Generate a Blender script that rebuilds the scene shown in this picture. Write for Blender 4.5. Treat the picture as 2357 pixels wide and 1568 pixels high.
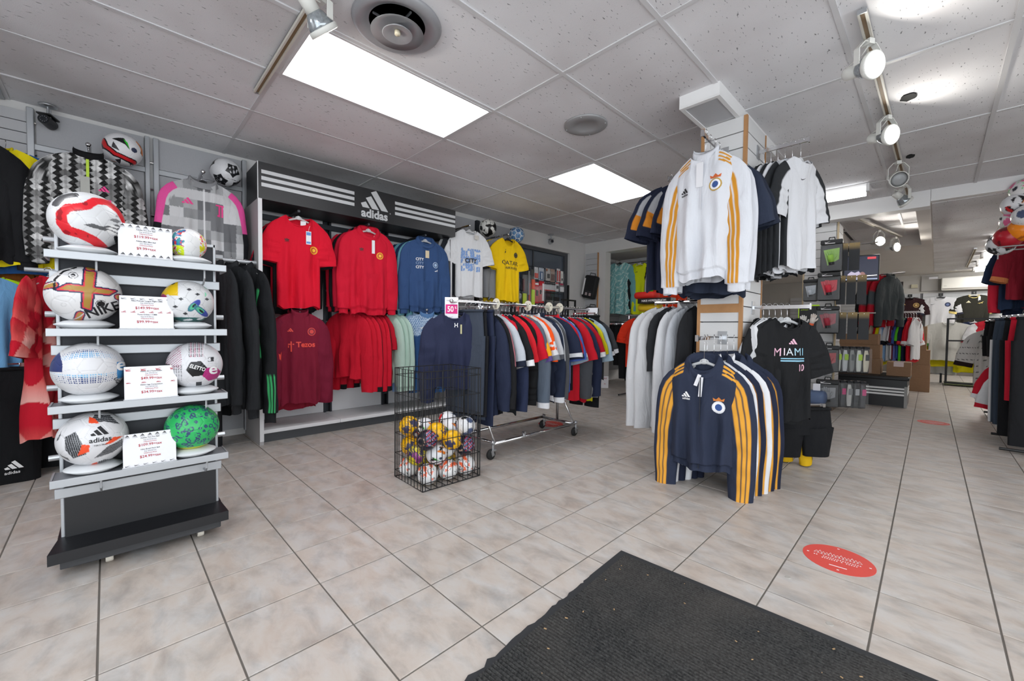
import bpy, bmesh, math, random
import numpy as np
from mathutils import Vector, Matrix
from mathutils.bvhtree import BVHTree

for o in list(bpy.data.objects): bpy.data.objects.remove(o, do_unlink=True)
SC = bpy.context.scene
C = SC.collection
PI = math.pi
def S(h):                                   # '#rrggbb' -> linear rgb
    h = h.lstrip('#')
    v = [int(h[i:i+2], 16)/255 for i in (0, 2, 4)]
    return tuple(c/12.92 if c <= .04045 else ((c+.055)/1.055)**2.4 for c in v)

# ------------------------------------------------------------------ camera
# room axes: +Y runs down the shop along the left wall, +X to the right, Z up (metres)
CAM_Z, CEIL = 1.01, 2.526
yaw, pitch, roll = 0.80, -0.0313, 0.0103
def look():
    cy, sy, cp, sp, cr, sr = math.cos(yaw), math.sin(yaw), math.cos(pitch), math.sin(pitch), math.cos(roll), math.sin(roll)
    Rt, Fw, Up = Vector((cy, sy, 0)), Vector((-sy, cy, 0)), Vector((0, 0, 1))
    F = Fw*cp + Up*sp
    Z = -Fw*sp + Up*cp
    X = Rt*cr + Z*sr
    U = -Rt*sr + Z*cr
    return Matrix(((X.x, U.x, -F.x, 0), (X.y, U.y, -F.y, 0), (X.z, U.z, -F.z, CAM_Z), (0, 0, 0, 1)))
cd = bpy.data.cameras.new('camera'); cam = bpy.data.objects.new('camera', cd); C.objects.link(cam)
cam.matrix_world = look()
cd.sensor_fit = 'HORIZONTAL'; cd.sensor_width = 36.0; cd.lens = 36.0*947.5/2357
cd.clip_start = .05; cd.clip_end = 100
SC.camera = cam

# ------------------------------------------------------------------ light and exposure
W = bpy.data.worlds.new('daylight'); SC.world = W; W.use_nodes = True
W.node_tree.nodes['Background'].inputs[0].default_value = (.90, .955, 1.0, 1)
W.node_tree.nodes['Background'].inputs[1].default_value = 3.25
SC.view_settings.view_transform = 'Standard'
SC.view_settings.look = 'None'
SC.view_settings.gamma = 1.0
SC.view_settings.use_curve_mapping = False
SC.view_settings.exposure = 0.0
TROFFER, SPOT, TUBE, TUBE_BACK = 7.5, 110.0, 7.0, 45.0      # emission of the ceiling panels, spot lamps and tubes
# ------------------------------------------------------------------ materials
MATS = {}
def mat(name, col='#888888', rough=.6, metal=0., kind=None, col2=None, scale=40., bump=0., spec=.5, emit=0., alpha=1., trans=0., ior=1.45):
    if name in MATS: return MATS[name]
    m = bpy.data.materials.new(name); m.use_nodes = True
    nt = m.node_tree; b = nt.nodes['Principled BSDF']; L = nt.links.new
    c = S(col)+(1,)
    b.inputs['Base Color'].default_value = c
    b.inputs['Roughness'].default_value = rough
    b.inputs['Metallic'].default_value = metal
    b.inputs['Specular IOR Level'].default_value = spec
    if alpha < 1: b.inputs['Alpha'].default_value = alpha
    if trans: b.inputs['Transmission Weight'].default_value = trans; b.inputs['IOR'].default_value = ior
    if emit:
        b.inputs['Emission Color'].default_value = c; b.inputs['Emission Strength'].default_value = emit
    if kind == 'attr':
        a = nt.nodes.new('ShaderNodeAttribute'); a.attribute_name = 'Col'
        L(a.outputs['Color'], b.inputs['Base Color'])
    if kind == 'noise':
        tc = nt.nodes.new('ShaderNodeTexCoord'); n = nt.nodes.new('ShaderNodeTexNoise'); n.inputs['Scale'].default_value = scale
        n.inputs['Detail'].default_value = 5
        mx = nt.nodes.new('ShaderNodeMix'); mx.data_type = 'RGBA'
        mx.inputs[6].default_value = c; mx.inputs[7].default_value = S(col2 or col)+(1,)
        L(tc.outputs['Object'], n.inputs['Vector']); L(n.outputs['Fac'], mx.inputs[0]); L(mx.outputs[2], b.inputs['Base Color'])
    if bump:
        tc = nt.nodes.new('ShaderNodeTexCoord'); n = nt.nodes.new('ShaderNodeTexNoise'); n.inputs['Scale'].default_value = scale*6
        n.inputs['Detail'].default_value = 3
        bp = nt.nodes.new('ShaderNodeBump'); bp.inputs['Strength'].default_value = bump; bp.inputs['Distance'].default_value = .004
        L(tc.outputs['Object'], n.inputs['Vector']); L(n.outputs['Fac'], bp.inputs['Height']); L(bp.outputs['Normal'], b.inputs['Normal'])
    MATS[name] = m
    return m
FAB = mat('fabric', '#888888', .85, kind='attr', bump=.25, scale=60, spec=.25)
_n = FAB.node_tree; _tc = _n.nodes.new('ShaderNodeTexCoord'); _mp = _n.nodes.new('ShaderNodeMapping'); _mp.inputs['Scale'].default_value = (1.5, 1.5, .55)
_w = _n.nodes.new('ShaderNodeTexNoise'); _w.inputs['Scale'].default_value = 7; _w.inputs['Detail'].default_value = 4; _w.inputs['Distortion'].default_value = 1.4       # soft creases
_b2 = _n.nodes.new('ShaderNodeBump'); _b2.inputs['Strength'].default_value = .55; _b2.inputs['Distance'].default_value = .022
_n.links.new(_tc.outputs['Object'], _mp.inputs[0]); _n.links.new(_mp.outputs[0], _w.inputs['Vector']); _n.links.new(_w.outputs['Fac'], _b2.inputs['Height'])
_b1 = [n for n in _n.nodes if n.type == 'BUMP' and n is not _b2][0]; _n.links.new(_b2.outputs[0], _b1.inputs['Normal'])
SHINY = mat('ball_skin', '#888888', .28, kind='attr', spec=.45)
PRINT = mat('printed', '#888888', .6, kind='attr', spec=.3)
CHROME = mat('chrome', '#d8d8da', .12, 1.)
STEEL = mat('brushed_steel', '#b9bcc0', .35, .9)
ALU = mat('anodised_aluminium', '#b4b7bb', .42, .55)
BLACKWIRE = mat('black_wire', '#1d1e20', .45, .3)
WHITEP = mat('white_laminate', '#dcdcde', .5)
GREYP = mat('grey_panel', '#b3b4b8', .6, kind='noise', col2='#a9aaae', scale=120)
BLACKP = mat('black_laminate', '#141518', .38, kind='noise', col2='#1b1c20', scale=200)
DARKM = mat('dark_steel', '#3c4046', .45, .5)
CLEAR = mat('clear_plastic', '#eef0f2', .15, alpha=.45, spec=.7)
BLKPL = mat('black_plastic', '#17181a', .45)
WHTPL = mat('white_plastic', '#ececec', .4)
RUBBER = mat('rubber', '#1a1a1b', .7)
CARD = mat('cardboard', '#9c7b5e', .85, kind='noise', col2='#8d6d52', scale=30)
PAPER = mat('white_paper', '#e9e9ee', .6)
BLACKINK = mat('black_ink', '#16171c', .6)
WHITEINK = mat('white_ink', '#eeeeee', .6)
REDINK = mat('red_ink', '#b01c2c', .6)
GREYINK = mat('grey_ink', '#777a80', .6)
WOOD = mat('wood_edge', '#b98a5c', .6, kind='noise', col2='#a97a4c', scale=25)

# ------------------------------------------------------------------ object helpers
def link(o, parent=None):
    C.objects.link(o)
    if parent is not None: o.parent = parent
    return o
def thing(name, label, cat, loc=(0, 0, 0), rz=0., group=None, rot=None):
    o = bpy.data.objects.new(name, None); C.objects.link(o)
    o.empty_display_size = .05
    o.location = loc; o.rotation_euler = rot if rot else (0, 0, rz)
    o['label'] = label; o['category'] = cat
    if group: o['group'] = group
    return o
def tag(o, label=None, cat=None, group=None, kind=None):
    if label: o['label'] = label
    if cat: o['category'] = cat
    if group: o['group'] = group
    if kind: o['kind'] = kind
    return o
def mesh_obj(name, V, F, m, parent=None, smooth=False, cols=None, loc=None, rot=None):
    me = bpy.data.meshes.new(name)
    me.from_pydata([tuple(map(float, v)) for v in V] if not isinstance(V, np.ndarray) else V.tolist(), [], F)
    if smooth: me.polygons.foreach_set('use_smooth', [True]*len(me.polygons))
    if cols is not None:
        a = me.color_attributes.new('Col', 'FLOAT_COLOR', 'POINT')
        cc = np.ones((len(V), 4), np.float32); cc[:, :3] = cols
        a.data.foreach_set('color', cc.ravel())
    me.materials.append(m); me.update()
    o = bpy.data.objects.new(name, me); link(o, parent)
    if loc is not None: o.location = loc
    if rot is not None: o.rotation_euler = rot
    return o
def place(o, loc=None, rot=None):
    if loc is not None: o.location = loc
    if rot is not None: o.rotation_euler = rot
    return o
def share(src, parent=None, loc=None, rot=None):
    o = src.copy(); link(o, parent)
    if parent is not None: o.parent = parent
    return place(o, loc, rot)
class MB:
    """collects simple solids into one mesh"""
    def __init__(s): s.V = []; s.F = []; s.sm = False
    def add(s, V, F):
        n = len(s.V); s.V += [tuple(v) for v in V]; s.F += [tuple(i+n for i in f) for f in F]; return s
    def box(s, x0, x1, y0, y1, z0, z1, bev=0.):
        if bev <= 0:
            V = [(x, y, z) for x in (x0, x1) for y in (y0, y1) for z in (z0, z1)]
            return s.add(V, [(0, 1, 3, 2), (4, 6, 7, 5), (0, 4, 5, 1), (2, 3, 7, 6), (0, 2, 6, 4), (1, 5, 7, 3)])
        bm = bmesh.new(); bmesh.ops.create_cube(bm, size=1)
        for v in bm.verts: v.co = ((x0+x1)/2+v.co.x*(x1-x0), (y0+y1)/2+v.co.y*(y1-y0), (z0+z1)/2+v.co.z*(z1-z0))
        bmesh.ops.bevel(bm, geom=list(bm.edges), offset=bev, segments=2, affect='EDGES', profile=.5)
        bm.verts.index_update(); s.add([v.co[:] for v in bm.verts], [[v.index for v in f.verts] for f in bm.faces]); bm.free()
        return s
    def obox(s, c, ax, ay, az):                   # oriented box: centre + three half-axis vectors
        c, ax, ay, az = map(Vector, (c, ax, ay, az))
        V = [c+ax*i+ay*j+az*k for i in (-1, 1) for j in (-1, 1) for k in (-1, 1)]
        return s.add([v[:] for v in V], [(0, 1, 3, 2), (4, 6, 7, 5), (0, 4, 5, 1), (2, 3, 7, 6), (0, 2, 6, 4), (1, 5, 7, 3)])
    def tube(s, pts, r, n=8, cap=True, closed=False):
        P = [Vector(p) for p in pts]; m = len(P); R = r if isinstance(r, (list, tuple)) else [r]*m
        V = []; up = Vector((0, 0, 1)); last = None
        for i, p in enumerate(P):
            if closed: d = P[(i+1) % m]-P[i-1]
            else: d = (P[min(i+1, m-1)]-P[max(i-1, 0)])
            d.normalize()
            if last is None:
                a = d.orthogonal().normalized() if abs(d.z) > .95 else d.cross(up).normalized()
            else:
                a = last-d*last.dot(d)
                a = a.normalized() if a.length > 1e-5 else d.orthogonal().normalized()
            last = a; b = d.cross(a)
            for k in range(n):
                t = 2*PI*k/n; V.append((p+(a*math.cos(t)+b*math.sin(t))*R[i])[:])
        F = []
        for i in range(m if closed else m-1):
            for k in range(n):
                j = (i+1) % m
                F.append((i*n+k, i*n+(k+1) % n, j*n+(k+1) % n, j*n+k))
        if cap and not closed:
            F.append(tuple(range(n))[::-1]); F.append(tuple((m-1)*n+k for k in range(n)))
        return s.add(V, F)
    def cyl(s, p0, p1, r, n=14, r1=None): return s.tube([p0, p1], [r, r if r1 is None else r1], n)
    def lathe(s, prof, n=24, c=(0, 0, 0), axis='z'):
        V = []; m = len(prof)
        for r, z in prof:
            for k in range(n):
                t = 2*PI*k/n; x, y = r*math.cos(t), r*math.sin(t)
                p = (x, y, z) if axis == 'z' else ((z, x, y) if axis == 'x' else (y, z, x))
                V.append((c[0]+p[0], c[1]+p[1], c[2]+p[2]))
        F = [(i*n+k, i*n+(k+1) % n, (i+1)*n+(k+1) % n, (i+1)*n+k) for i in range(m-1) for k in range(n)]
        if prof[0][0] > 1e-6: F.append(tuple(range(n))[::-1])
        if prof[-1][0] > 1e-6: F.append(tuple((m-1)*n+k for k in range(n)))
        return s.add(V, F)
    def sphere(s, c, r, n=16, sx=1, sy=1, sz=1):
        V = []; F = []; m = n//2
        for i in range(m+1):
            p = PI*i/m
            for k in range(n):
                t = 2*PI*k/n
                V.append((c[0]+r*sx*math.sin(p)*math.cos(t), c[1]+r*sy*math.sin(p)*math.sin(t), c[2]+r*sz*math.cos(p)))
        F = [(i*n+k, (i+1)*n+k, (i+1)*n+(k+1) % n, i*n+(k+1) % n) for i in range(m) for k in range(n)]
        return s.add(V, F)
    def poly(s, pts2, f, thick=0.):               # flat polygon through a 2D->3D map, optionally extruded by a vector
        V = [f(*p) for p in pts2]; n = len(V)
        if not thick: return s.add(V, [tuple(range(n))])
        V2 = [f(*p, thick) for p in pts2]
        return s.add(V+V2, [tuple(range(n))[::-1], tuple(range(n, 2*n))]+[(i, (i+1) % n, n+(i+1) % n, n+i) for i in range(n)])
    def build(s, name, m, parent=None, smooth=False, loc=None, rot=None):
        return mesh_obj(name, s.V, s.F, m, parent, smooth, None, loc, rot)
def box(name, x0, x1, y0, y1, z0, z1, m, parent=None, bev=0.):
    return MB().box(x0, x1, y0, y1, z0, z1, bev).build(name, m, parent)
def struct(o): o['kind'] = 'structure'; return o

# ------------------------------------------------------------------ lettering and marks
TXT = {}
def text_mesh(s, bold=0., align='CENTER', res=3):
    k = (s, bold, align)
    if k in TXT: return TXT[k]
    cu = bpy.data.curves.new('t', 'FONT'); cu.body = s; cu.size = 1; cu.align_x = align; cu.offset = bold; cu.resolution_u = res
    o = bpy.data.objects.new('t', cu); C.objects.link(o)
    me = o.to_mesh(); V = np.array([v.co[:2] for v in me.vertices]) if len(me.vertices) else np.zeros((0, 2)); F = [tuple(p.vertices) for p in me.polygons]
    o.to_mesh_clear(); bpy.data.objects.remove(o); bpy.data.curves.remove(cu)
    TXT[k] = (V, F); return TXT[k]
def refine(V, F, lim):
    """split long edges of a flat mesh so that it can follow a curved surface"""
    bm = bmesh.new(); vs = [bm.verts.new((p[0], p[1], 0)) for p in V]
    for f_ in F:
        try: bm.faces.new([vs[i] for i in f_])
        except ValueError: pass
    bm.normal_update(); bmesh.ops.triangulate(bm, faces=bm.faces[:])
    for _ in range(5):
        es = [e for e in bm.edges if e.calc_length() > lim]
        if not es: break
        bmesh.ops.subdivide_edges(bm, edges=es, cuts=1); bmesh.ops.triangulate(bm, faces=bm.faces[:])
    bm.verts.index_update(); V2 = [(v.co.x, v.co.y) for v in bm.verts]; F2 = [tuple(v.index for v in f_.verts) for f_ in bm.faces]; bm.free()
    return V2, F2
def lettering(s, h, f, name, m, parent, bold=.01, align='CENTER', maxw=None, at=(0, 0), rot=0., sx=1., lim=None):
    """text of cap height h mapped by f(u, v) onto a surface"""
    V, F = text_mesh(s, bold, align)
    if not len(V): return None
    V = V.copy()*h/.7; V[:, 0] *= sx
    w = V[:, 0].max()-V[:, 0].min()
    if maxw and w > maxw: V[:, 0] *= maxw/w
    c, q = math.cos(rot), math.sin(rot)
    if lim: V, F = refine(V, F, lim)
    P = [f(at[0]+x*c-y*q, at[1]+x*q+y*c) for x, y in V]
    return mesh_obj(name, P, F, m, parent)
def adidas_bars(w):                                     # three slanted bars rising to the right, origin bottom centre
    out = []
    for k, h in enumerate((.30, .62, .95)):
        b0, b1 = -.5+.36*k, -.5+.36*k+.27
        sl = .50; cut = .14
        if k == 0: out.append([(b0+.0, 0), (b1, 0), (b1-sl*h, h), (b0-sl*h*.55+.02, h*.62)])
        else: out.append([(b0, 0), (b1, 0), (b1-sl*h, h), (b0-sl*(h-cut), h-cut)])
    return [[(x*w, z*w*.72) for x, z in p] for p in out]
def ellipse(cx, cz, rx, rz, n=20): return [(cx+rx*math.cos(2*PI*i/n), cz+rz*math.sin(2*PI*i/n)) for i in range(n)]
def swoosh(w):
    top = [(-.5, .10), (-.42, -.02), (-.32, -.06), (-.15, -.02), (.1, .06), (.5, .22)]
    bot = [(.5, .22), (.1, -.02), (-.15, -.13), (-.3, -.18), (-.44, -.15), (-.52, -.02)]
    return [[(x*w, z*w) for x, z in bot+top[:-1][::-1][::-1]]]
def swoosh_quads(w):
    top = [(-.50, .14), (-.44, .0), (-.34, -.05), (-.18, -.03), (.08, .05), (.5, .22)]
    bot = [(-.51, .10), (-.50, -.08), (-.38, -.17), (-.2, -.15), (.08, -.03), (.5, .215)]
    return [[(a[0]*w, a[1]*w), (b[0]*w, b[1]*w), (d[0]*w, d[1]*w), (c[0]*w, c[1]*w)] for a, b, c, d in zip(bot[:-1], bot[1:], top[:-1], top[1:])]
def trefoil(w):
    out = []
    for a in (-.75, 0, .75):
        c, q = math.cos(a), math.sin(a)
        pts = [(.0, .0), (.16, .25), (.14, .45), (0, .62), (-.14, .45), (-.16, .25)]
        out.append([((x*c+z*q)*w, (-x*q+z*c)*w) for x, z in pts])
    out.append([(-.4*w, -.12*w), (.4*w, -.12*w), (.4*w, -.03*w), (-.4*w, -.03*w)])
    return out
def leap_cat(w):
    p = [(-.5, -.1), (-.3, -.02), (-.1, .05), (.15, .12), (.35, .3), (.5, .34), (.46, .24), (.36, .16), (.3, 0), (.34, -.16), (.28, -.16), (.2, -.02), (-.02, -.06), (-.14, -.22), (-.2, -.2), (-.14, -.08), (-.34, -.1)]
    return [[(x*w, z*w) for x, z in p]]
def marks(polys, f, name, m, parent, at=(0, 0), rot=0., lim=.014):
    b = MB(); c, q = math.cos(rot), math.sin(rot)
    for p in polys:
        if lim and max(max(abs(a[0]-b_[0]), abs(a[1]-b_[1])) for a in p for b_ in p) > lim:
            V2, F2 = refine(p, [tuple(range(len(p)))], lim); b.add([f(at[0]+x*c-z*q, at[1]+x*q+z*c) for x, z in V2], F2)
        else: b.add([f(at[0]+x*c-z*q, at[1]+x*q+z*c) for x, z in p], [tuple(range(len(p)))])
    return b.build(name, m, parent)
# ------------------------------------------------------------------ floor
def floor_mats():
    m = mat('ceramic_tile', '#cfc6bc', .38, spec=.35); nt = m.node_tree; b = nt.nodes['Principled BSDF']; L = nt.links.new
    g = nt.nodes.new('ShaderNodeNewGeometry'); oi = nt.nodes.new('ShaderNodeObjectInfo')
    add = nt.nodes.new('ShaderNodeVectorMath'); add.operation = 'MULTIPLY_ADD'
    comb = nt.nodes.new('ShaderNodeCombineXYZ'); L(oi.outputs['Random'], comb.inputs[0]); L(oi.outputs['Random'], comb.inputs[1])
    add.inputs[1].default_value = (1, 1, 1)
    sc = nt.nodes.new('ShaderNodeVectorMath'); sc.operation = 'SCALE'; sc.inputs['Scale'].default_value = 37.
    L(comb.outputs[0], sc.inputs[0]); L(g.outputs['Position'], add.inputs[0]); L(sc.outputs[0], add.inputs[2])
    mp = nt.nodes.new('ShaderNodeMapping'); mp.inputs['Scale'].default_value = (1.0, 1.75, 1); mp.inputs['Rotation'].default_value = (0, 0, .85)
    L(add.outputs[0], mp.inputs['Vector'])
    n1 = nt.nodes.new('ShaderNodeTexNoise'); n1.inputs['Scale'].default_value = 5.5; n1.inputs['Detail'].default_value = 9; n1.inputs['Roughness'].default_value = .62; n1.inputs['Distortion'].default_value = .45
    n2 = nt.nodes.new('ShaderNodeTexNoise'); n2.inputs['Scale'].default_value = 6.5; n2.inputs['Detail'].default_value = 9; n2.inputs['Roughness'].default_value = .6; n2.inputs['Distortion'].default_value = .35
    L(mp.outputs[0], n1.inputs['Vector']); L(mp.outputs[0], n2.inputs['Vector'])
    r1 = nt.nodes.new('ShaderNodeValToRGB'); e = r1.color_ramp.elements
    e[0].position, e[0].color = .30, S('#b3a69b')+(1,); e[1].position, e[1].color = .72, S('#bfbdbb')+(1,)
    x = r1.color_ramp.elements.new(.47); x.color = S('#bbb2aa')+(1,)
    r2 = nt.nodes.new('ShaderNodeValToRGB'); e = r2.color_ramp.elements
    e[0].position, e[0].color = .30, S('#8f9092')+(1,); e[1].position, e[1].color = .55, (1, 1, 1, 1)
    mx = nt.nodes.new('ShaderNodeMix'); mx.data_type = 'RGBA'; mx.blend_type = 'MULTIPLY'; mx.inputs[0].default_value = .42
    L(n1.outputs['Fac'], r1.inputs[0]); L(n2.outputs['Fac'], r2.inputs[0]); L(r1.outputs[0], mx.inputs[6]); L(r2.outputs[0], mx.inputs[7]); L(mx.outputs[2], b.inputs['Base Color'])
    bp = nt.nodes.new('ShaderNodeBump'); bp.inputs['Strength'].default_value = .12; bp.inputs['Distance'].default_value = .004
    L(n2.outputs['Fac'], bp.inputs['Height']); L(bp.outputs[0], b.inputs['Normal'])
    return m
TILEM = floor_mats()
GROUT = mat('grout', '#6a655f', .9)
floor = struct(box('floor', -6.0, 3.2, -1.6, 15.2, -.05, -.004, GROUT))
TS = 1.01/3.2807
fang = .80-.7929
fc, fs = math.cos(fang), math.sin(fang)
def tile_box(bm, g=.0028, t=.0):
    h = TS/2-g
    bm.add([(-h, -h, -.012), (h, -h, -.012), (h, h, -.012), (-h, h, -.012), (-h, -h, -.0012), (h, -h, -.0012), (h, h, -.0012), (-h, h, -.0012),
            (-h+.0014, -h+.0014, 0), (h-.0014, -h+.0014, 0), (h-.0014, h-.0014, 0), (-h+.0014, h-.0014, 0)],
           [(0, 1, 5, 4), (1, 2, 6, 5), (2, 3, 7, 6), (3, 0, 4, 7), (4, 5, 9, 8), (5, 6, 10, 9), (6, 7, 11, 10), (7, 4, 8, 11), (8, 9, 10, 11)])
cells = []
for s in range(-6, 45):
    for l in range(-12, 18):
        px, py = -(l+2.3575+.5)*TS, (s+3.89+.5)*TS
        x, y = px*fc-py*fs, px*fs+py*fc
        if not (-4.6 < x < 2.3 and -1.4 < y < 14.4): continue
        d = y*math.cos(yaw)-x*math.sin(yaw)              # distance ahead of the lens
        lat = x*math.cos(yaw)+y*math.sin(yaw)
        vis = d > .75 and abs(lat) < d*1.26+.25
        cells.append((0 if vis else 1, d if vis else 99, x, y))
cells.sort()
proto = MB(); tile_box(proto); tm = None
rest = MB()
for i, (v, d, x, y) in enumerate(cells):
    if i < 300 and v == 0:
        if tm is None:
            o = proto.build('tile', TILEM, floor); tm = o
        else: o = share(tm, floor)
        o.location = (x, y, 0); o.rotation_euler = (0, 0, fang)
    else:
        q = MB(); tile_box(q)
        rest.add([(x+a*fc-b*fs, y+a*fs+b*fc, c) for a, b, c in q.V], q.F)
tag(rest.build('floor_tiling', TILEM, floor), kind='stuff')

# ------------------------------------------------------------------ ceiling
def ceil_mat():
    m = mat('mineral_fibre_tile', '#c9c9cc', .9, spec=.15); nt = m.node_tree; b = nt.nodes['Principled BSDF']; L = nt.links.new
    g = nt.nodes.new('ShaderNodeNewGeometry')
    mp = nt.nodes.new('ShaderNodeMapping'); mp.inputs['Scale'].default_value = (1, .30, 1); mp.inputs['Rotation'].default_value = (0, 0, .6); L(g.outputs['Position'], mp.inputs['Vector'])
    n = nt.nodes.new('ShaderNodeTexNoise'); n.inputs['Scale'].default_value = 105; n.inputs['Detail'].default_value = 2; L(mp.outputs[0], n.inputs['Vector'])
    r = nt.nodes.new('ShaderNodeValToRGB'); e = r.color_ramp.elements
    e[0].position, e[0].color = .278, S('#8c8d90')+(1,); e[1].position, e[1].color = .322, S('#e6e6e9')+(1,)
    n3 = nt.nodes.new('ShaderNodeTexNoise'); n3.inputs['Scale'].default_value = 1.1; n3.inputs['Detail'].default_value = 3; L(g.outputs['Position'], n3.inputs['Vector'])
    r3 = nt.nodes.new('ShaderNodeValToRGB'); e = r3.color_ramp.elements
    e[0].position, e[0].color = .35, S('#e6e3e2')+(1,); e[1].position, e[1].color = .6, (1, 1, 1, 1)
    mx = nt.nodes.new('ShaderNodeMix'); mx.data_type = 'RGBA'; mx.blend_type = 'MULTIPLY'; mx.inputs[0].default_value = 1
    L(n.outputs['Fac'], r.inputs[0]); L(n3.outputs['Fac'], r3.inputs[0]); L(r.outputs[0], mx.inputs[6]); L(r3.outputs[0], mx.inputs[7]); L(mx.outputs[2], b.inputs['Base Color'])
    n2 = nt.nodes.new('ShaderNodeTexNoise'); n2.inputs['Scale'].default_value = 260; L(g.outputs['Position'], n2.inputs['Vector'])
    ad = nt.nodes.new('ShaderNodeMath'); ad.operation = 'MULTIPLY_ADD'; ad.inputs[1].default_value = .4; L(n2.outputs['Fac'], ad.inputs[0]); L(r.outputs[0], ad.inputs[2])
    bp = nt.nodes.new('ShaderNodeBump'); bp.inputs['Strength'].default_value = .45; bp.inputs['Distance'].default_value = .004
    L(ad.outputs[0], bp.inputs['Height']); L(bp.outputs[0], b.inputs['Normal'])
    return m
CTILE = ceil_mat()
TBAR = mat('ceiling_grid_white', '#d2d2d4', .5)
WALLW = mat('white_wall_paint', '#e0dfdd', .75, kind='noise', col2='#d8d7d6', scale=6)
FRAMEW = mat('white_trim', '#e9e9e9', .5)
ceiling = struct(box('ceiling', -6.0, 3.2, -1.6, 9.3, CEIL+.022, CEIL+.06, mat('plenum', '#55565a', .95)))
PX, PY = .6096, 1.2192
gx0, gy0 = -2.8165, .7302
LIGHTCELLS = {(0, 0), (0, 2), (6, 0), (6, 2), (3, -2), (0, -2)}     # (column, row) cells that hold lamp panels
def cell_xy(c, r): return gx0+PX*(c+.5), gy0+PY*(r+.5)
tl = None
rng = random.Random(4)
NC = range(-3, 10)
ptile = MB(); ptile.box(-PX/2+.012, PX/2-.012, -PY/2+.012, PY/2-.012, -.0035, .012)
for c in NC:
    for r in range(-2, 7):
        if r > 4 and not (-1.1 < gx0+PX*(c+.5) < .1): continue
        if (c, r) in LIGHTCELLS: continue
        x, y = cell_xy(c, r)
        z = CEIL+.009+rng.uniform(-.0015, .001)
        if c == -1 and r == 0: z -= .002
        if tl is None: o = ptile.build('ceiling_tile', CTILE, ceiling); tl = o
        else: o = share(tl, ceiling)
        o.location = (x, y, z); o.rotation_euler = (rng.uniform(-.003, .003), rng.uniform(-.004, .004), 0)
run = MB().box(-.012, .012, -3.0, 8.5, 0, .03).build('main_runner', TBAR, ceiling)
run.location = (gx0+PX*-3, gy0, CEIL-.001)
for c in range(-2, 11): share(run, ceiling, (gx0+PX*c, gy0, CEIL-.001))
ct = MB().box(-PX/2+.012, PX/2-.012, -.012, .012, 0, .03).build('cross_tee', TBAR, ceiling)
first = True
for c in NC:
    for r in range(-2, 8):
        q = ct if first else share(ct, ceiling); first = False
        q.location = (gx0+PX*(c+.5), gy0+PY*r, CEIL)
# fascia across the shop and the lower ceilings behind it
fa = struct(box('trim_1', -4.45, -.085, 6.30, 6.47, 2.36, 2.60, FRAMEW))
fb = struct(box('trim_2', -.082, 3.0, 6.30, 6.40, 2.408, 2.60, FRAMEW))
bk = MB(); bk.box(-4.45, -1.05, 6.47, 9.25, 2.36, 2.40); bk.box(-.2, -.085, 6.47, 9.25, 2.36, 2.62); bk.box(-1.05, -.2, 9.0, 9.25, 2.36, 2.62); bk.box(-1.08, -1.05, 6.47, 9.0, 2.36, 2.62)
BACKC = mat('back_ceiling_paint', '#dedad6', .85, kind='noise', col2='#d2cdc8', scale=3)
struct(bk.build('bulkhead', BACKC))
cb = struct(box('back_ceiling', -4.45, 3.0, 9.25, 14.6, 2.412, 2.46, BACKC)); 
struct(box('back_ceiling_side', -.085, 3.0, 6.40, 9.25, 2.412, 2.46, BACKC))
bt = None
for i in range(6):
    for j in range(7):
        x, y = -.08+.61*i+.305, 6.42+1.22*j+.6
        if y > 14.1: continue
        if i == 1 and j in (2, 3, 4, 5): continue
        if bt is None: bt = MB().box(-.298, .298, -.6, .6, -.006, .004).build('ceiling_tile', CTILE, cb); o = bt
        else: o = share(bt, cb)
        o.location = (x, y, 2.412)

# ------------------------------------------------------------------ walls
WX = -4.45
wl = MB(); wl.box(WX-.12, WX, -1.6, 4.30, 0, 2.6); wl.box(WX-.12, WX, 5.70, 6.30, 0, 2.6); wl.box(WX-.12, WX, 4.30, 5.70, 2.30, 2.6); wl.box(WX-.12, WX, 4.30, 5.70, 0, .55)
wall_left = struct(wl.build('wall_left', WALLW))
struct(box('wall_left_back', WX-.12, WX, 6.3, 14.6, 0, 2.6, WALLW))
wb = MB().box(-4.45, 3.0, 14.3, 14.45, 0, 2.6)
wall_back = struct(wb.build('wall_back', mat('grey_wall', '#b9b6b2', .8)))
struct(box('wall_front_unseen', -4.57, -1.35, -1.72, -1.6, 0, 2.6, WALLW))  # unseen wall, added to keep daylight off the left side
struct(box('wall_right', 2.6, 2.72, 2.5, 14.45, 0, 2.6, WALLW))
struct(box('baseboard_back', -4.3, 2.6, 14.1, 14.3, 0, .30, mat('dark_plinth', '#6e6862', .7)))
# stub wall closing the front shop at the end of the left wall, with its header
st = MB(); st.box(-4.45, -4.02, 6.14, 6.30, 0, 2.6); st.box(-4.02, -1.3, 6.14, 6.30, 2.335, 2.6)
struct(st.build('wall_end', WALLW))
# window in the left wall
win = struct(box('window_1', WX-.10, WX-.09, 4.30, 5.70, .55, 2.30, mat('dark_glass', '#59636f', .10, spec=.8)))
fr = mat('window_frame_grey', '#4a4d52', .5)
def part(name, x0, x1, y0, y1, z0, z1, m, p, bev=0.): return box(name, x0, x1, y0, y1, z0, z1, m, p, bev)
part('window_frame', WX-.09, WX-.05, 4.30, 5.70, 2.25, 2.30, fr, win); part('window_frame', WX-.09, WX-.05, 4.30, 4.34, .55, 2.25, fr, win)
part('window_frame', WX-.09, WX-.05, 5.62, 5.70, .55, 2.25, fr, win); part('mullion', WX-.09, WX-.07, 4.84, 4.86, .55, 2.25, fr, win)
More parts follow.
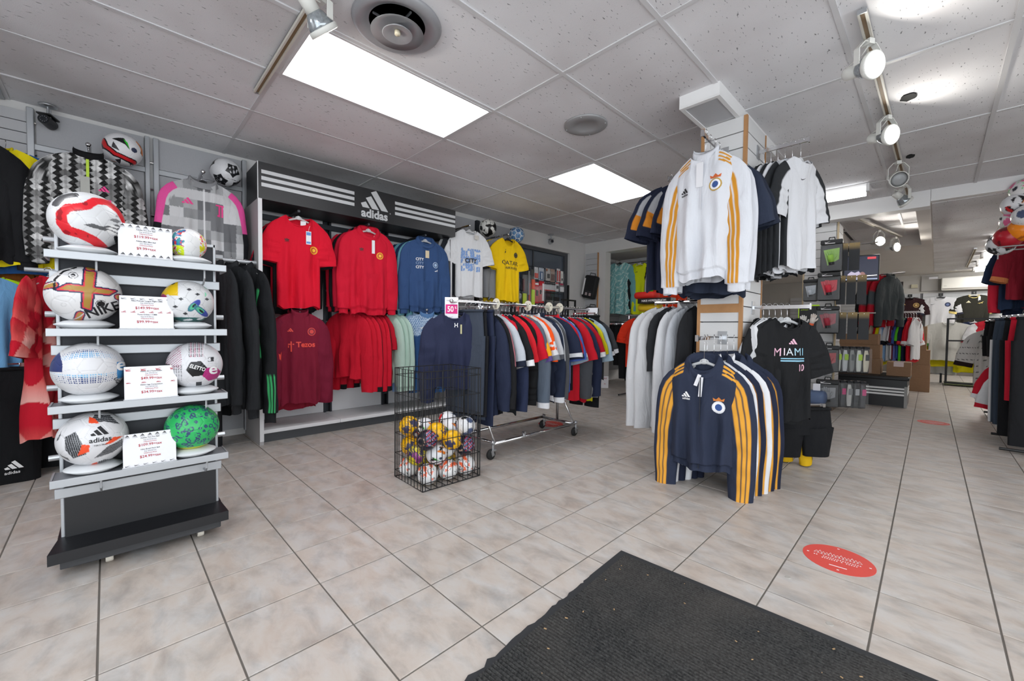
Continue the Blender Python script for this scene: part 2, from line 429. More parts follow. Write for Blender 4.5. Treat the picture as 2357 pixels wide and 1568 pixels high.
# slatted wall boards
SLAT = mat('slatwall_white', '#d6d6d6', .55)
SLATG = mat('slatwall_grey', '#bfc0c3', .6)
GROOVE = mat('groove_grey', '#6c6d70', .8)  # backing board, a darker grey than the slats
def slats(parent, axis, a0, a1, face, dirn, z0, z1, n, m=SLAT, gap=.006, th=.018):
    """horizontal slats: axis 'y' = board in the x=face plane, axis 'x' = board in the y=face plane; dirn = outward sign"""
    pitch_ = (z1-z0)/n; first = None
    f0, f1 = face, face+dirn*th
    lo, hi = min(f0, f1), max(f0, f1)
    for i in range(n):
        if first is None:
            b = MB()
            L = a1-a0
            if axis == 'y': b.box(lo-face, hi-face, 0, L, gap, pitch_)
            else: b.box(0, L, lo-face, hi-face, gap, pitch_)
            first = b.build('slat', m, parent); o = first
        else: o = share(first, parent)
        o.location = (face, a0, z0+i*pitch_) if axis == 'y' else (a0, face, z0+i*pitch_)
sl = struct(box('slatwall_board', WX, WX+.006, -1.6, -.405, 0, 2.475, GROOVE)); slats(sl, 'y', -1.6, -.405, WX+.006, 1, 0.05, 2.47, 32, SLATG)
sl = struct(box('slatwall_end', -4.42, -4.165, 6.13, 6.14, .3, 2.34, GROOVE)); slats(sl, 'x', -4.42, -4.165, 6.13, -1, .3, 2.34, 20, SLATG)
box('edge_strip', -4.165, -4.155, 6.105, 6.14, .3, 2.34, WOOD, sl)
sl = struct(box('slatwall_back', -3.0, 2.6, 14.28, 14.3, .35, 1.95, GROOVE)); slats(sl, 'x', -3.0, -.30, 14.28, -1, .35, 1.95, 17, SLATG); slats(sl, 'x', -.25, 2.6, 14.28, -1, .35, 1.95, 17, SLATG)
# ------------------------------------------------------------------ lamp panels in the ceiling grid
GLOW = mat('lit_diffuser', '#fbfcff', .5, emit=TROFFER)
tp = {(0, 0): 'long lit ceiling panel beside the round air diffuser', (0, 2): 'lit ceiling panel beyond the round ceiling speaker', (6, 0): 'lit ceiling panel above the shop entrance on the right', (6, 2): 'lit ceiling panel over the right-hand racks',
      (3, -2): 'lit ceiling panel behind the door mat', (0, -2): 'lit ceiling panel over the left shop front'}
for (c, r), lab in tp.items():
    x, y = cell_xy(c, r); t = thing('ceiling_light_panel', lab, 'ceiling light', (x, y, CEIL), 0, 'recessed ceiling light panels')
    a, b = PX/2-.012, PY/2-.012
    MB().box(-a, -a+.016, -b, b, -.004, .02).box(a-.016, a, -b, b, -.004, .02).box(-a+.016, a-.016, -b, -b+.016, -.004, .02).box(-a+.016, a-.016, b-.016, b, -.004, .02).build('frame', TBAR, t)
    MB().box(-a+.016, a-.016, -b+.016, b-.016, .004, .01).build('diffuser', GLOW, t)
# air diffuser
VM = mat('diffuser_metal', '#b5b6ba', .5, .3, kind='noise', col2='#8f9094', scale=5)
v = thing('air_diffuser', 'round grey air diffuser with three cones in ceiling', 'air vent', (-1.93, 1.05, CEIL))
def cone(r0, r1, z0, z1, name): MB().lathe([(r0, z0), (r1, z1), (r1+.003, z1-.004), (r0+.004, z0-.003)], 40).build(name, VM, v, True)
MB().lathe([(.135, -.001), (.150, -.006), (.185, -.026), (.212, -.012), (.218, 0), (.212, .004)], 44).build('outer_cone', VM, v, True)
cone(.075, .126, -.014, -.040, 'middle_cone'); MB().lathe([(0, -.030), (.03, -.032), (.070, -.052), (.074, -.050), (.05, -.03), (0, -.022)], 36).build('inner_cone', VM, v, True)
MB().lathe([(0, -.032), (.014, -.032), (.015, -.048), (.012, -.052), (0, -.052)], 16).build('centre_knob', mat('cream_knob', '#d8cfb6', .5), v, True)
MB().box(-.13, .13, -.004, .004, -.012, -.004).box(-.004, .004, -.13, .13, -.012, -.004).build('spider', STEEL, v); MB().lathe([(0, -.0015), (.152, -.0015)], 30).build('dark_throat', mat('duct_dark', '#101114', .8), v)
sp = thing('ceiling_speaker', 'round grey ceiling speaker with dark mesh centre', 'speaker', (-1.87, 2.56, CEIL))
MB().lathe([(.078, -.005), (.082, -.008), (.150, -.008), (.160, -.003), (.160, .004)], 40).build('bezel', mat('speaker_grey', '#a3a4a6', .5, .2), sp, True); MB().lathe([(0, -.004), (.08, -.004)], 32).build('mesh', mat('speaker_mesh', '#55565a', .8), sp)
for k in range(4): a = k*PI/2+.4; MB().sphere((.145*math.cos(a), .145*math.sin(a), -.0085), .004, 8).build('screw', STEEL, sp)
# tracks and spot lamps
TRK = mat('track_cream', '#cfccc2', .5); TRKG = mat('track_groove', '#8d7558', .6)
def track(label, p0, p1):
    t = thing('lighting_track', label, 'light track', p0); d = Vector(p1)-Vector(p0); L = d.length
    t.rotation_euler = (0, 0, math.atan2(d.y, d.x))
    MB().box(0, L, -.018, -.009, -.022, 0).box(0, L, .009, .018, -.022, 0).box(0, L, -.018, .018, -.003, 0).build('channel', TRK, t); MB().box(0, L, -.009, .009, -.012, -.003).build('conductor_strip', TRKG, t)
    MB().box(-.006, 0, -.018, .018, -.022, 0).build('end_cap', STEEL, t)
track('cream lighting track above the left wall jackets', (-3.09, .69, CEIL-.004), (-1.2, .69, CEIL-.004))
track('long cream lighting track running down the right of the shop', (-.287, 2.55, CEIL-.004), (-.26, 6.28, CEIL-.004))
track('cream lighting track inside the raised ceiling bay', (-.75, 6.9, CEIL-.05), (-.42, 8.7, CEIL-.05))
track('unlit cream track near the back strip lights', (.41, 10.2, 2.40), (.41, 13.1, 2.40))
LAMPW = mat('lamp_housing', '#d9d9d4', .45); GLASS = mat('lamp_reflector', '#c3c9cc', .12, .6, kind='noise', col2='#6d747a', scale=90)
LAMPON = mat('lamp_lit', '#fffaf0', .4, emit=SPOT); LAMPOFF = mat('lamp_unlit', '#8e9092', .25)
def spot(label, at, d, lit=True, yoke=.15, s=1.):
    t = thing('spot_lamp', label, 'spot lamp', at, 0, 'track spot lamps'); d = Vector(d).normalized()
    sd = d.cross(Vector((0, 0, 1))).normalized()
    MB().obox((0, 0, -.03), sd*.016, sd.cross(Vector((0, 0, 1)))*.02, (0, 0, .014)).build('track_adapter', LAMPW, t)
    c = Vector((0, 0, -yoke-.02))
    w = .072*s
    P = [c+sd*w*k for k in (-1, 1)]
    b = MB()
    prev = [c-sd*w, c-sd*w+Vector((0, 0, yoke*.62)), c-sd*w*.5+Vector((0, 0, yoke*.92)), c+sd*w*.5+Vector((0, 0, yoke*.92)), c+sd*w+Vector((0, 0, yoke*.62)), c+sd*w]
    ax = d if abs(d.z) < .5 else Vector((d.x, d.y, 0)).normalized()
    V = []; th = .0025
    n = sd.cross(Vector((0, 0, 1))).normalized()
    for p in prev: V += [(p-n*.014)[:], (p+n*.014)[:]]
    b.add(V, [(2*i, 2*i+1, 2*i+3, 2*i+2) for i in range(5)])
    o = b.build('yoke', LAMPW, t); md = o.modifiers.new('s', 'SOLIDIFY'); md.thickness = .004
    R = Vector((0, 0, 1)).rotation_difference(d).to_euler()
    MB().lathe([(0, -.115), (.030, -.112), (.033, -.105), (.033, -.045), (0, -.04)], 20).build('socket', LAMPW, t, True, c, R)
    MB().lathe([(.028, -.05), (.040, -.035), (.056, .0), (.061, .022)], 28).build('reflector', GLASS, t, True, c, R)
    MB().lathe([(.064, .014), (.066, .018), (.066, .036), (.061, .038), (.061, .02)], 32).build('rim', LAMPW, t, True, c, R)
    MB().lathe([(0, .034), (.035, .032), (.060, .026)], 32).build('lens', LAMPON if lit else LAMPOFF, t, True, c, R)
    MB().tube([(0, 0, -.045), (c-d*.03+Vector((0, 0, .07)))[:], (c-d*.12+Vector((0, 0, .03)))[:], (c-d*.12)[:]], .003, 6).build('cord', LAMPW, t)
spot('spot lamp with glass reflector on the left track', (-1.97, .69, CEIL-.02), (-.15, .55, -.55), True, .12)
spot('lit spot lamp at the near end of long track', (-.284, 2.78, CEIL-.02), (.80, -.50, -.22), True, .13)
spot('lit spot lamp second along the long track', (-.278, 3.84, CEIL-.02), (.80, -.52, -.20), True, .13)
spot('unlit spot lamp third along the long track', (-.273, 4.92, CEIL-.02), (.35, -.8, -.35), False)
spot('unlit spot lamp at far end of long track turned away', (-.268, 5.75, CEIL-.02), (.55, .45, -.6), False)
spot('lit spot lamp near end of raised ceiling bay', (-.60, 7.7, CEIL-.09), (.55, -.7, -.04), True); spot('lit spot lamp far end of raised ceiling bay', (-.47, 8.4, CEIL-.09), (.75, -.5, -.04), True)
# strip light with two tubes
TUBEM = mat('lit_tube', '#fdfeff', .4, emit=TUBE); TUBEB = mat('lit_tube_back', '#fdfbf6', .4, emit=TUBE_BACK)
def strip(label, x0, x1, y, z, w=.13, group=None):
    t = thing('strip_light', label, 'ceiling light', ((x0+x1)/2, y, z), 0, group); h = (x1-x0)/2
    MB().add([(-h, -w, 0), (-h, w, 0), (-h, w*.55, -.05), (-h, -w*.55, -.05), (h, -w, 0), (h, w, 0), (h, w*.55, -.05), (h, -w*.55, -.05)], [(0, 1, 2, 3), (7, 6, 5, 4), (1, 5, 6, 2), (3, 2, 6, 7), (0, 3, 7, 4), (0, 4, 5, 1)]).build('housing', WHTPL, t)
    for s in (-1, 1): MB().cyl((-h+.03, s*w*.62, -.062), (h-.03, s*w*.62, -.062), .019, 14).build('tube', TUBEB if group else TUBEM, t, True)
    for s in (-1, 1): MB().box(s*h-.012, s*h+.012, -w, w, -.085, 0).build('end_plate', WHTPL, t)
strip('twin tube strip light hanging behind the white t-shirts', -1.75, -.53, 5.68, CEIL)
for y, lab in ((9.25, 'strip light first behind the white fascia'), (11.0, 'strip light second behind the white fascia'), (12.2, 'strip light third behind the white fascia'), (13.35, 'strip light closest to the back wall')): strip(lab, .52, 1.75, y, 2.405, .15, 'back room strip lights')
strip('unseen twin tube strip light added to brighten the goalkeeper corner behind the column', -3.2, -2.0, 8.0, 2.36)  # hidden lamp, added to lift the dim goalkeeper corner
# soffit box above the column
sf = struct(MB().box(-1.215, -.965, 2.685, 3.95, 2.455, CEIL+.01).build('soffit_box', FRAMEW)); 
MB().box(-1.19, -.99, 2.715, 3.05, 2.4535, 2.4545).build('inset_panel', mat('inset_grey', '#b9babd', .7), sf)
for a in ((-1.215, -1.19, 2.685, 3.95), (-.99, -.965, 2.685, 3.95), (-1.19, -.99, 2.685, 2.715)): box('frame_strip', a[0], a[1], a[2], a[3], 2.447, 2.456, FRAMEW, sf)
# broken patches in the tiles beside the track
HOLE = mat('hole_dark', '#17181a', .95)
for cx, cy, rx, ry in ((-.17, 3.72, .045, .055), (-.20, 4.98, .03, .05)):
    r = random.Random(int(cx*999)); pts = [(cx+rx*math.cos(2*PI*k/14)*r.uniform(.75, 1.15), cy+ry*math.sin(2*PI*k/14)*r.uniform(.75, 1.15)) for k in range(14)]
    MB().add([(x, y, CEIL-.0012) for x, y in pts]+[(x, y, CEIL+.01) for x, y in pts], [tuple(range(14))[::-1]]+[(i, (i+1) % 14, 14+(i+1) % 14, 14+i) for i in range(14)]).build('tile_break', HOLE, ceiling)

# ------------------------------------------------------------------ door mat, floor stickers
MATC = mat('ribbed_carpet', '#2b2c2d', .95)
nt = MATC.node_tree; bs_ = nt.nodes['Principled BSDF']; L = nt.links.new
tc = nt.nodes.new('ShaderNodeTexCoord'); n1 = nt.nodes.new('ShaderNodeTexNoise'); n1.inputs['Scale'].default_value = 160; n1.inputs['Detail'].default_value = 4
n2 = nt.nodes.new('ShaderNodeTexNoise'); n2.inputs['Scale'].default_value = 3.2; n2.inputs['Detail'].default_value = 6
r1 = nt.nodes.new('ShaderNodeValToRGB'); e = r1.color_ramp.elements; e[0].position, e[0].color = .35, S('#131415')+(1,); e[1].position, e[1].color = .75, S('#454544')+(1,)
r2 = nt.nodes.new('ShaderNodeValToRGB'); e = r2.color_ramp.elements; e[0].position, e[0].color = .4, (0, 0, 0, 1); e[1].position, e[1].color = .8, (.3, .3, .3, 1)
mx = nt.nodes.new('ShaderNodeMix'); mx.data_type = 'RGBA'; mx.inputs[7].default_value = S('#5c5650')+(1,)
L(tc.outputs['Object'], n1.inputs['Vector']); L(tc.outputs['Object'], n2.inputs['Vector']); L(n1.outputs['Fac'], r1.inputs[0]); L(n2.outputs['Fac'], r2.inputs[0]); L(r2.outputs[0], mx.inputs[0]); L(r1.outputs[0], mx.inputs[6]); L(mx.outputs[2], bs_.inputs['Base Color'])
mt = thing('door_mat', 'worn dark grey ribbed door mat with torn rubber edge', 'door mat', (-.965, 1.641, 0), .052)
RUB = mat('mat_rubber', '#26282b', .75)
r = random.Random(3); edge = [(0.0, 0.0), (0, -.26)]
y = -.26
while y > -1.9:
    y -= r.uniform(.008, .03); tear = .010+.022*max(0, math.sin(y*5.3+1)) if y < -.30 else .004
    edge.append((r.uniform(0, 1)*tear, y))
outl = edge+[(1.5, -1.9), (1.5, 0)]
V = [(x, y, 0) for x, y in outl]+[(x, y, .006) for x, y in outl]; n = len(outl)
MB().add(V, [tuple(range(n, 2*n))[::-1]]+[(i, (i+1) % n, n+(i+1) % n, n+i)[::-1] for i in range(n)]).build('rubber_border', RUB, mt)
cp = MB(); y = -.028; k = 0
V = []; F = []
while y > -1.88:                                          # ribbed pile, each rib a low ridge
    V += [(.032, y, .0065), (1.47, y, .0065), (.032, y-.004, .0115), (1.47, y-.004, .0115), (.032, y-.0085, .0115), (1.47, y-.0085, .0115)]; b0 = 6*k
    F += [(b0, b0+1, b0+3, b0+2), (b0+2, b0+3, b0+5, b0+4)]
    if k: F.append((b0-2, b0-1, b0+1, b0))
    y -= .0125; k += 1
cp.add(V, F); tag(cp.build('ribbed_pile', MATC, mt), kind='stuff')
db = MB(); r = random.Random(9)
for k in range(46):
    x, y = r.uniform(.05, 1.3), -r.uniform(.05, 1.2); s = r.uniform(.0015, .005); a = r.uniform(0, 3)
    db.obox((x, y, .0125), (s*math.cos(a), s*math.sin(a), 0), (-s*.4*math.sin(a), s*.4*math.cos(a), 0), (0, 0, .0008))
tag(db.build('leaf_litter', mat('litter', '#b0916a', .9), mt), kind='stuff')
STK = mat('sticker_red', '#d4483f', .55)
def sticker(label, c, r0, rz, detail=True):
    t = thing('floor_sticker', label, 'floor sticker', (c[0], c[1], 0), rz, 'red round floor stickers')
    MB().lathe([(0, .0012), (r0, .0012), (r0, 0)], 40).build('disc', STK, t)
    if not detail: return
    f = lambda u, v: (u, v, .002)
    b = MB()
    for i in range(13):
        u = -.078+.0126*i; h = .022+.006*((i*5) % 3); z0 = .012-.004*((i*7) % 3)*.5
        for p0, p1 in (((u-.009, z0), (u, z0+h)), ((u, z0+h), (u+.009, z0)), ((u-.009, z0), (u+.009, z0))):
            d = Vector((p1[0]-p0[0], p1[1]-p0[1], 0)).normalized(); nn = Vector((-d.y, d.x, 0))*.0008
            b.add([(p0[0]+nn.x, p0[1]+nn.y, .002), (p1[0]+nn.x, p1[1]+nn.y, .002), (p1[0]-nn.x, p1[1]-nn.y, .002), (p0[0]-nn.x, p0[1]-nn.y, .002)], [(0, 1, 2, 3)])
    b.build('peak_line_print', WHITEINK, t)
    b = MB(); r = random.Random(2)
    for v, n in ((-.012, 20), (-.027, 17)):
        for i in range(n):
            u = -n*.0042+i*.0084
            if r.random() > .15: b.box(u-.0026, u+.0022, v, v+.0055, .0016, .002)
    b.box(-.03, .03, -.078, -.073, .0016, .002)
    for u, v in ((0, .108), (0, -.105), (.108, 0), (-.108, 0)): b.box(u-.004, u+.004, v-.003, v+.003, .0016, .002)
    tag(b.build('small_print', WHITEINK, t), kind='stuff')
sticker('red round floor sticker with white peaks beside the door mat', (-.272, 2.287), .128, .12)
sticker('red round floor sticker in the aisle before the black bench', (.007, 6.55), .13, 0)
sticker('red round floor sticker under the rolling clothes rack', (-2.80, 3.30), .13, 0)
for i, p in enumerate(((-.393, 1.97), (-.226, 1.76))):
    o = MB().lathe([(0, .002), (.010, .002), (.0115, .0)], 20).build('floor_plug', mat('plug_grey', '#a7a39d', .5), None); o.location = (p[0], p[1], 0); tag(o, ['small round floor plug nearer the red sticker', 'small round floor plug nearer the mat edge'][i], 'floor plug')
# ------------------------------------------------------------------ garments on hangers
# local frame: origin = top of the hook on the rail, +X along the shoulders, -Y = front, Z up
def A(h): return np.array(S(h), np.float32)
def solid(h):
    c = A(h)
    return lambda P: np.tile(c, (len(P['x']), 1))
def smooth01(x): x = np.clip(x, 0, 1); return x*x*(3-2*x)
class Gm: pass
def body_grid(Wd, Ln, nw, nd, drop, depth, folds, seed, nx, nz, rib, flare, z0, vneck=False, sway=0.):
    r = np.random.RandomState(seed); ph = r.rand(6)*6.28
    V = []; P = dict(x=[], z=[], t=[], a=[], front=[], d=[])
    k0 = 17 if nz > 100 else 5
    folds = folds*2.1
    tt = np.concatenate([np.linspace(0, .12, k0)[:-1], np.linspace(.12, 1, nz-k0+1)])
    hw0 = Wd/2
    for t in tt:
        a = np.linspace(0, 2*PI, nx, endpoint=False)+1e-4
        c, s = np.cos(a), np.sin(a)
        fr = s > 0
        hwt = hw0*(1-.05*smooth01(t/.3)+flare*t)
        if rib and t > .93: hwt *= .93
        xn = np.sign(c)*np.abs(c)**.8
        x = hwt*xn
        ax = np.abs(xn)*hw0
        zs = -z0-drop*np.clip((ax-nw)/(hw0-nw), 0, 1)**1.4
        inn = ax < nw
        q = np.sqrt(np.clip(1-(ax/nw)**2, 0, 1)) if not vneck else np.clip(1-ax/nw, 0, 1)
        zs = zs-np.where(inn, np.where(fr, nd*q, .012*q), 0)
        zh = -z0-Ln+.012*np.sin(3*a+ph[0])+.006*np.sin(7*a+ph[1])
        z = zs+(zh-zs)*t
        dt = np.where(inn, .042, .012)
        k = smooth01(t/.16)
        dd = dt*(1-k)+k*depth*(.75+.25*t)*(1 if not (rib and t > .93) else .75)
        y = -np.sign(s)*dd*np.abs(s)**.55
        F = folds*(.15+.85*smooth01((t-.1)/.7))
        w = F*(np.sin(x*38+ph[2]+2.2*t)+.6*np.sin(x*71+ph[3]-1.5*t)+.8*np.sin(x*17+ph[4]+3*t)*np.sin(6*t+ph[5])+.45*np.sin(np.abs(x)*30-16*t+ph[0])*(1-t))
        y = y-np.where(fr, 1, -1)*w*np.minimum(1, 3*(1-np.abs(xn)))
        y = y+sway*t
        V.append(np.stack([x, y, z], 1))
        P['x'].append(x); P['z'].append(z); P['t'].append(np.full(nx, t)); P['a'].append(a); P['front'].append(fr); P['d'].append(zs-z)
    m = len(tt)
    F = [(i*nx+k, (i+1)*nx+k, (i+1)*nx+(k+1) % nx, i*nx+(k+1) % nx) for i in range(m-1) for k in range(nx)]
    return np.concatenate(V), F, {k: np.concatenate(v) for k, v in P.items()}
def sleeve_grid(side, Wd, drop, z0, Ln, r0, r1, longs, seed, na, nt, lean=0., bend=None, cuff=False):
    r = np.random.RandomState(seed+side*7+50); ph = r.rand(5)*6.28
    m0, m1 = (66, 78) if not longs else (78, 89)
    if bend is not None: m0, m1 = bend
    m0, m1 = math.radians(m0), math.radians(m1)
    p = np.array([Wd/2-.062, 0, -z0-drop-.075]); V = []; P = dict(x=[], z=[], t=[], a=[])
    tc_ = .93 if longs else .86
    tt = np.sort(np.concatenate([np.linspace(0, .12, 5)[:-1], np.linspace(.12, Ln+.05, nt), np.array([tc_-.004, tc_+.004])*(Ln+.05)])); nt = len(tt); last = 0.
    for i, sd in enumerate(tt):
        t = sd/(Ln+.05); ds = sd-last; last = sd
        an = math.radians(30)+(m0-math.radians(30))*smooth01(sd/.12)+(m1-m0)*smooth01((sd-.12)/(Ln*.6))
        d = np.array([math.cos(an), 0, -math.sin(an)])
        if i: p = p+d*ds+np.array([0, lean*ds, 0])
        pr = np.array([math.sin(an), 0, math.cos(an)])
        b = np.linspace(0, 2*PI, na, endpoint=False)
        R = r0+(r1-r0)*(t**.85 if longs else t)
        mn = (.022+.016*smooth01(t/.3)) if longs else (.022+.012*t)
        if cuff and t > .934: R *= .74; mn *= .8
        wr = 1+(.16*np.sin(9*t+ph[0]+2*b)+.10*np.sin(23*t+ph[3]+b)+.07*np.sin(41*t+ph[4]-2*b))*smooth01(t/.2)
        q = p+np.outer(np.cos(b)*R*(1+.03*np.sin(14*t+ph[1])), pr)+np.outer(np.sin(b)*mn*wr, [0, 1, 0])
        if i == nt-1: q[:, 2] += .004*np.sin(2*b+ph[2])
        q[:, 0] *= side
        V.append(q); P['x'].append(q[:, 0]); P['z'].append(q[:, 2]); P['t'].append(np.full(na, t)); P['a'].append(b)
    F = [(i*na+k, (i+1)*na+k, (i+1)*na+(k+1) % na, i*na+(k+1) % na)[::side] for i in range(nt-1) for k in range(na)]
    return np.concatenate(V), F, {k: np.concatenate(v) for k, v in P.items()}
HOOK = {}
def hanger(loc, rz, label, clear=True, group='garment hangers', w=.4, dz=0.):
    t = thing('hanger', label, 'hanger', loc, rz, group)
    k = ('h', clear, round(w, 2), round(dz, 3))
    if k not in HOOK:
        h = MB(); pts = [(0, 0, -.075-dz), (0, 0, -.042), (.008, 0, -.034), (.017, 0, -.022), (.018, 0, -.008), (.010, 0, .004), (-.004, 0, .006), (-.015, 0, -.003), (-.018, 0, -.014)]
        h.tube([(0, p[0], p[2]) for p in pts], .0019, 6)
        o1 = h.build('hook', CHROME, t, True)
        b = MB(); q = []
        n = 14
        hw = w/2
        for i in range(n+1):
            u = -1+2*i/n; q.append((u*hw, 0, -.072-dz-.062*abs(u)**1.3))
        b.tube(q, [.006+.004*(1-abs(-1+2*i/n)) for i in range(n+1)], 8)
        b.box(-.012, .012, -.006, .006, -.085-dz, -.052-dz, .003)
        b.tube([(x_, 0, z_-dz) for x_, z_ in ((-.028, -.085), (-.020, -.062), (-.006, -.055), (.006, -.055), (.020, -.062), (.028, -.085))], .005, 6)
        o2 = b.build('shoulder_bar', CLEAR if clear else BLKPL, t, True)
        HOOK[k] = (o1, o2)
    else:
        for o in HOOK[k]: share(o, t)
    return t
def front_map(V, F, off=.003):
    bv = BVHTree.FromPolygons([tuple(v) for v in V.tolist()], F)
    def f(x, z):
        h = bv.ray_cast(Vector((x, -1, z)), Vector((0, 1, 0)))
        if h[0] is None:
            n = bv.find_nearest(Vector((x, -.06, z))); p = n[0]
            return (x, p.y-off, z)
        return (x, h[0].y-off, z)
    return f
def garment(label, loc, rz, col='#888888', cat='shirt', name='t_shirt', sleeves='short', Wd=.50, Ln=.68, collar='crew', ccol=None, nw=.085, nd=.07, drop=.055, depth=.035,
            folds=.008, seed=0, hi=1, rib=False, flare=0., paint=None, spaint=None, slen=None, z0=.062, clear=True, hang=True, vneck=False, r0=.098, r1=None, lean=0., bend=None,
            group=None, hlabel=None, bottom=None, cuffcol=None, sway=0., scol=None, hgroup='garment hangers'):
    g = Gm(); t = thing(name, label, cat, loc, rz, group); g.t = t; Wd *= .87
    nx, nz = {0: (24, 10), 1: (48, 20), 2: (104, 60), 3: (150, 110), 4: (280, 210)}[hi]
    V, F, P = body_grid(Wd, Ln, nw, nd, drop, depth, folds, seed, nx, nz, rib, flare, z0, vneck, sway)
    pf = paint or solid(col)
    g.b = mesh_obj('body', V, F, FAB, t, True, pf(P)); g.V, g.F = V, F
    if sleeves:
        longs = sleeves == 'long'
        L = slen or (.60 if longs else .24)
        na, nt = (14, 9 if not longs else 16) if hi <= 1 else ((56, 14 if not longs else 40) if hi == 2 else (72, 60))
        if hi == 2 and not longs: nt = 34
        if hi == 4: na, nt = 110, 130
        if hi == 0: na, nt = 10, (5 if not longs else 9)
        rr1 = r1 or (.048 if longs else .085)
        for s in (1, -1):
            b = bend[0 if s == 1 else 1] if bend and isinstance(bend[0], tuple) else bend
            SV, SF, SP = sleeve_grid(s, Wd, drop, z0, L, r0, rr1, longs, seed, na, nt, lean, b, bool(rib and longs))
            SP['side'] = s
            base = (spaint or solid(scol or col))(SP)
            if cuffcol: base[SP['t'] > (.93 if longs else .86)] = A(cuffcol)
            mesh_obj('sleeve', SV, SF, FAB, t, True, base)
    cc = ccol or col
    loop = []
    N = 28 if hi else 14
    for i in range(N):
        a = 2*PI*i/N; x = nw*math.cos(a); s_ = math.sin(a)
        dq = abs(s_) if not vneck else 1-abs(math.cos(a))
        z = -z0-(nd*dq if s_ > 0 else .012*dq)
        loop.append((x, -.040*s_ if abs(s_) > .02 else 0, z))
    if collar == 'crew':
        b = MB().tube(loop, .0075, 6, closed=True); cm = b
    elif collar == 'stand':
        b = MB(); m = len(loop); hgt = .045
        Vc = []; 
        for rr, up in ((1.0, -.004), (1.02, hgt*.6), (.96, hgt), (.9, hgt*.8), (.88, 0)):
            Vc += [(p[0]*rr, p[1]*rr, p[2]+up) for p in loop]
        b.add(Vc, [(i*m+k, i*m+(k+1) % m, (i+1)*m+(k+1) % m, (i+1)*m+k) for i in range(4) for k in range(m)])
    elif collar == 'hood':
        b = MB(); m = len(loop); Vc = []; prof = ((.97, -.012, 0), (.93, 0, .7), (1.04, 0, 1.), (1.22, -.004, .78), (1.40, -.012, .12), (1.36, -.03, -.25))
        for rr, dz_, k_ in prof:
            for i_, p_ in enumerate(loop):
                s_ = math.sin(2*PI*i_/N); hh = .030-.022*s_ if s_ > 0 else .030-.035*s_
                vd = .035*max(0, s_)**3
                rq = 1+(rr-1)*(1.0 if s_ < .3 else 1.0-.45*s_)
                Vc.append((p_[0]*rq, p_[1]*rq*(1.25 if s_ < 0 else 1.1)-.004, p_[2]+dz_+hh*k_-vd*(1 if rr < 1.1 else .5)))
        b.add(Vc, [(i*m+k, i*m+(k+1) % m, (i+1)*m+(k+1) % m, (i+1)*m+k) for i in range(5) for k in range(m)])
        b.sphere((0, .052, -z0-.05), .085, 16, 1.2, .40, .9)
    elif collar == 'polo':
        b = MB(); m = len(loop); Vc = []
        for rr, up in ((1.0, .0), (.98, .03), (1.12, .026), (1.3, -.022)):
            Vc += [(p[0]*rr, p[1]*rr-.002, p[2]+up) for p in loop]
        b.add(Vc, [(i*m+k, i*m+(k+1) % m, (i+1)*m+(k+1) % m, (i+1)*m+k) for i in range(3) for k in range(m)])
    if collar:
        cols = np.tile(A(cc), (len(b.V), 1)); mesh_obj('hood' if collar == 'hood' else 'collar', b.V, b.F, FAB, t, True, cols)
    if hang: hanger(loc, rz, hlabel or ('%s hanger holding the %s' % ('clear plastic' if clear else 'black plastic', ' '.join(label.split()[:9]))), clear, hgroup, min(.42, Wd*.84), z0-.062)
    g.dz = .062-z0
    if hi >= 1: fm_ = front_map(V, F); g.f = lambda x, z: fm_(x, z+g.dz)
    return g
def g_text(g, s, h, at, m, name='lettering', bold=.012, maxw=None, rot=0., sx=1.): return lettering(s, h, g.f, name, m, g.b, bold, 'CENTER', maxw, at, rot, sx, .016)
def g_mark(g, polys, at, m, name='logo', rot=0.): return marks(polys, g.f, name, m, g.b, at, rot)
INK = {}
def ink(h): 
    if h not in INK: INK[h] = mat('ink_'+h.strip('#'), h, .6)
    return INK[h]
def crest(g, at, r, layers, name='crest'):
    for k, (h, q) in enumerate(layers):
        f0 = g.f
        f = lambda x, z, k=k: (lambda p: (p[0], p[1]-.0008*k, p[2]))(f0(x, z))
        marks([ellipse(0, 0, r*q, r*q*1.05, 16)], f, name if k == 0 else 'crest_ring', ink(h), g.b, at)
def swing_tag(g, at, w, h, m=PAPER, name='swing_tag', print_col=None):
    p = g.f(*at); at = (at[0], at[1]+g.dz); b = MB().box(at[0]-w/2, at[0]+w/2, p[1]-.006, p[1]-.004, at[1]-h, at[1])
    o = b.build(name, m, g.t)
    MB().tube([(at[0], p[1]-.004, at[1]), (at[0]+.004, p[1]-.003, at[1]+.03), (at[0]+.012, p[1]+.0, at[1]+.05)], .0012, 5).build('tag_cord', WHITEINK, o)
    if print_col:
        MB().box(at[0]-w*.42, at[0]+w*.42, p[1]-.0066, p[1]-.006, at[1]-h*.93, at[1]-h*.78).box(at[0]-w*.42, at[0]+w*.42, p[1]-.0066, p[1]-.006, at[1]-h*.3, at[1]-h*.06).build('tag_print', ink(print_col), o)
    return o
def stripe_sleeve(base, stripe, a0=.0, w=.16, gap=.34, t0=0., t1=.94, n=3):
    B, T = A(base), A(stripe)
    def f(P):
        c = np.tile(B, (len(P['x']), 1))
        a = np.arctan2(np.sin(P['a']), np.cos(P['a']))
        for k in range(n):
            ctr = a0+(k-(n-1)/2)*gap*-1
            c[(np.abs(a-ctr) < w) & (P['t'] > t0) & (P['t'] < t1)] = T
        return c
    return f
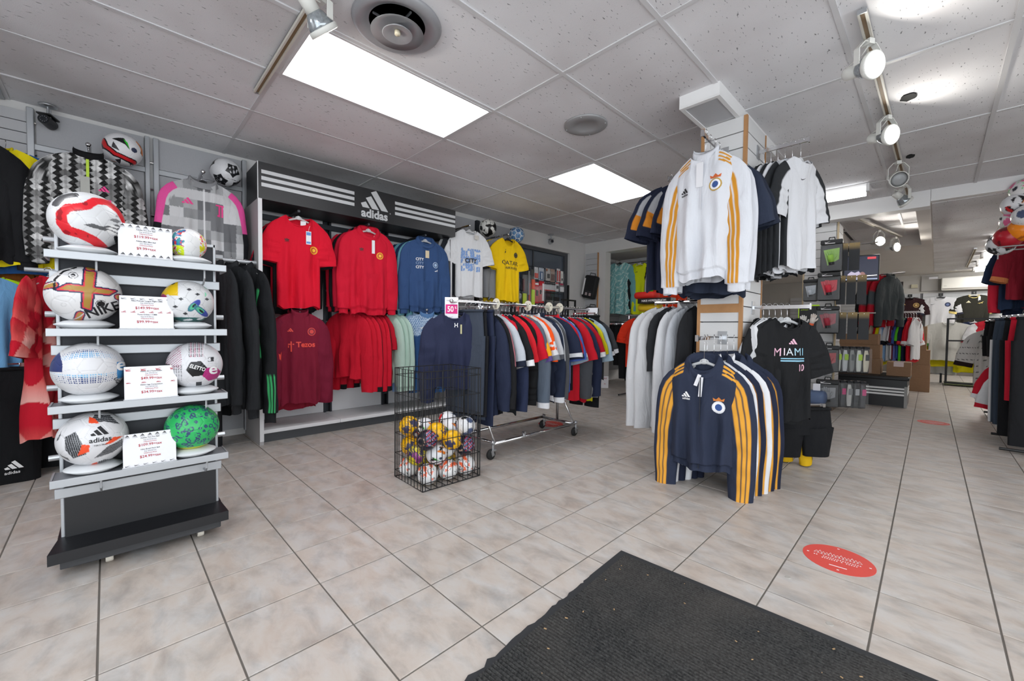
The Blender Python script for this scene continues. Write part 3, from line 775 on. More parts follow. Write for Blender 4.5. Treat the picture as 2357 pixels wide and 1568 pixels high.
def shoulder_stripes(base_, stripe, nw, x1, ds=(.016, .040, .064), w=.0065):
    B, T = A(base_), A(stripe)
    def f(P):
        c = np.tile(B, (len(P['x']), 1)); ax = np.abs(P['x'])
        for d in ds: c[(np.abs(P['d']-d*(1-.25*(ax-nw)/(x1-nw))) < w) & (ax > nw*1.12) & P['front']] = T
        return c
    return f
def band_sleeve(base, band, t0, t1=1.1):
    B, T = A(base), A(band)
    def f(P):
        c = np.tile(B, (len(P['x']), 1)); c[(P['t'] > t0) & (P['t'] < t1)] = T; return c
    return f
def bottoms(label, loc, rz, col, name='track_pants', cat='trousers', Ln=.95, Wd=.34, legw=.13, depth=.035, seed=0, hi=1, group=None, stripe=None, hang=True, gap=.0, paint=None):
    """trousers or shorts clipped to a hanger by the waistband"""
    t = thing(name, label, cat, loc, rz, group)
    z0 = .07; rise = min(.27, Ln*.55); n = 24 if hi else 14; nt = 16 if Ln > .6 else 8
    V = []; F = []
    rs = np.random.RandomState(seed); ph = rs.rand(4)*6.28
    def ring(cx, hw, d, z, k): 
        a = np.linspace(0, 2*PI, n, endpoint=False); s = np.sin(a); c = np.cos(a)
        y = d*np.sign(s)*np.abs(s)**.7*(1+.25*np.sin(cx*30+hw*40+5*z+3*a+ph[0]))
        return np.stack([cx+hw*np.sign(c)*np.abs(c)**.8, y, np.full(n, z)], 1)
    B = [ring(0, Wd/2*(1+.12*k/4), depth*(.7+.3*k/4), -z0-rise*k/4, k) for k in range(5)]
    Vb = np.concatenate(B); Fb = [(i*n+k, i*n+(k+1) % n, (i+1)*n+(k+1) % n, (i+1)*n+k) for i in range(4) for k in range(n)]
    pc = A(col)
    mesh_obj('seat', Vb, Fb, FAB, t, True, np.tile(pc, (len(Vb), 1)))
    for s in (1, -1):
        R = []
        for i in range(nt):
            u = i/(nt-1); R.append(ring(s*(Wd*.28+gap*u), (Wd*.30)*(1-u)+legw/2*u, depth*(1-.15*u), -z0-rise*.75-(Ln-rise*.75)*u, i))
        Vl = np.concatenate(R); Fl = [(i*n+k, i*n+(k+1) % n, (i+1)*n+(k+1) % n, (i+1)*n+k) for i in range(nt-1) for k in range(n)]
        cl = np.tile(pc, (len(Vl), 1))
        if stripe:
            a = np.tile(np.linspace(0, 2*PI, n, endpoint=False), nt); a = np.arctan2(np.sin(a), np.cos(a)*s)
            cl[np.abs(a) < .5] = A(stripe)
        mesh_obj('leg', Vl, Fl, FAB, t, True, cl)
    wb = MB(); wb.tube([tuple(p) for p in ring(0, Wd/2, depth*.7, -z0-.012, 0)], .012, 6, closed=True)
    mesh_obj('waistband', wb.V, wb.F, FAB, t, True, np.tile(pc*.8, (len(wb.V), 1)))
    if hang:
        h = thing('hanger', 'clip hanger holding the '+' '.join(label.split()[:10]), 'hanger', loc, rz, 'garment hangers')
        MB().tube([(0, 0, -.05), (0, .008, -.034), (0, .017, -.02), (0, .014, -.002), (0, 0, .006), (0, -.014, -.003), (0, -.018, -.014)], .0019, 6).build('hook', CHROME, h)
        MB().box(-Wd*.42, Wd*.42, -.004, .004, -.056, -.046).box(-Wd*.4, -Wd*.4+.02, -.014, .014, -.085, -.045).box(Wd*.4-.02, Wd*.4, -.014, .014, -.085, -.045).build('clip_bar', CHROME, h)
    return t

# ------------------------------------------------------------------ balls
def ico_centres():
    g = (1+5**.5)/2; v = []
    for a in (-1, 1):
        for b in (-g, g): v += [(0, a, b), (a, b, 0), (b, 0, a)]
    v = np.array(v); v /= np.linalg.norm(v[0])
    h = []
    for i in range(12):
        for j in range(i):
            for k in range(j):
                if v[i]@v[j] > .4 and v[j]@v[k] > .4 and v[i]@v[k] > .4:
                    q = v[i]+v[j]+v[k]; h.append(q/np.linalg.norm(q))
    return v, np.array(h)
PENT, HEX = ico_centres()
def rotm(a, b, c=0.): return np.array(Matrix.Rotation(c, 3, 'Y') @ Matrix.Rotation(b, 3, 'X') @ Matrix.Rotation(a, 3, 'Z'))
def panels(D, R=None, pw=.93):
    """cell index of the 32-panel ball, whether it is a pentagon, and closeness to a seam"""
    P, H = (PENT, HEX) if R is None else (PENT@R.T, HEX@R.T)
    an = np.concatenate([np.arccos(np.clip(D@P.T, -1, 1))/pw+.035, np.arccos(np.clip(D@H.T, -1, 1))], 1)
    so = np.sort(an, 1); ix = an.argmin(1)
    return ix, ix < 12, so[:, 1]-so[:, 0]
def vnoise(D, sc, seed=0):
    """cheap smooth noise on the sphere"""
    r = np.random.RandomState(seed); o = np.zeros(len(D))
    for i in range(14):
        k = r.randn(3)*sc; o += np.sin(D@k+r.rand()*6.28)*(1/(1+.05*i))
    return o/5
def seg_dist(x, z, pts):
    d = np.full(len(x), 9.)
    for (a, b), (c, e) in zip(pts[:-1], pts[1:]):
        vx, vz = c-a, e-b; L = vx*vx+vz*vz+1e-9
        u = np.clip(((x-a)*vx+(z-b)*vz)/L, 0, 1); d = np.minimum(d, np.hypot(x-a-u*vx, z-b-u*vz))
    return d
def in_poly(x, z, p):
    ins = np.zeros(len(x), bool); n = len(p)
    for i in range(n):
        (a, b), (c, e) = p[i], p[i-1]
        cond = ((b > z) != (e > z)) & (x < (c-a)*(z-b)/(e-b+1e-12)+a); ins ^= cond
    return ins
def tint(c, m, h): c[m] = A(h)
BALLM = {}
def ball(label, loc, r, paint, rot=(0, 0, 0), n=96, name='football', cat='ball', group=None, key=None, seam=True):
    if key and key in BALLM:
        o = share(BALLM[key]); 
        for k in list(o.keys()):
            if k in ('label', 'category', 'group'): del o[k]
    else:
        m = n//2; ph = np.linspace(0, PI, m+1); th = np.linspace(0, 2*PI, n, endpoint=False)
        D = np.stack([np.outer(np.sin(ph), np.cos(th)).ravel(), np.outer(np.sin(ph), np.sin(th)).ravel(), np.outer(np.cos(ph), np.ones(n)).ravel()], 1)
        _, _, e = panels(D)
        R = r*(1-(.012*np.exp(-(e/.03)**2) if seam else 0))
        F = [(i*n+k, (i+1)*n+k, (i+1)*n+(k+1) % n, i*n+(k+1) % n) for i in range(m) for k in range(n)]
        o = mesh_obj(name, D*np.asarray(R).reshape(-1, 1), F, SHINY, None, True, paint(D))
        if key: BALLM[key] = o
    o.location = loc; o.rotation_euler = rot
    return tag(o, label, cat, group)
def base(D, h): return np.tile(A(h), (len(D), 1))
def tri_on(D, P, pts):
    """polygon drawn around direction P on the sphere (tangent-plane units)"""
    P = np.array(P, float); P /= np.linalg.norm(P); u = np.cross(P, [0, 0, 1.]) if abs(P[2]) < .95 else np.cross(P, [1., 0, 0]); u /= np.linalg.norm(u); v = np.cross(u, P)*-1
    q = D@P; ok = q > .15; qq = np.where(ok, q, 1)
    return ok & in_poly((D@u)/qq*-1, -(D@v)/qq*-1, pts)
def b_euro(D):
    c = base(D, '#e6e6e9')
    for k, P in enumerate(((-.1, -1, .25), (.95, -.1, .35), (-.9, .35, .3), (.1, .95, .2), (.3, -.5, -.85), (0, .2, 1), (-.5, .3, -.85))):
        hc = ('#20c020', '#e07a20', '#d62a30', '#20c020', '#d62a30', '#3a5a90', '#e07a20')[k]
        tint(c, tri_on(D, P, [(-.62, -.12), (.10, .18), (.38, .50), (.16, -.02), (.05, -.28)]), '#17181b')
        tint(c, tri_on(D, P, [(.0, -.22), (.10, .02), (.36, .46), (.22, .0)]), hc)
        tint(c, tri_on(D, P, [(-.72, .55), (-.5, .1), (-.35, .38), (-.2, .75)]), '#232025')
    x, z, f = D[:, 0], D[:, 2], D[:, 1] < 0
    d = seg_dist(x, z, [(-.98, .3), (-.86, -.2), (-.45, -.58), (.1, -.74), (.55, -.78)]); tint(c, f & (d < .13), '#17181b'); tint(c, f & (d < .075), '#d62a30')
    tint(c, f & (seg_dist(x, z, [(.62, .55), (.86, .2), (.9, -.15)]) < .06), '#e07a20'); tint(c, f & (np.hypot(x-.45, z+.12) < .15), '#2a3350')
    return c
def b_star(D):
    c = base(D, '#d9dadd')
    for P in ((.05, -1, 0), (.9, .3, .45), (-.85, .2, .5), (0, .6, -.8), (-.6, -.3, -.85), (.6, -.2, -.8), (0, .4, .9)):
        st = []
        for i in range(10): r = .62 if i % 2 == 0 else .40; a = i*PI/5+.3; st.append((r*math.cos(a), r*math.sin(a)))
        pe = [(.34*math.cos(k*2*PI/5+.95), .34*math.sin(k*2*PI/5+.95)) for k in range(5)]
        m = tri_on(D, P, st); tint(c, m, '#1b1c1f'); nz = vnoise(D, 14, 3); q = tri_on(D, P, pe); tint(c, q & (nz > 0), '#6d6f74'); tint(c, q & (nz > .35), '#cfd0d4')
    return c
def b_yellow(D):
    c = base(D, '#f2b80c'); nz = vnoise(D, 6, 5); n2 = vnoise(D, 17, 8)
    ix, pe, e = panels(D, rotm(.2, .3))
    P = np.array([[0, -1, 0], [.9, .1, .4], [-.85, .2, .45], [.1, .6, -.8], [-.3, .7, .7], [.5, -.5, -.75], [-.5, -.45, -.75]])
    d = np.arccos(np.clip(D@(P/np.linalg.norm(P, axis=1)[:, None]).T, -1, 1)).min(1)
    tint(c, (d+.16*n2+.1*nz < .40), '#3d3c5c')
    tint(c, (d+.16*n2 > .62) & (d+.16*n2 < .665), '#3d3c5c'); tint(c, (np.abs(n2-.75) < .06) & (nz > .5), '#c0392b')
    return c
def b_orange(D):
    c = base(D, '#ececec'); nz = vnoise(D, 4.2, 11); n2 = vnoise(D, 13, 12)
    tint(c, nz+.35*n2 > .42, '#f06a40'); tint(c, np.abs(nz+.12*vnoise(D, 7, 2)-.05) < .055, '#17181b')
    return c
def b_maze(D):
    c = base(D, '#d9c728'); ix, pe, e = panels(D, rotm(.5, .1))
    an = vnoise(D, 3, 21); w = np.sin((np.minimum(e*26, 9)+an*2))
    tint(c, (w > .15) & (ix % 3 != 0), '#4a3a63'); tint(c, ix % 5 == 1, '#9b3f86'); tint(c, (ix % 5 == 1) & (w > .5), '#6a2c62')
    return c
def b_navy(D):
    c = base(D, '#1c2030'); ang = np.arctan2(D[:, 2], D[:, 0]); q = D[:, 0]*.6-D[:, 2]*.8
    m = (D[:, 0] > .05) & (D[:, 2] > -.35); s = (q*9) % 3
    tint(c, m & (s < .9), '#b3384a'); tint(c, m & (s >= .9) & (s < 1.7), '#5a7fb5'); tint(c, m & (s > 2.2) & (s < 2.4), '#d9b8b0')
    e = np.hypot(D[:, 0]+.35, D[:, 2]-.05); tint(c, (D[:, 1] < 0) & (np.abs(e-.36) < .018), '#c9a58e')
    tint(c, (D[:, 1] < 0) & (np.abs(np.hypot(D[:, 0]-.1, D[:, 2]+.9)-.75) < .018), '#c9a58e')
    return c
def b_whitenavy(D):
    c = base(D, '#e4e4e6'); ix, pe, e = panels(D, rotm(.4, .5)); tint(c, (ix % 4 == 1), '#4a5676'); tint(c, (ix == 9), '#17181b'); tint(c, e < .02, '#b8b8bc')
    return c
def b_panther(D):
    c = base(D, '#ecebe6'); nz = vnoise(D, 4.5, 31); n2 = vnoise(D, 7, 33)
    tint(c, nz+.3*n2 > .30, '#121214'); tint(c, (np.abs(n2) < .09) & (nz < 0), '#121214')
    return c
def b_blueweb(D):
    c = base(D, '#6f9cc8'); ix, pe, e = panels(D, rotm(.3, .7)); nz = vnoise(D, 16, 3)
    tint(c, nz > .3, '#2e4f86'); tint(c, e < .10, '#e8ecef')
    return c
def b_pink(D):
    c = base(D, '#e8e6e6'); nz = vnoise(D, 5, 41); tint(c, nz > .45, '#e26a98'); tint(c, nz < -.6, '#2a2d3a'); tint(c, np.abs(nz-.1) < .04, '#7bd07a'); return c
# ------------------------------------------------------------------ panel system on the left wall
ps = thing('display_panel_system', 'grey wall panels on silver ladder uprights left of the black header unit', 'wall display', (WX, 0, 0))
def upright(y, w=.035, z1=2.50, parent=ps, x=.0, m=ALU): return box('upright', x, x+.045, y, y+w, .04, z1, m, parent, .004)
for y in (-.405, .255, .862): upright(y)
upright(.205, .03)
for (y0, y1) in ((-.362, .20), (.287, .858)):
    box('panel', .004, .022, y0, y1, .06, 1.28, GREYP, ps); box('panel', .004, .022, y0, y1, 1.29, 2.215, GREYP, ps); box('panel', .004, .022, y0, y1, 2.262, 2.495, GREYP, ps)
    box('rail_strip', .004, .034, y0-.012, y1+.012, 2.217, 2.258, ALU, ps, .004)
for k in range(11): MB().cyl((.03, .235, .2+.21*k), (.03, .287, .2+.21*k), .009, 10).build('rung', CHROME, ps)
for k in range(11): MB().cyl((.03, -.405, .2+.22*k), (.03, -.36, .2+.22*k), .008, 8).build('rung', CHROME, ps)
def face_out(parent, y, z, x0=.03, x1=.36, r=.014, name='face_out_arm', m=CHROME):
    b = MB().cyl((x0, y, z), (x1, y, z), r, 14); b.sphere((x1, y, z), r*1.12, 12); b.box(x0-.01, x0+.012, y-.03, y+.03, z-.025, z+.025)
    return b.build(name, m, parent)
face_out(ps, -.10, 2.235); face_out(ps, .535, 2.222)
for y in (.075, .715):                                    # rings that carry the display balls
    MB().tube([(.20+.085*math.cos(a), y+.085*math.sin(a), 2.235) for a in [2*PI*i/20 for i in range(20)]], .004, 6, closed=True).cyl((.02, y, 2.235), (.115, y, 2.235), .005, 8).build('ball_ring', CHROME, ps)
# lower hang bar that runs along the wall
MB().tube([(.02, .30, 1.53), (.46, .30, 1.53), (.46, .31, 1.53), (.46, .86, 1.53)], .015, 12).cyl((.46, .855, 1.53), (.46, .885, 1.53), .019, 14).build('hang_bar', ALU, ps)
MB().tube([(.02, -.12, 1.345), (.46, -.12, 1.345), (.46, -.39, 1.345)], .014, 12).build('hang_bar', ALU, ps)

bq = lambda y: y
ball('white match ball with green, red and orange wedges on wall ring above zebra jacket', (-4.25, .075, 2.302), .113, b_euro, (0, 0, PI/2+.1), 256)
ball('white ball with big black star on wall ring above pink-trimmed grey jacket', (-4.25, .715, 2.305), .113, b_star, (0, 0, PI/2+.25), 256)

def zebra(P):
    x, z = P['x'], P['z']; n = len(x); c = np.zeros((n, 3), np.float32)
    sh = 0 if 'side' not in P else .13
    u = (x+sh)/.072; k = np.floor(u); w = np.abs(u-k-.5)*2
    rs = np.sin(k*12.9)*43758.5; ko = rs-np.floor(rs)
    j = (z/.040+w*.75+ko) ; jf = j-np.floor(j); q = np.sin(np.floor(j)*78.2+k*31.7)*4375.5; q = q-np.floor(q)
    hz = np.sin(np.floor(z/.011)*12.3+np.floor(x/.012)*7.7)*933.; hz = hz-np.floor(hz)
    lim = .30+.55*np.abs(((jf*1.0)) -.0)
    v = np.where(w < lim, .30+.62*q*(.65+.35*hz), .03+.10*hz)
    v = np.where(w < .18, v*.8, v)
    c[:] = (v[:, None])**1.6
    return c
g = garment('black and white zebra-patterned anthem jacket with pink crests on the wall', (-4.10, -.10, 2.222), PI/2, name='track_jacket', cat='jacket', sleeves='long', Wd=.45, Ln=.70, collar='stand', ccol='#111114', nw=.075, nd=.03,
            depth=.06, folds=.006, seed=3, hi=4, paint=zebra, spaint=zebra, slen=.60, r0=.10, r1=.06, clear=False, rib=True)
PINK = ink('#e83f8c')
g_mark(g, adidas_bars(.055), (.075, -.30), PINK); 
b = MB()
for x0 in (-.012, .012): b.add([g.f(x0-.006, -.36), g.f(x0+.006, -.36), g.f(x0+.006, -.41), g.f(x0-.006, -.41)], [(0, 1, 2, 3)])
b.add([g.f(-.03, -.352), g.f(.018, -.352), g.f(.018, -.362), g.f(-.03, -.362)], [(0, 1, 2, 3)])
o = b.build('crest', PINK, g.t); o.location.x = .09
p = g.f(-.0, -.14); MB().box(-.012, .003, p[1]-.008, p[1]-.005, -.22, -.10).build('tag_cord', ink('#b7d63a'), g.t)
MB().box(-.04, .005, p[1]-.014, p[1]-.011, -.33, -.22).build('swing_tag', ink('#a9aaa4'), g.t)
def blocks(P):
    x, z = P['x'], P['z']; s = P.get('side', 0) if isinstance(P.get('side', 0), int) else 0
    i = np.floor(x/.085+.5); j = np.floor(z/.075)
    h = np.sin(i*12.9898+j*78.233+4.7)*43758.5453; h = h-np.floor(h)
    pal = np.array([A('#c9c9cb'), A('#6a6b6e'), A('#8f9092'), A('#c2c2c4'), A('#a9aaac'), A('#77787b')])
    c = pal[(h*6).astype(int) % 6].copy()
    if s:
        a = np.cos(P['a']); 
        edge = a > .45
        c[edge & (P['t'] < .42)] = A('#e0529a'); c[edge & (P['t'] >= .42)] = A('#15161a')
    else: c[np.abs(x) < .004] = A('#e6e6e8')
    return c
g = garment('grey block-patterned track jacket with pink and black sleeve edges on wall', (-4.10, .535, 2.208), PI/2, name='track_jacket', cat='jacket', sleeves='long', Wd=.46, Ln=.72, collar='polo', ccol='#8c8d90', nw=.08, nd=.05,
            depth=.05, folds=.007, seed=8, hi=4, paint=blocks, spaint=blocks, slen=.60, r0=.10, r1=.055, clear=False)
g_mark(g, adidas_bars(.07), (-.10, -.265), PINK)
b = MB()
for x0, z1 in ((0, -.33), (.02, -.33)):
    b.add([g.f(.10+x0-.006, -.245), g.f(.10+x0+.006, -.245), g.f(.10+x0+.006, z1), g.f(.10+x0-.006, z1)], [(0, 1, 2, 3)])
b.add([g.f(.075, -.235), g.f(.13, -.235), g.f(.13, -.247), g.f(.075, -.247)], [(0, 1, 2, 3)]); b.add([g.f(.085, -.315), g.f(.1, -.315), g.f(.1, -.33), g.f(.085, -.33)], [(0, 1, 2, 3)])
b.build('crest', PINK, g.t)

# security cameras
def cctv(loc, rz, label, dark=True):
    t = thing('security_camera', label, 'camera', loc, rz)
    MB().lathe([(0, 0), (.048, 0), (.05, -.006), (.03, -.014), (.0, -.014)], 20).build('mount_plate', STEEL, t, True)
    MB().cyl((0, 0, -.01), (0, 0, -.075), .008, 10).cyl((.012, 0, -.03), (.012, 0, -.085), .006, 8).build('stem', STEEL, t)
    MB().lathe([(0, -.055), (.032, -.055), (.034, .045), (.026, .05), (.0, .05)], 18, (0, 0, -.115), 'y').obox((0, -.0, -.078), (.036, 0, 0), (0, .062, 0), (0, 0, .004)).build('housing', BLKPL if dark else STEEL, t)
    MB().lathe([(0, -.060), (.026, -.060), (.026, -.054), (0, -.054)], 18, (0, 0, -.115), 'y').build('lens_face', mat('lens_glass', '#23262b', .1), t)
    b = MB()
    for k in range(10): a = 2*PI*k/10; b.sphere((.018*math.cos(a), -.0605, -.115+.018*math.sin(a)), .003, 6)
    b.build('infrared_diodes', STEEL, t)
cctv((-4.36, -.30, CEIL-.002), PI/2-.3, 'dark bullet security camera under ceiling above the wall panels')
cctv((-4.40, 5.13, CEIL-.002), PI/2-.5, 'small grey security camera above the dark window', False)

# garments along the bar behind the ball display (seen edge on)
def rail_garments(specs, x, z, y0, dy, rz, axis='y'):
    for i, s in enumerate(specs):
        loc = (x, y0+dy*i, z) if axis == 'y' else (x+dy*i, y0, z)
        garment(loc=loc, rz=rz, seed=i+20, **s)
GR3 = stripe_sleeve('#1d1f22', '#3fae6a', -.22*PI, .13, .40, .66, .93)
def grey_side(c1, c2):
    B, T = A(c1), A(c2)
    def f(P):
        c = np.tile(B, (len(P['x']), 1)); c[(np.abs(np.cos(P['a'])) > .80) & (P['t'] > .12) & (P['t'] < .62)] = T; return c
    return f
g = garment('black training jacket with green stripes on silver bar behind ball display', (-3.99, .80, 1.545), .35, '#1d1f22', 'jacket', 'track_jacket', 'long', .52, 1.16, 'stand', nw=.075, nd=.04, depth=.06, seed=31, hi=2, rib=True, paint=grey_side('#1d1f22', '#3fae6a'),
            spaint=GR3, slen=1.10, r0=.10, r1=.07, folds=.012)
garment('black fleece training top between green-striped jacket and ball display', (-3.99, .70, 1.545), .3, '#26282b', 'jacket', 'track_jacket', 'long', .52, 1.12, 'stand', nw=.075, nd=.04, depth=.05, seed=32, hi=1, rib=True, slen=1.05, r0=.10, r1=.06)
garment('charcoal sweatshirt hanging behind the right edge of ball display', (-3.99, .60, 1.545), .28, '#222427', 'jacket', 'track_jacket', 'long', .50, 1.10, 'stand', nw=.075, nd=.04, depth=.05, seed=33, hi=1, rib=True, slen=1.0)
bottoms('black track pants with green ankle stripes below the green-striped jacket', (-4.15, .56, 1.02), .3, '#1b1c1f', Ln=.93, Wd=.36, seed=4, stripe='#1b1c1f')
garment('bright red jersey sleeve peeking out behind the ball display', (-4.05, .44, 1.545), .3, '#d3122b', 'jersey', 'jersey', 'long', .5, .82, 'crew', seed=35, slen=.62)
# red jersey left of the ball display
def shards(P):
    x, z = P['x'], P['z']; q = x+.3*np.sin(P['a'])*.0
    a = np.floor((x*.9+z*.5)/.085); b_ = np.floor((x*.5-z*.8)/.11)
    h = np.sin(a*12.9+b_*78.2)*43758.5; h = h-np.floor(h); fade = ((x*.5-z*.8)/.11-b_)
    R, L1, L2 = A('#c3162c'), A('#e2605c'), A('#efb3ab')
    c = np.where((h < .42)[:, None], R, np.where((h < .78)[:, None], R*(1-fade[:, None]*.8)+L1*fade[:, None]*.8, L1*(1-fade[:, None])+L2*fade[:, None]))
    return c.astype(np.float32)
garment('red jersey with pale geometric shards hanging left of ball display', (-3.97, -.29, 1.36), -.30, cat='jersey', name='jersey', sleeves='short', Wd=.52, Ln=1.0, collar='crew', ccol='#b8142a', depth=.055, folds=.016, seed=40, hi=3,
        paint=shards, spaint=shards, slen=.34, r0=.14, r1=.12, bend=(75, 82))
garment('black jersey with white side stripes behind the red shard jersey', (-3.97, -.17, 1.36), -.1, '#15161a', 'jersey', 'jersey', 'short', .5, .95, 'crew', seed=41, spaint=stripe_sleeve('#15161a', '#dddddd', .0, .12, .35))
# slatted board at the far left: two rows of clothes
arm = thing('display_rail', 'chrome slatwall arm carrying black jackets at far left', 'hang arm', (WX+.02, -.60, 2.17)); MB().cyl((0, 0, 0), (.42, 0, 0), .012, 10).box(-.005, .01, -.03, .03, -.04, .04).build('arm', CHROME, arm)
W3 = stripe_sleeve('#17181b', '#dcdcde', .3, .10, .33)
garment('black track jacket with white sleeve stripes on left slatted wall', (-4.08, -.60, 2.19), PI/2+.35, '#17181b', 'jacket', 'track_jacket', 'long', .42, .74, 'stand', nw=.075, nd=.04, seed=51, hi=2, spaint=W3, slen=.62, r0=.10, r1=.06, rib=True)
garment('yellow jersey behind the black jacket on left slatted wall', (-4.16, -.53, 2.19), PI/2+.15, '#e3d012', 'jersey', 'jersey', 'long', .50, .76, 'crew', seed=52, slen=.60)
garment('blue jersey behind the yellow one on left slatted wall', (-4.24, -.48, 2.19), PI/2, '#2d5a94', 'jersey', 'jersey', 'long', .52, .80, 'crew', seed=53, slen=.62)
garment('rust orange jersey last on the left slatwall arm', (-4.32, -.60, 2.19), PI/2, '#9a5a1e', 'jersey', 'jersey', 'long', .54, .84, 'crew', seed=54, slen=.64)
arm = thing('display_rail', 'chrome slatwall arm carrying light blue and neon shirts at far left', 'hang arm', (WX+.02, -.60, 1.335)); MB().cyl((0, 0, 0), (.45, 0, 0), .012, 10).box(-.005, .01, -.03, .03, -.04, .04).build('arm', CHROME, arm)
garment('light blue short-sleeved shirt with navy cuff on left slatted wall', (-4.06, -.60, 1.355), PI/2+.35, '#6fa6d2', 'shirt', 't_shirt', 'short', .46, .66, 'crew', seed=55, cuffcol='#1d2333', slen=.26, folds=.014)
garment('neon yellow-green training shirt behind light blue shirt', (-4.16, -.58, 1.355), PI/2+.1, '#b5e01c', 'shirt', 't_shirt', 'short', .48, .70, 'crew', seed=56, slen=.30, folds=.014)
garment('olive mustard shirt behind the neon training shirt', (-4.25, -.56, 1.355), PI/2, '#8a8420', 'shirt', 't_shirt', 'short', .50, .70, 'crew', seed=57, slen=.3)
garment('black shirt at the back of the neon shirt row', (-4.33, -.54, 1.355), PI/2, '#18191c', 'shirt', 't_shirt', 'short', .52, .74, 'crew', seed=58, slen=.3)
t = bottoms('black track pants with white chest-size logo at far left floor', (-4.02, -.58, .80), PI/2+.2, '#131417', Ln=.78, Wd=.44, legw=.22, depth=.05, seed=9)
marks(adidas_bars(.075), lambda x, z: (x, -.072, z), 'logo', WHITEINK, t, (.12, -.70)); lettering('adidas', .018, lambda x, z: (x, -.072, z), 'lettering', WHITEINK, t, at=(.11, -.73))
bottoms('black shorts hanging beside the black track pants', (-4.2, -.42, .82), PI/2, '#141518', 'shorts', 'shorts', .72, .40, .2, .05, 11)

gr = thing('ceiling_grille', 'dark louvred ceiling grille in the far left corner', 'air grille', (-4.30, -.72, CEIL-.004)); MB().box(-.14, .14, -.22, .22, -.006, .004).build('frame', ALU, gr)
for k in range(9): MB().obox((-.11+.0275*k, 0, -.008), (.009, 0, .004), (0, .20, 0), (.001, 0, -.002)).build('louvre', DARKM, gr)
# ------------------------------------------------------------------ ball display stand
RX = -2.33                                              # shelf front edge
rk = thing('ball_display_stand', 'black ball display stand on casters with four silver-edged shelves', 'display stand', (RX, .10, 0))
yl, yr = -.262, .268
box('back_panel', -.165, -.140, yl+.01, yr-.01, .13, 1.385, mat('charcoal_panel', '#3a3c42', .7, kind='noise', col2='#34363b', scale=220), rk)
for y in (yl, yr-.012): box('edge_profile', -.172, -.133, y, y+.012, .11, 1.40, ALU, rk, .003)
box('edge_profile', -.172, -.133, yl, yr, 1.385, 1.397, ALU, rk)
box('lower_panel', -.137, -.125, yl+.012, yr-.012, .13, .39, BLACKP, rk)
SHZ = (1.283, .985, .687, .402)
for z in SHZ:
    sh = MB().box(-.137, 0, yl-.012, yr+.015, z-.014, z).build('shelf', mat('shelf_grey', '#6f7176', .5), rk)
    MB().box(-.004, .006, yl-.018, yr+.020, z-.026, z+.004, .002).box(-.135, .0, yl-.018, yl-.012, z-.026, z+.004).box(-.135, .0, yr+.015, yr+.020, z-.026, z+.004).build('silver_lip', ALU, sh)
    MB().tube([(-.02, yl+.12, z-.016), (-.02, yl+.12, z-.06), (-.06, yl+.12, z-.085), (-.135, yl+.12, z-.09)], .004, 6).tube([(-.02, yr-.06, z-.016), (-.02, yr-.06, z-.06), (-.06, yr-.06, z-.085), (-.135, yr-.06, z-.09)], .004, 6).build('wire_bracket', ALU, sh)
    box('cross_rail', -.14, -.120, yl-.015, yr+.012, z-.105, z-.065, ALU, rk, .003)
    MB().cyl((-.15, yl-.03, z+.06), (-.15, yl, z+.06), .012, 12).build('side_bolt', STEEL, rk); MB().cyl((-.15, yr, z+.06), (-.15, yr+.03, z+.06), .012, 12).build('side_bolt', STEEL, rk)
bs = MB(); bs.add([(-.14, yl-.005, .135), (-.01, yl-.03, .118), (-.01, yl-.03, .075), (-.14, yl-.03, .075), (-.14, yr+.005, .135), (-.01, yr+.02, .118), (-.01, yr+.02, .075), (-.14, yr+.02, .075)], [(0, 1, 5, 4), (1, 2, 6, 5), (2, 3, 7, 6), (3, 0, 4, 7), (0, 3, 2, 1), (4, 5, 6, 7)])
bs.box(-.30, -.14, yl-.01, yr+.01, .075, .13)
bs.build('base_step', BLACKP, rk)
box('plinth', -.30, -.045, yl, yr-.005, .035, .078, mat('plinth_grey', '#3b3c3f', .6), rk, .004)
for x, y in ((-.09, yl+.14), (-.09, yr-.08), (-.26, yl+.14), (-.26, yr-.08)):
    cst = MB().lathe([(0, -.012), (.022, -.012), (.024, -.006), (.024, .006), (.022, .012), (0, .012)], 16, (x, y, .024), 'y').build('caster_wheel', mat('cream_nylon', '#d8d2c6', .5), rk)
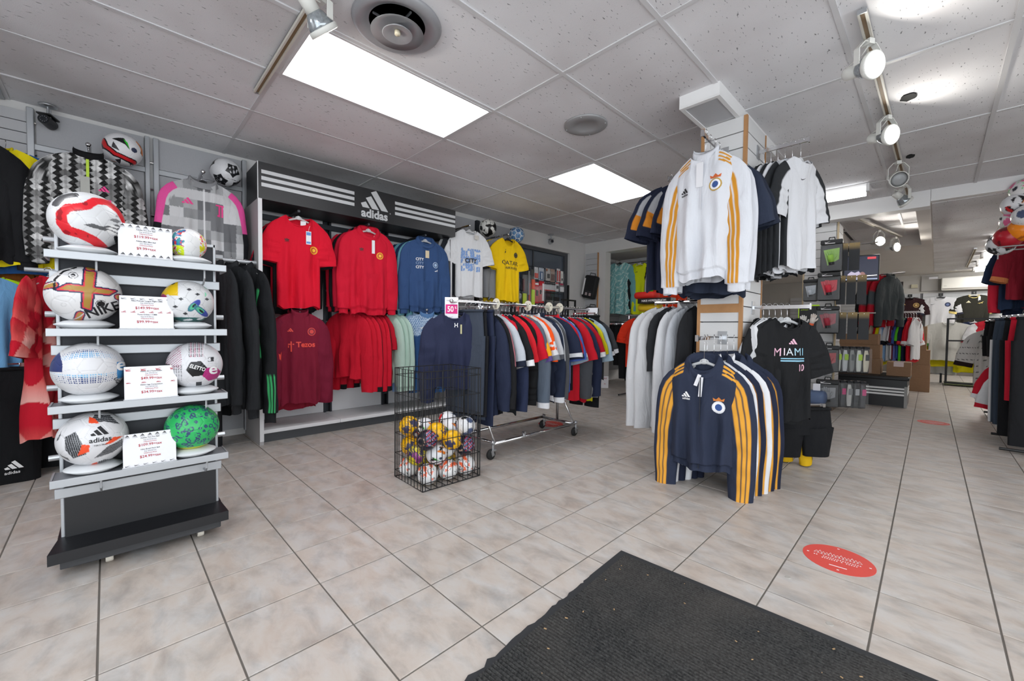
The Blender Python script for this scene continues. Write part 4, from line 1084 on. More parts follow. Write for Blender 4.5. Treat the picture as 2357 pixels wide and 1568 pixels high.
# dished ball stands and the eight balls
DISH = mat('white_dish', '#d3d6d9', .45)
spots = [(-.065, 0), (.255, 0), (-.078, 1), (.252, 1), (-.070, 2), (.275, 2), (-.062, 3), (.262, 3)]
drow = ['top', 'second', 'third', 'lowest']
dproto = None
def mapx(P): return P[:, 0], P[:, 2], P[:, 1] < 0
def r_tiro_red(D):
    c = base(D, '#d6d7d9'); x, z, f = mapx(D)
    p1 = [(.75, .42), (.35, .72), (.05, .35), (-.45, .28), (-.62, -.05), (-.55, -.42), (-.1, -.65), (.35, -.95)]
    pts = np.array(p1); tt = np.linspace(0, len(p1)-1, 60); sm = [(np.interp(t, range(len(p1)), pts[:, 0]), np.interp(t, range(len(p1)), pts[:, 1])) for t in tt]
    d = seg_dist(x, z, [(1.0, .1), (.85, .42), (.5, .68), (.2, .62), (-.02, .36), (-.25, .27), (-.47, .22), (-.62, 0), (-.62, -.28), (-.48, -.52), (-.15, -.62), (.15, -.76), (.4, -.95)])
    tint(c, f & (d < .135), '#d8222e'); nz = vnoise(D, 8, 2); tint(c, f & (d < .135) & (nz > .3) & (x < 0), '#9c1220')
    tint(c, f & in_poly(x, z, [(.12, -.22), (.35, -.28), (.75, -.08), (.92, -.2), (.85, -.55), (.55, -.42), (.1, -.36), (-.1, -.3)]), '#5c5d60')
    tint(c, f & in_poly(x, z, [(.55, .0), (.75, .25), (.9, .12), (.75, -.05)]) & (nz > -.1), '#77787b')
    for k in range(3): tint(c, f & in_poly(x, z, [(.42+.02*k+.0, -.40+.1*k), (.74, -.50+.13*k), (.80, -.43+.13*k), (.52+.04*k, -.34+.1*k)]), '#e8e8e8')
    d2 = seg_dist(x, z, [(-.75, .35), (-.6, .62), (-.3, .75)]); tint(c, f & (d2 < .10), '#4a4b4e')
    tint(c, ~f & (nz > .3), '#d8222e'); tint(c, f & (seg_dist(x, z, [(.8, -.75), (.72, -.55)]) < .07), '#232427')
    _, _, e = panels(D, rotm(.2, .3)); tint(c, (e < .012) & (c.min(1) > .5), '#b9babd'); return c
def r_mini(D):
    c = base(D, '#dadada'); x, z, f = mapx(D); nz = vnoise(D, 9, 5); n2 = vnoise(D, 15, 6)
    m = (x < -.15+.3*nz) & (z > -.3); tint(c, m & (nz > 0), '#2d5f9a'); tint(c, m & (n2 > .3), '#1f8a92'); tint(c, m & (n2 < -.35), '#c93030')
    m2 = (z < -.25) & (x < -.2); tint(c, m2 & (n2 > -.1), '#c9dc1a'); tint(c, (x > .6) & (n2 > .3), '#d23a3a'); tint(c, (x > .6) & (n2 < -.3), '#d8d020'); tint(c, m2 & (n2 < -.4), '#c02030')
    _, _, e = panels(D, rotm(.6, .3)); tint(c, (e < .014) & (c.min(1) > .6), '#bfc0c2'); return c
def r_flight(D):
    c = base(D, '#d8d7d8'); x, z, f = mapx(D)
    X1 = [(.02, .86), (.28, .80), (.14, -.56), (-.06, -.48)]; X2 = [(-.40, .30), (.80, .16), (.60, .0), (-.66, .10)]
    i1, i2 = in_poly(x, z, X1), in_poly(x, z, X2); ins = i1 | i2
    bd = np.minimum(np.where(i2, 9, seg_dist(x, z, X1+X1[:1])), np.where(i1, 9, seg_dist(x, z, X2+X2[:1]))); dd = np.where(ins, 0, bd)
    tint(c, f & (ins | (bd < .055)), '#222a4e'); tint(c, f & (ins | (bd < .012)), '#d6344a'); tint(c, f & ins & (bd > .022), '#a5813a')
    for pts in ([(-1, .2), (-.72, .27)], [(.86, -.05), (1., -.1)], [(-.12, -.72), (-.2, -.98)], [(.12, .93), (.3, .98)]):
        d = seg_dist(x, z, pts); tint(c, f & (d < .13), '#222a4e'); tint(c, f & (d < .095), '#d6344a'); tint(c, f & (d < .07), '#a5813a')
    tint(c, f & (seg_dist(x, z, [(-.72, .1), (-.70, .45), (-.5, .75), (-.2, .93)]) < .03), '#141518')
    for cx, cz, r in ((-.27, .62, .12), (.40, -.34, .14)):
        q = np.hypot(x-cx, z-cz); tint(c, f & (q < r), '#141518'); tint(c, f & (q < r*.86) & (q > r*.74), '#d8d7d8')
    q = np.hypot(x+.27, z-.62); tint(c, f & (q < .10), '#d8d7d8'); tint(c, f & (q < .06), '#222326')
    h = np.sin(26*np.hypot(x+.5, z+.4)); tint(c, f & (h > .93) & (dd > .17), '#c9c8c9'); return c
def r_orbita(D):
    c = base(D, '#d2d3d5'); x, z, f = mapx(D); ix, pe, e = panels(D, rotm(.35, .15)); nz = vnoise(D, 6, 9)
    tint(c, e < .016, '#a8a9ac'); tint(c, (x < -.35) & (z > .25) & (ix % 2 == 0), '#d9b41c'); tint(c, (x < -.2) & (z > .5) & (nz > .1), '#2d2e33'); tint(c, (x < -.75) & (nz > 0), '#a03a6a')
    for a, cx, cz in ((.9, .22, -.18), (-.75, .48, -.42)):
        u = (x-cx)*math.cos(a)+(z-cz)*math.sin(a); v = -(x-cx)*math.sin(a)+(z-cz)*math.cos(a)
        q = (np.abs(u)/.34)**2+(np.abs(v)/.14)**2; tint(c, f & (q < 1), '#3f7a8a'); tint(c, f & (q < 1) & (u > 0), '#3b4aa0'); tint(c, f & (q < .45) & (u < .1), '#58b48e'); tint(c, f & (q < .10), '#1a1b20')
    for cx, cz in ((-.25, .1), (.05, .55), (-.45, -.25), (.7, .15), (.35, .35), (-.1, -.55)):
        tint(c, f & (np.abs(x-cx)+1.5*np.abs(z-cz) < .10), '#33353a')
    tint(c, (z < -.72) & (nz > -.2), '#2c5d5a'); tint(c, (x > .62) & (z > .1) & (nz > .25), '#7fd0a8'); return c
def r_liga(D):
    c = base(D, '#d6d6d9'); x, z, f = mapx(D); _, _, e = panels(D, rotm(.1, .25)); tint(c, e < .014, '#c2c3c6')
    def dots(m, u, v, du, dv, frac, col): tint(c, f & m & ((u/du) % 1 < frac) & ((v/dv) % 1 < frac), col)
    u = np.arctan2(x, -D[:, 1]); w = z+.10*np.cos(u*1.4)
    fr = .72-.42*np.abs(u+.1)
    dots((w > -.36) & (w < .0), u, w, .075, .072, np.clip(fr, .2, .8), '#2b3f78'); dots((w > -.12) & (w < .0), u, w, .075, .072, np.clip(fr, .2, .8), '#6fb4dd')
    w2 = z-.62+.20*u*u
    dots((w2 > -.12) & (w2 < .16), u, w2, .075, .07, np.clip(fr, .2, .75), '#4f9fd0'); dots((w2 > .08) & (w2 < .16), u, w2, .075, .07, np.clip(fr, .2, .75), '#2b3f78')
    tint(c, f & (x > .74) & (np.abs(z+.05) < .32), '#3f86bd'); tint(c, f & (x < -.66) & (z > .0) & (z < .7) & (x < -.66-.2*(z-.3)), '#2a3668'); return c
def hexp(cx, cz, r, a0=0): return [(cx+r*math.cos(a0+k*PI/3), cz+r*math.sin(a0+k*PI/3)) for k in range(6)]
def r_eletto(D):
    c = base(D, '#d4d4d8'); x, z, f = mapx(D); _, _, e = panels(D, rotm(.1, .25)); tint(c, e < .014, '#c2c3c6')
    u = np.arctan2(x, -D[:, 1])
    def dots(m, uu, v, du, dv, frac, col): tint(c, f & m & ((uu/du) % 1 < frac) & ((v/dv) % 1 < frac), col)
    dots((np.abs(x-.02) < .26) & (z > .42), x, z, .07, .06, .55, '#2b2c33'); dots((np.abs(x-.02) < .26) & (z > .42), x+.02, z, .14, .06, .3, '#c8306a')
    w = x*.7+z*.7
    dots((x < -.45) & (z > -.1), w, x*.7-z*.7, .06, .07, .5, '#a03060'); dots((x < -.4) & (z < .1) & (z > -.6), z, x, .055, .08, .5, '#55565c')
    tint(c, f & in_poly(x, z, hexp(.05, -.10, .36, .1)), '#17181b'); tint(c, f & in_poly(x, z, hexp(.58, -.36, .34, .15)), '#b02c78')
    for cx, cz in ((.55, .28), (-.93, .0), (.12, -.78)): tint(c, f & (np.abs(x-cx) < .10) & (np.abs(z-cz) < .09), '#2b2c30')
    tint(c, f & (np.abs(x-.50) < .04) & (np.abs(z-.28) < .07), '#d8d8dc'); return c
def r_tiro(D):
    c = base(D, '#d6d6d9'); x, z, f = mapx(D)
    _, _, e = panels(D, rotm(.2, .1)); tint(c, e < .012, '#c0c1c4')
    def patch(p, ax):
        m = f & in_poly(x, z, p); tint(c, m, '#26282c'); q = x*ax[0]+z*ax[1]; tint(c, m & ((q/.055) % 1 < .38), '#8d8f93')
        return m
    patch([(-.72, .28), (-.45, .46), (-.30, .06), (-.18, -.38), (-.52, -.52), (-.70, -.2)], (1, .2)); tint(c, f & in_poly(x, z, [(-.42, -.42), (-.12, -.30), (-.10, -.05), (-.30, .0), (-.34, -.2)]), '#e8502c')
    patch([(.0, -.60), (.35, -.22), (.78, -.05), (.80, -.30), (.5, -.50)], (.5, .9)); tint(c, f & in_poly(x, z, [(.28, -.12), (.52, .10), (.80, .05), (.62, -.04), (.45, -.12)]), '#e8502c')
    patch([(-.1, .72), (.3, .70), (.72, .50), (.45, .86), (.05, .95)], (.2, 1)); tint(c, f & in_poly(x, z, [(-.12, .70), (.16, .66), (.05, .82), (-.1, .9)]), '#e8502c')
    patch([(-.95, .1), (-.80, .5), (-.86, .2)], (1, 0)); patch([(.1, -.95), (.5, -.85), (.3, -.75), (.1, -.80)], (1, 0)); tint(c, f & in_poly(x, z, [(-.1, -.98), (.1, -.95), (.08, -.80), (-.05, -.86)]), '#e8502c')
    patch([(-.92, -.35), (-.6, -.66), (-.66, -.5)], (0, 1)); return c
def r_leopard(D):
    c = base(D, '#2fb060'); r = np.random.RandomState(5); P = r.randn(300, 3); P /= np.linalg.norm(P, axis=1)[:, None]
    an = np.arccos(np.clip(D@P.T, -1, 1)); d = np.sort(an, 1); nz = vnoise(D, 12, 4)
    ring = d[:, 0]+.022*nz+.014*vnoise(D, 30, 8); n3 = vnoise(D, 22, 14)
    tint(c, (ring > .034) & (ring < .084) & (n3 > -.42), '#35456e'); tint(c, (nz > .75) & (ring > .15), '#35456e'); tint(c, (D[:, 2] < -.8), '#c9d030'); return c
heroes = [('white and red ribbon ball beside the top price card', r_tiro_red, .112), ('small white mini ball with bright splashes on top shelf', r_mini, .070), ('white ball with gold cross on second shelf', r_flight, .112),
          ('white ball with blue-green star panels on second shelf', r_orbita, .098), ('white ball with blue dotted bands on third shelf', r_liga, .108), ('white ball with black and magenta hexagons on third shelf', r_eletto, .106),
          ('white ball with dark striped flames on lowest shelf', r_tiro, .108), ('green ball with navy leopard spots on lowest shelf', r_leopard, .103)]
HB = []
for (y, row), (lab, fn, r) in zip(spots, heroes):
    z = SHZ[row]; x = RX-.075
    lift = .038 if r > .08 else .034
    d = MB().lathe([(.0, 0), (.055, .0), (.088, .018), (.088, .021), (.060, .034), (.035, lift), (.022, lift-.003), (0, lift-.006)], 36, (0, 0, 0))
    o = d.build('ball_dish', DISH, None, True); o.location = (x, y, z)
    tag(o, 'white dished stand under the '+' '.join(lab.split()[:9]), 'ball stand', 'white dished ball stands')
    rz = math.atan2(y, x)  # face the aisle
    rot = math.atan2(-(0-y), 0-x)
    th = math.atan2(0-x, -(0-y))     # turn -Y towards the shop entrance
    bo = ball(lab, (x, y, z+lift-.010+r), r, fn, (0, 0, th), 288 if r > .08 else 208)
    HB.append((bo, r))
def ball_map(r, cx, cz, s=1.): 
    def f(u, v):
        d = Vector((cx+u/r, 0, cz+v/r)); q = 1-d.x*d.x-d.z*d.z; d.y = -math.sqrt(max(q, .0)); d.normalize(); return (d*(r*1.008))[:]
    return f
lettering('NIKE', .034, ball_map(.112, .50, -.66), 'lettering', BLACKINK, HB[2][0], .02, at=(0, 0), rot=.42, lim=.006)
lettering('ELETTO', .016, ball_map(.106, .06, -.12), 'lettering', WHITEINK, HB[5][0], .02, at=(0, 0), rot=-.38, maxw=.058, lim=.006)
lettering('e', .05, ball_map(.106, .62, -.36), 'lettering', WHITEINK, HB[5][0], .02, lim=.006)
lettering('e', .05, ball_map(.108, .86, -.05), 'lettering', WHITEINK, HB[4][0], .02, lim=.006)
lettering('LIGA', .012, ball_map(.108, .70, -.5), 'lettering', BLACKINK, HB[4][0], .02, rot=-1.2, lim=.006)
f = ball_map(.108, .18, .22)
marks(adidas_bars(.05), f, 'logo', BLACKINK, HB[6][0], (0, .004), lim=.006); lettering('adidas', .018, f, 'lettering', BLACKINK, HB[6][0], .02, at=(0, -.022), lim=.006); lettering('TIRO PRO', .006, f, 'lettering', BLACKINK, HB[6][0], .01, at=(0, -.038))
# price cards
def price_card(y, row, label, lines, mk_top, mk_bot, mk_mid=None, dz=.0):
    z = SHZ[row]; t = thing('price_card', label, 'price sign', (RX-.004, y, z), PI/2, None)
    wd, hg = .172, .138
    lean = .10
    def f(u, v, off=.0011): return (u, -off+v*lean, v+.004)
    MB().add([f(-wd/2, 0, .0), f(wd/2, 0, .0), f(wd/2, hg, .0), f(-wd/2, hg, .0), (-wd/2, .003, .004), (wd/2, .003, .004), (wd/2, .003+hg*lean, hg+.004), (-wd/2, .003+hg*lean, hg+.004)], [(0, 1, 2, 3), (7, 6, 5, 4), (0, 4, 5, 1), (1, 5, 6, 2), (2, 6, 7, 3), (3, 7, 4, 0)]).build('card', PAPER, t); cdo = t.children[0]
    MB().add([f(-wd/2-.003, -.004, .002), f(wd/2+.003, -.004, .002), f(wd/2+.003, .004, .003), f(-wd/2-.003, .004, .003)], [(0, 1, 2, 3)]).box(-wd/2-.003, wd/2+.003, 0, .05, -.001, .002).build('acrylic_holder', CLEAR, t)
    def row_marks(kind, v, q=1.):
        n = {'adidas': 7, 'nike': 6, 'puma': 6, 'eletto': 4}[kind]
        b = MB(); 
        for i in range(n):
            u = -wd/2+.014+(wd-.028)*i/(n-1)
            P = adidas_bars(.013) if kind == 'adidas' else (swoosh_quads(.016*q) if kind == 'nike' else (leap_cat(.016*q) if kind == 'puma' else swoosh_quads(.02*q)))
            for p in P: b.add([f(u+x, v+q) for x, q in p], [tuple(range(len(p)))])
            if kind in ('adidas', 'nike'): b.add([f(u-.008, v-.004), f(u+.008, v-.004), f(u+.008, v-.0032), f(u-.008, v-.0032)], [(0, 1, 2, 3)])
            if kind in ('puma', 'eletto'): b.add([f(u-.009, v-.007*q), f(u+.006, v-.007*q), f(u+.006, v-.004*q), f(u-.009, v-.004*q)], [(0, 1, 2, 3)])
        tag(b.build('logo_row', BLACKINK if kind in ('adidas', 'nike') else REDINK, cdo), kind='stuff')
    row_marks(mk_top, hg-.011); 
    if mk_bot: row_marks(mk_bot, .008)
    if mk_mid: row_marks(mk_mid, .0725, .62)
    for s, v, h, m, mw in lines: lettering(s, h, f, 'lettering', m, cdo, .008, at=(0, v), maxw=mw)
    return t
def lines(a, ra, pa, b_, rb, pb, mid=False):
    o = 0 if not mid else -.002
    L = [(a, .115, .0052, BLACKINK, .13), (ra, .1065, .0042, GREYINK, .07), ('Clearance Price', .0985, .0046, REDINK, .07), (pa, .083, .0105, REDINK, .10)]
    y = -.009 if mid else 0
    L += [(b_, .067+y, .0052, BLACKINK, .12), (rb, .0585+y, .0042, GREYINK, .07), ('Clearance Price', .0505+y, .0046, REDINK, .07), (pb, .034+y, .0105, REDINK, .09)]
    return L
price_card(.108, 0, 'price card reading $119.99 and $9.99 on top ball shelf', lines('Adidas Tiro Pro Ball', 'Reg: $160.00+tax', '$119.99+tax', 'Adidas MLS Mini Ball', 'Reg: $20.00+tax', '$9.99+tax'), 'adidas', 'adidas')
price_card(.108, 1, 'price card reading $149.99 and $99.99 on second ball shelf', lines('Nike Premier League Flight OMB', 'Reg: $205.00+tax', '$149.99+tax', 'Puma Orbita 1 OMB', 'Reg: $135.00+tax', '$99.99+tax', True), 'nike', None, 'puma')
price_card(.118, 2, 'price card reading $49.99 and $34.99 on third ball shelf', lines('Eletto 45.2 Fuzionseam', 'Reg: $75.00+tax', '$49.99+tax', 'Eletto Liga Competition', 'Reg: $50.00+tax', '$34.99+tax', True), 'eletto', None, 'eletto')
price_card(.110, 3, 'price card reading $109.99 and $24.99 on lowest ball shelf', lines('Adidas Tiro Pro Ball', 'Reg: $150.00+tax', '$109.99+tax', 'Nike Brasil Pitch Ball', 'Reg: $35.00+tax', '$24.99+tax'), 'adidas', 'nike')
# ------------------------------------------------------------------ branded wall unit with black header
UY0, UY1, UF = .885, 2.865, -3.916
un_ = thing('merchandise_unit', 'white wall unit with black three-stripe header box', 'wall unit', (0, 0, 0))
SIDE = mat('side_panel_grey', '#a9a6a6', .5)
box('side_panel', -4.44, UF, UY0-.012, UY0+.018, .0, 2.056, SIDE, un_); box('front_edge', UF-.002, UF+.006, UY0-.012, UY0+.018, .03, 2.056, WHITEP, un_)
box('side_panel', -4.44, UF-.06, UY1-.02, UY1+.0, .0, 2.03, SIDE, un_); box('front_edge', UF-.062, UF-.054, UY1-.02, UY1+.0, .03, 2.03, WHITEP, un_)
hd = MB().box(-4.30, UF, UY0-.012, UY1+.005, 2.055, 2.357).build('header_box', mat('header_black', '#1d1e20', .42, kind='noise', col2='#232427', scale=150), un_)
box('corner_trim', UF-.002, UF+.003, UY0-.014, UY0-.008, 2.055, 2.357, WHITEP, un_)
SILV = mat('header_silver', '#c9cbcd', .45, .15)
for z in (2.158, 2.211, 2.264): box('header_stripe', UF, UF+.003, UY0+.015, 1.680, z, z+.030, SILV, un_); box('header_stripe', UF, UF+.003, 2.105, UY1, z, z+.030, SILV, un_)
fm = lambda u, v: (UF+.004, 1.885+u, 2.075+v)
marks(adidas_bars(.27), fm, 'header_logo', SILV, un_, (.01, .092), lim=None); lettering('adidas', .078, fm, 'header_lettering', SILV, un_, .034, at=(0, .004), maxw=.32); lettering('®', .012, fm, 'header_lettering', SILV, un_, at=(.165, .075))
for a, b_ in ((UY0+.018, 1.553), (1.635, 2.187), (2.27, UY1-.02)):
    box('back_panel', -4.40, -4.385, a, b_, .12, 1.06, WHITEP, un_); box('back_panel', -4.40, -4.385, a, b_, 1.07, 2.30, WHITEP, un_)
for y in (1.556, 2.190):
    for yy in (y, y+.058): box('upright', -4.42, -4.365, yy, yy+.018, .1, 2.3, DARKM, un_)
    box('upright_back', -4.43, -4.42, y, y+.076, .1, 2.3, DARKM, un_)
    for k in range(13): MB().cyl((-4.38, y+.018, .25+.16*k), (-4.38, y+.058, .25+.16*k), .010, 10).build('rung', STEEL, un_)
box('top_rail', -4.39, -4.345, UY0+.02, UY1-.02, 1.985, 2.035, DARKM, un_, .004)
for y in (1.20, 1.845, 2.50): MB().tube([(-4.37, y, 2.0), (-4.36, y, 2.022), (-3.96, y, 2.022)], .012, 10).build('face_out_arm', DARKM, un_)
# lower arms and bar
for y, z in ((1.20, 1.165), (2.50, 1.195)): MB().cyl((-4.38, y, z), (-3.93, y, z), .013, 12).sphere((-3.93, y, z), .016, 12).build('face_out_arm', STEEL, un_)
MB().tube([(-4.38, 1.69, 1.195), (-4.14, 1.69, 1.195)], .014, 10).cyl((-4.14, 1.66, 1.195), (-4.14, 2.24, 1.195), .014, 12).tube([(-4.38, 2.22, 1.195), (-4.14, 2.22, 1.195)], .014, 10).build('hang_bar', STEEL, un_)
for a, b_ in ((UY0+.018, 1.555), (1.558, 2.23), (2.233, UY1-.02)): box('plinth_top', -4.40, -3.945, a, b_, .085, .117, WHITEP, un_, .004)
box('plinth_kick', -4.40, -4.00, UY0+.018, UY1-.02, .0, .085, mat('kick_grey', '#4c4e52', .6), un_)
RED, RED2 = '#d6122e', '#c51030'
W90 = PI/2
# upper left arm
g = garment('bright red crew-neck t-shirt with blue price tag under the black header', (-3.97, 1.20, 2.03), W90-.10, RED, Wd=.42, Ln=.80, seed=61, hi=2, folds=.012, slen=.26, bend=(74, 82), nw=.10, nd=.085, depth=.05, r0=.10, r1=.105)
g_mark(g, trefoil(.045), (-.10, -.29), ink('#5c0a16')); crest(g, (.115, -.345), .034, [('#e8a51c', 1), ('#c9302a', .68), ('#f0c030', .42)])
swing_tag(g, (.07, -.185), .042, .115, PAPER, print_col='#5f8fd0'); p = g.f(.04, -.13); MB().box(.012, .056, -.02, -.018, -.155, -.095).build('neck_label', PAPER, g.t)
garment('black and red striped jersey just behind the red t-shirt', (-4.07, 1.20, 2.03), W90, '#17181b', 'jersey', 'jersey', 'short', .44, .82, 'crew', seed=62, hi=2, spaint=stripe_sleeve('#17181b', RED2, .2, .13, .38), slen=.28)
garment('red jersey third on the upper left arm of the unit', (-4.15, 1.20, 2.03), W90+.05, RED2, 'jersey', 'jersey', 'short', .44, .80, 'crew', seed=63, slen=.28)
garment('black jersey at the back of the upper left arm', (-4.23, 1.20, 2.03), W90, '#1b1c1f', 'jersey', 'jersey', 'long', .46, .86, 'crew', seed=64, slen=.64)
# upper middle arm
g = garment('red hooded sweatshirt with yellow crest under the black header', (-3.97, 1.845, 2.03), W90-.08, '#cf1632', 'hoodie', 'hoodie', 'long', .46, .84, 'hood', seed=65, hi=2, rib=True, folds=.010, slen=.68, nw=.085, nd=.06, depth=.06, r0=.10, r1=.055)
g_mark(g, trefoil(.045), (-.085, -.28), ink('#5c0a16')); crest(g, (.10, -.315), .034, [('#e8a51c', 1), ('#c9302a', .68), ('#f0c030', .42)]); swing_tag(g, (.03, -.17), .03, .13)
mesh_obj('pocket', [g.f(*p) for p in ((-.12, -.60), (-.07, -.50), (.09, -.50), (.14, -.60), (.14, -.74), (-.12, -.74))], [(0, 1, 2, 3, 4, 5)], FAB, g.t, False, np.tile(A('#cb1530'), (6, 1)))
for k, (c, l) in enumerate((('#b81230', 'dark red hooded sweatshirt second on the middle upper arm'), ('#17181b', 'black and red sweatshirt third on the middle upper arm'), ('#c21230', 'red hooded sweatshirt last on the middle upper arm'))):
    garment(l, (-4.06-.075*k, 1.845, 2.03), W90+.05*k, c, 'hoodie', 'hoodie', 'long', .50+.02*k, .80, 'hood', seed=66+k, rib=True, slen=.66, r0=.10, r1=.055, spaint=stripe_sleeve('#17181b', '#c21230', .2, .16, .42) if k == 1 else None)
# upper right arm
NV, TL = '#35507c', '#6ba4b4'
g = garment('steel blue hooded sweatshirt printed CITY CITY CITY under header', (-3.97, 2.50, 2.03), W90-.10, NV, 'hoodie', 'hoodie', 'long', .48, .80, 'hood', seed=70, hi=2, rib=True, folds=.009, slen=.66, nw=.085, nd=.05, depth=.06, r0=.10, r1=.055)
g_text(g, 'CITY', .028, (-.09, -.30), WHITEINK, bold=.03); g_text(g, 'CITY', .028, (-.09, -.343), ink('#8fa8c9')); g_text(g, 'CITY', .028, (-.09, -.386), WHITEINK, bold=.03)
crest(g, (.10, -.335), .032, [('#b9cfe6', 1), (NV, .82), ('#a8c2de', .5)]); g_mark(g, leap_cat(.05), (.105, -.40), WHITEINK); p = g.f(0, -.2); MB().box(-.022, .022, p[1]-.008, p[1]-.006, -.265, -.185).build('swing_tag', ink('#d8c8a8'), g.t)
mesh_obj('pocket', [g.f(*p) for p in ((-.16, -.72), (-.10, -.52), (.10, -.52), (.16, -.72))], [(0, 1, 2, 3)], FAB, g.t, False, np.tile(A('#324c77'), (4, 1)))
for k, (c, l) in enumerate(((TL, 'teal sweatshirt directly behind the CITY hoodie'), ('#22345a', 'navy sweatshirt third on the right upper arm'), (TL, 'teal sweatshirt fourth on the right upper arm'), ('#1e2f50', 'dark navy sweatshirt last on the right upper arm'))):
    garment(l, (-4.05-.075*k, 2.50, 2.03), W90+.06+.04*k, c, 'hoodie', 'sweatshirt', 'long', .50+.02*k, .84, 'crew', seed=71+k, rib=True, slen=.68, r0=.10, r1=.055)
# lower left: maroon training top
OR = ink('#e8483c')
g = garment('maroon quarter-zip training top with coral Tezos lettering', (-3.95, 1.20, 1.18), W90-.05, '#7c1830', 'training top', 'training_pullover', 'long', .40, .80, 'stand', nw=.07, nd=.04, seed=76, hi=2, folds=.007, slen=.66, depth=.055, clear=False,
            spaint=stripe_sleeve('#741630', '#d83a34', PI*.92, .15, .33, .62, .95), r0=.10, r1=.06)
g_text(g, 'Tezos', .045, (.035, -.36), OR, bold=.03); g_mark(g, adidas_bars(.045), (-.085, -.225), OR); crest(g, (.085, -.225), .034, [('#d8403a', 1), ('#7c1830', .8), ('#d8403a', .5)])
b = MB()
for q in ([(-.088, -.31), (-.078, -.31), (-.078, -.40), (-.088, -.40)], [(-.105, -.33), (-.06, -.33), (-.06, -.34), (-.105, -.34)], [(-.098, -.345), (-.105, -.345), (-.105, -.365), (-.098, -.365)]): b.add([g.f(*p) for p in q], [(0, 1, 2, 3)])
b.build('logo', OR, g.t)
for s in (-1, 1): mesh_obj('side_flash', [g.f(*p) for p in ((s*.165, -.24), (s*.15, -.34), (s*.16, -.52), (s*.178, -.40))], [(0, 1, 2, 3)], OR, g.t)
garment('red jacket directly behind the maroon Tezos top', (-4.06, 1.20, 1.18), W90, '#8e1a30', 'jacket', 'track_jacket', 'long', .40, .86, 'stand', nw=.07, nd=.04, seed=77, slen=.66)
# lower middle: bar with red jackets and mint sweatshirts
rs = [('#c8142c', 'red track jacket with small yellow crest on lower bar', None), ('#c8142c', 'red track jacket second along the lower bar', None), ('#d01830', 'bright red track jacket with black shoulder stripes on lower bar', 1), ('#c8142c', 'red track jacket between two striped ones on lower bar', None),
      ('#d01830', 'red track jacket with black cuff on lower bar', 1), ('#b80f28', 'short crimson top beside the mint sweatshirts', 2)]
for k, (c, l, st_) in enumerate(rs):
    garment(l, (-4.14, 1.70+.062*k, 1.21), .55-.06*k, c, 'jacket', 'track_jacket', 'long' if st_ != 2 else 'short', .44, .66 if st_ != 2 else .5, 'stand' if st_ != 2 else 'crew', nw=.07, nd=.04, seed=80+k, hi=2 if st_ == 1 else 1, slen=.64 if st_ != 2 else .24,
            spaint=stripe_sleeve(c, '#17181b', .35, .10, .30, 0, .93) if st_ == 1 else None, cuffcol='#17181b' if st_ == 1 else None, r0=.10, r1=.06, folds=.012, depth=.04)
for k, l in enumerate(('pale mint sweatshirt beside the red jackets', 'pale mint sweatshirt in the middle of the mint three', 'pale mint sweatshirt nearest the blue puffer vest')):
    garment(l, (-4.14, 2.075+.066*k, 1.21), .40-.05*k, ['#b8d3c6', '#b3cfc1', '#bcd6ca'][k], 'sweatshirt', 'sweatshirt', 'long', .46, .74, 'crew', seed=90+k, rib=True, slen=.66, r0=.10, r1=.055, folds=.012, depth=.04)
# lower right: sky and navy jackets
def dots_top(P):
    x, z = P['x'], P['z']; c = np.tile(A('#2f5486'), (len(x), 1)); top = z > -.30
    u = x/.022+((np.floor(z/.019)) % 2)*.5; v = z/.019
    d = np.hypot(u-np.floor(u)-.5, v-np.floor(v)-.5); c[top] = A('#4f78aa'); c[top & (d > .36)] = A('#bcd0e4'); c[top & (d > .36) & (x > .1)] = A('#9fbcd8'); return c
g = garment('blue padded vest with white honeycomb print across its chest', (-3.93, 2.50, 1.21), W90-.35, cat='vest', name='padded_vest', sleeves=None, Wd=.46, Ln=.86, collar='stand', ccol='#5c84b4', nw=.08, nd=.04, seed=95, hi=3, paint=dots_top, depth=.07, folds=.010, flare=.08)
g_mark(g, leap_cat(.07), (-.06, -.21), WHITEINK); p = g.f(.07, -.16); MB().box(.05, .095, p[1]-.012, p[1]-.009, -.20, -.12).build('swing_tag', ink('#9fc2e0'), g.t)
garment('sky blue and white jacket left of the blue padded vest', (-4.03, 2.46, 1.21), W90-.1, '#9fbbdd', 'jacket', 'track_jacket', 'long', .50, .84, 'stand', nw=.08, nd=.04, seed=96, hi=1, slen=.68, scol='#84a8d6')
garment('navy jacket at the back of the lower right arm', (-4.12, 2.50, 1.21), W90, '#22345a', 'jacket', 'track_jacket', 'long', .52, .84, 'stand', nw=.08, nd=.04, seed=97, hi=1, slen=.68)

# ------------------------------------------------------------------ wall panels right of the unit
pr_ = thing('display_panel_system', 'grey wall panels on dark uprights between black header and dark window', 'wall display', (WX, 0, 0))
for (y0, y1) in ((2.90, 3.56), (3.66, 4.24)): box('panel', .004, .022, y0, y1, .3, 1.30, GREYP, pr_); box('panel', .004, .022, y0, y1, 1.31, 2.20, GREYP, pr_); box('panel', .004, .022, y0, y1, 2.235, 2.47, GREYP, pr_)
for y in (3.585, 4.245): box('upright', 0, .05, y, y+.05, .1, 2.47, DARKM, pr_)
for k in range(8): MB().cyl((.03, 3.56, .5+.25*k), (.03, 3.66, .5+.25*k), .009, 8).build('rung', STEEL, pr_)
box('rail_strip', .02, .04, 2.90, 4.24, 2.20, 2.232, DARKM, pr_)
face_out(pr_, 3.11, 2.235, .03, .50, .013); face_out(pr_, 3.75, 2.235, .03, .50, .013)
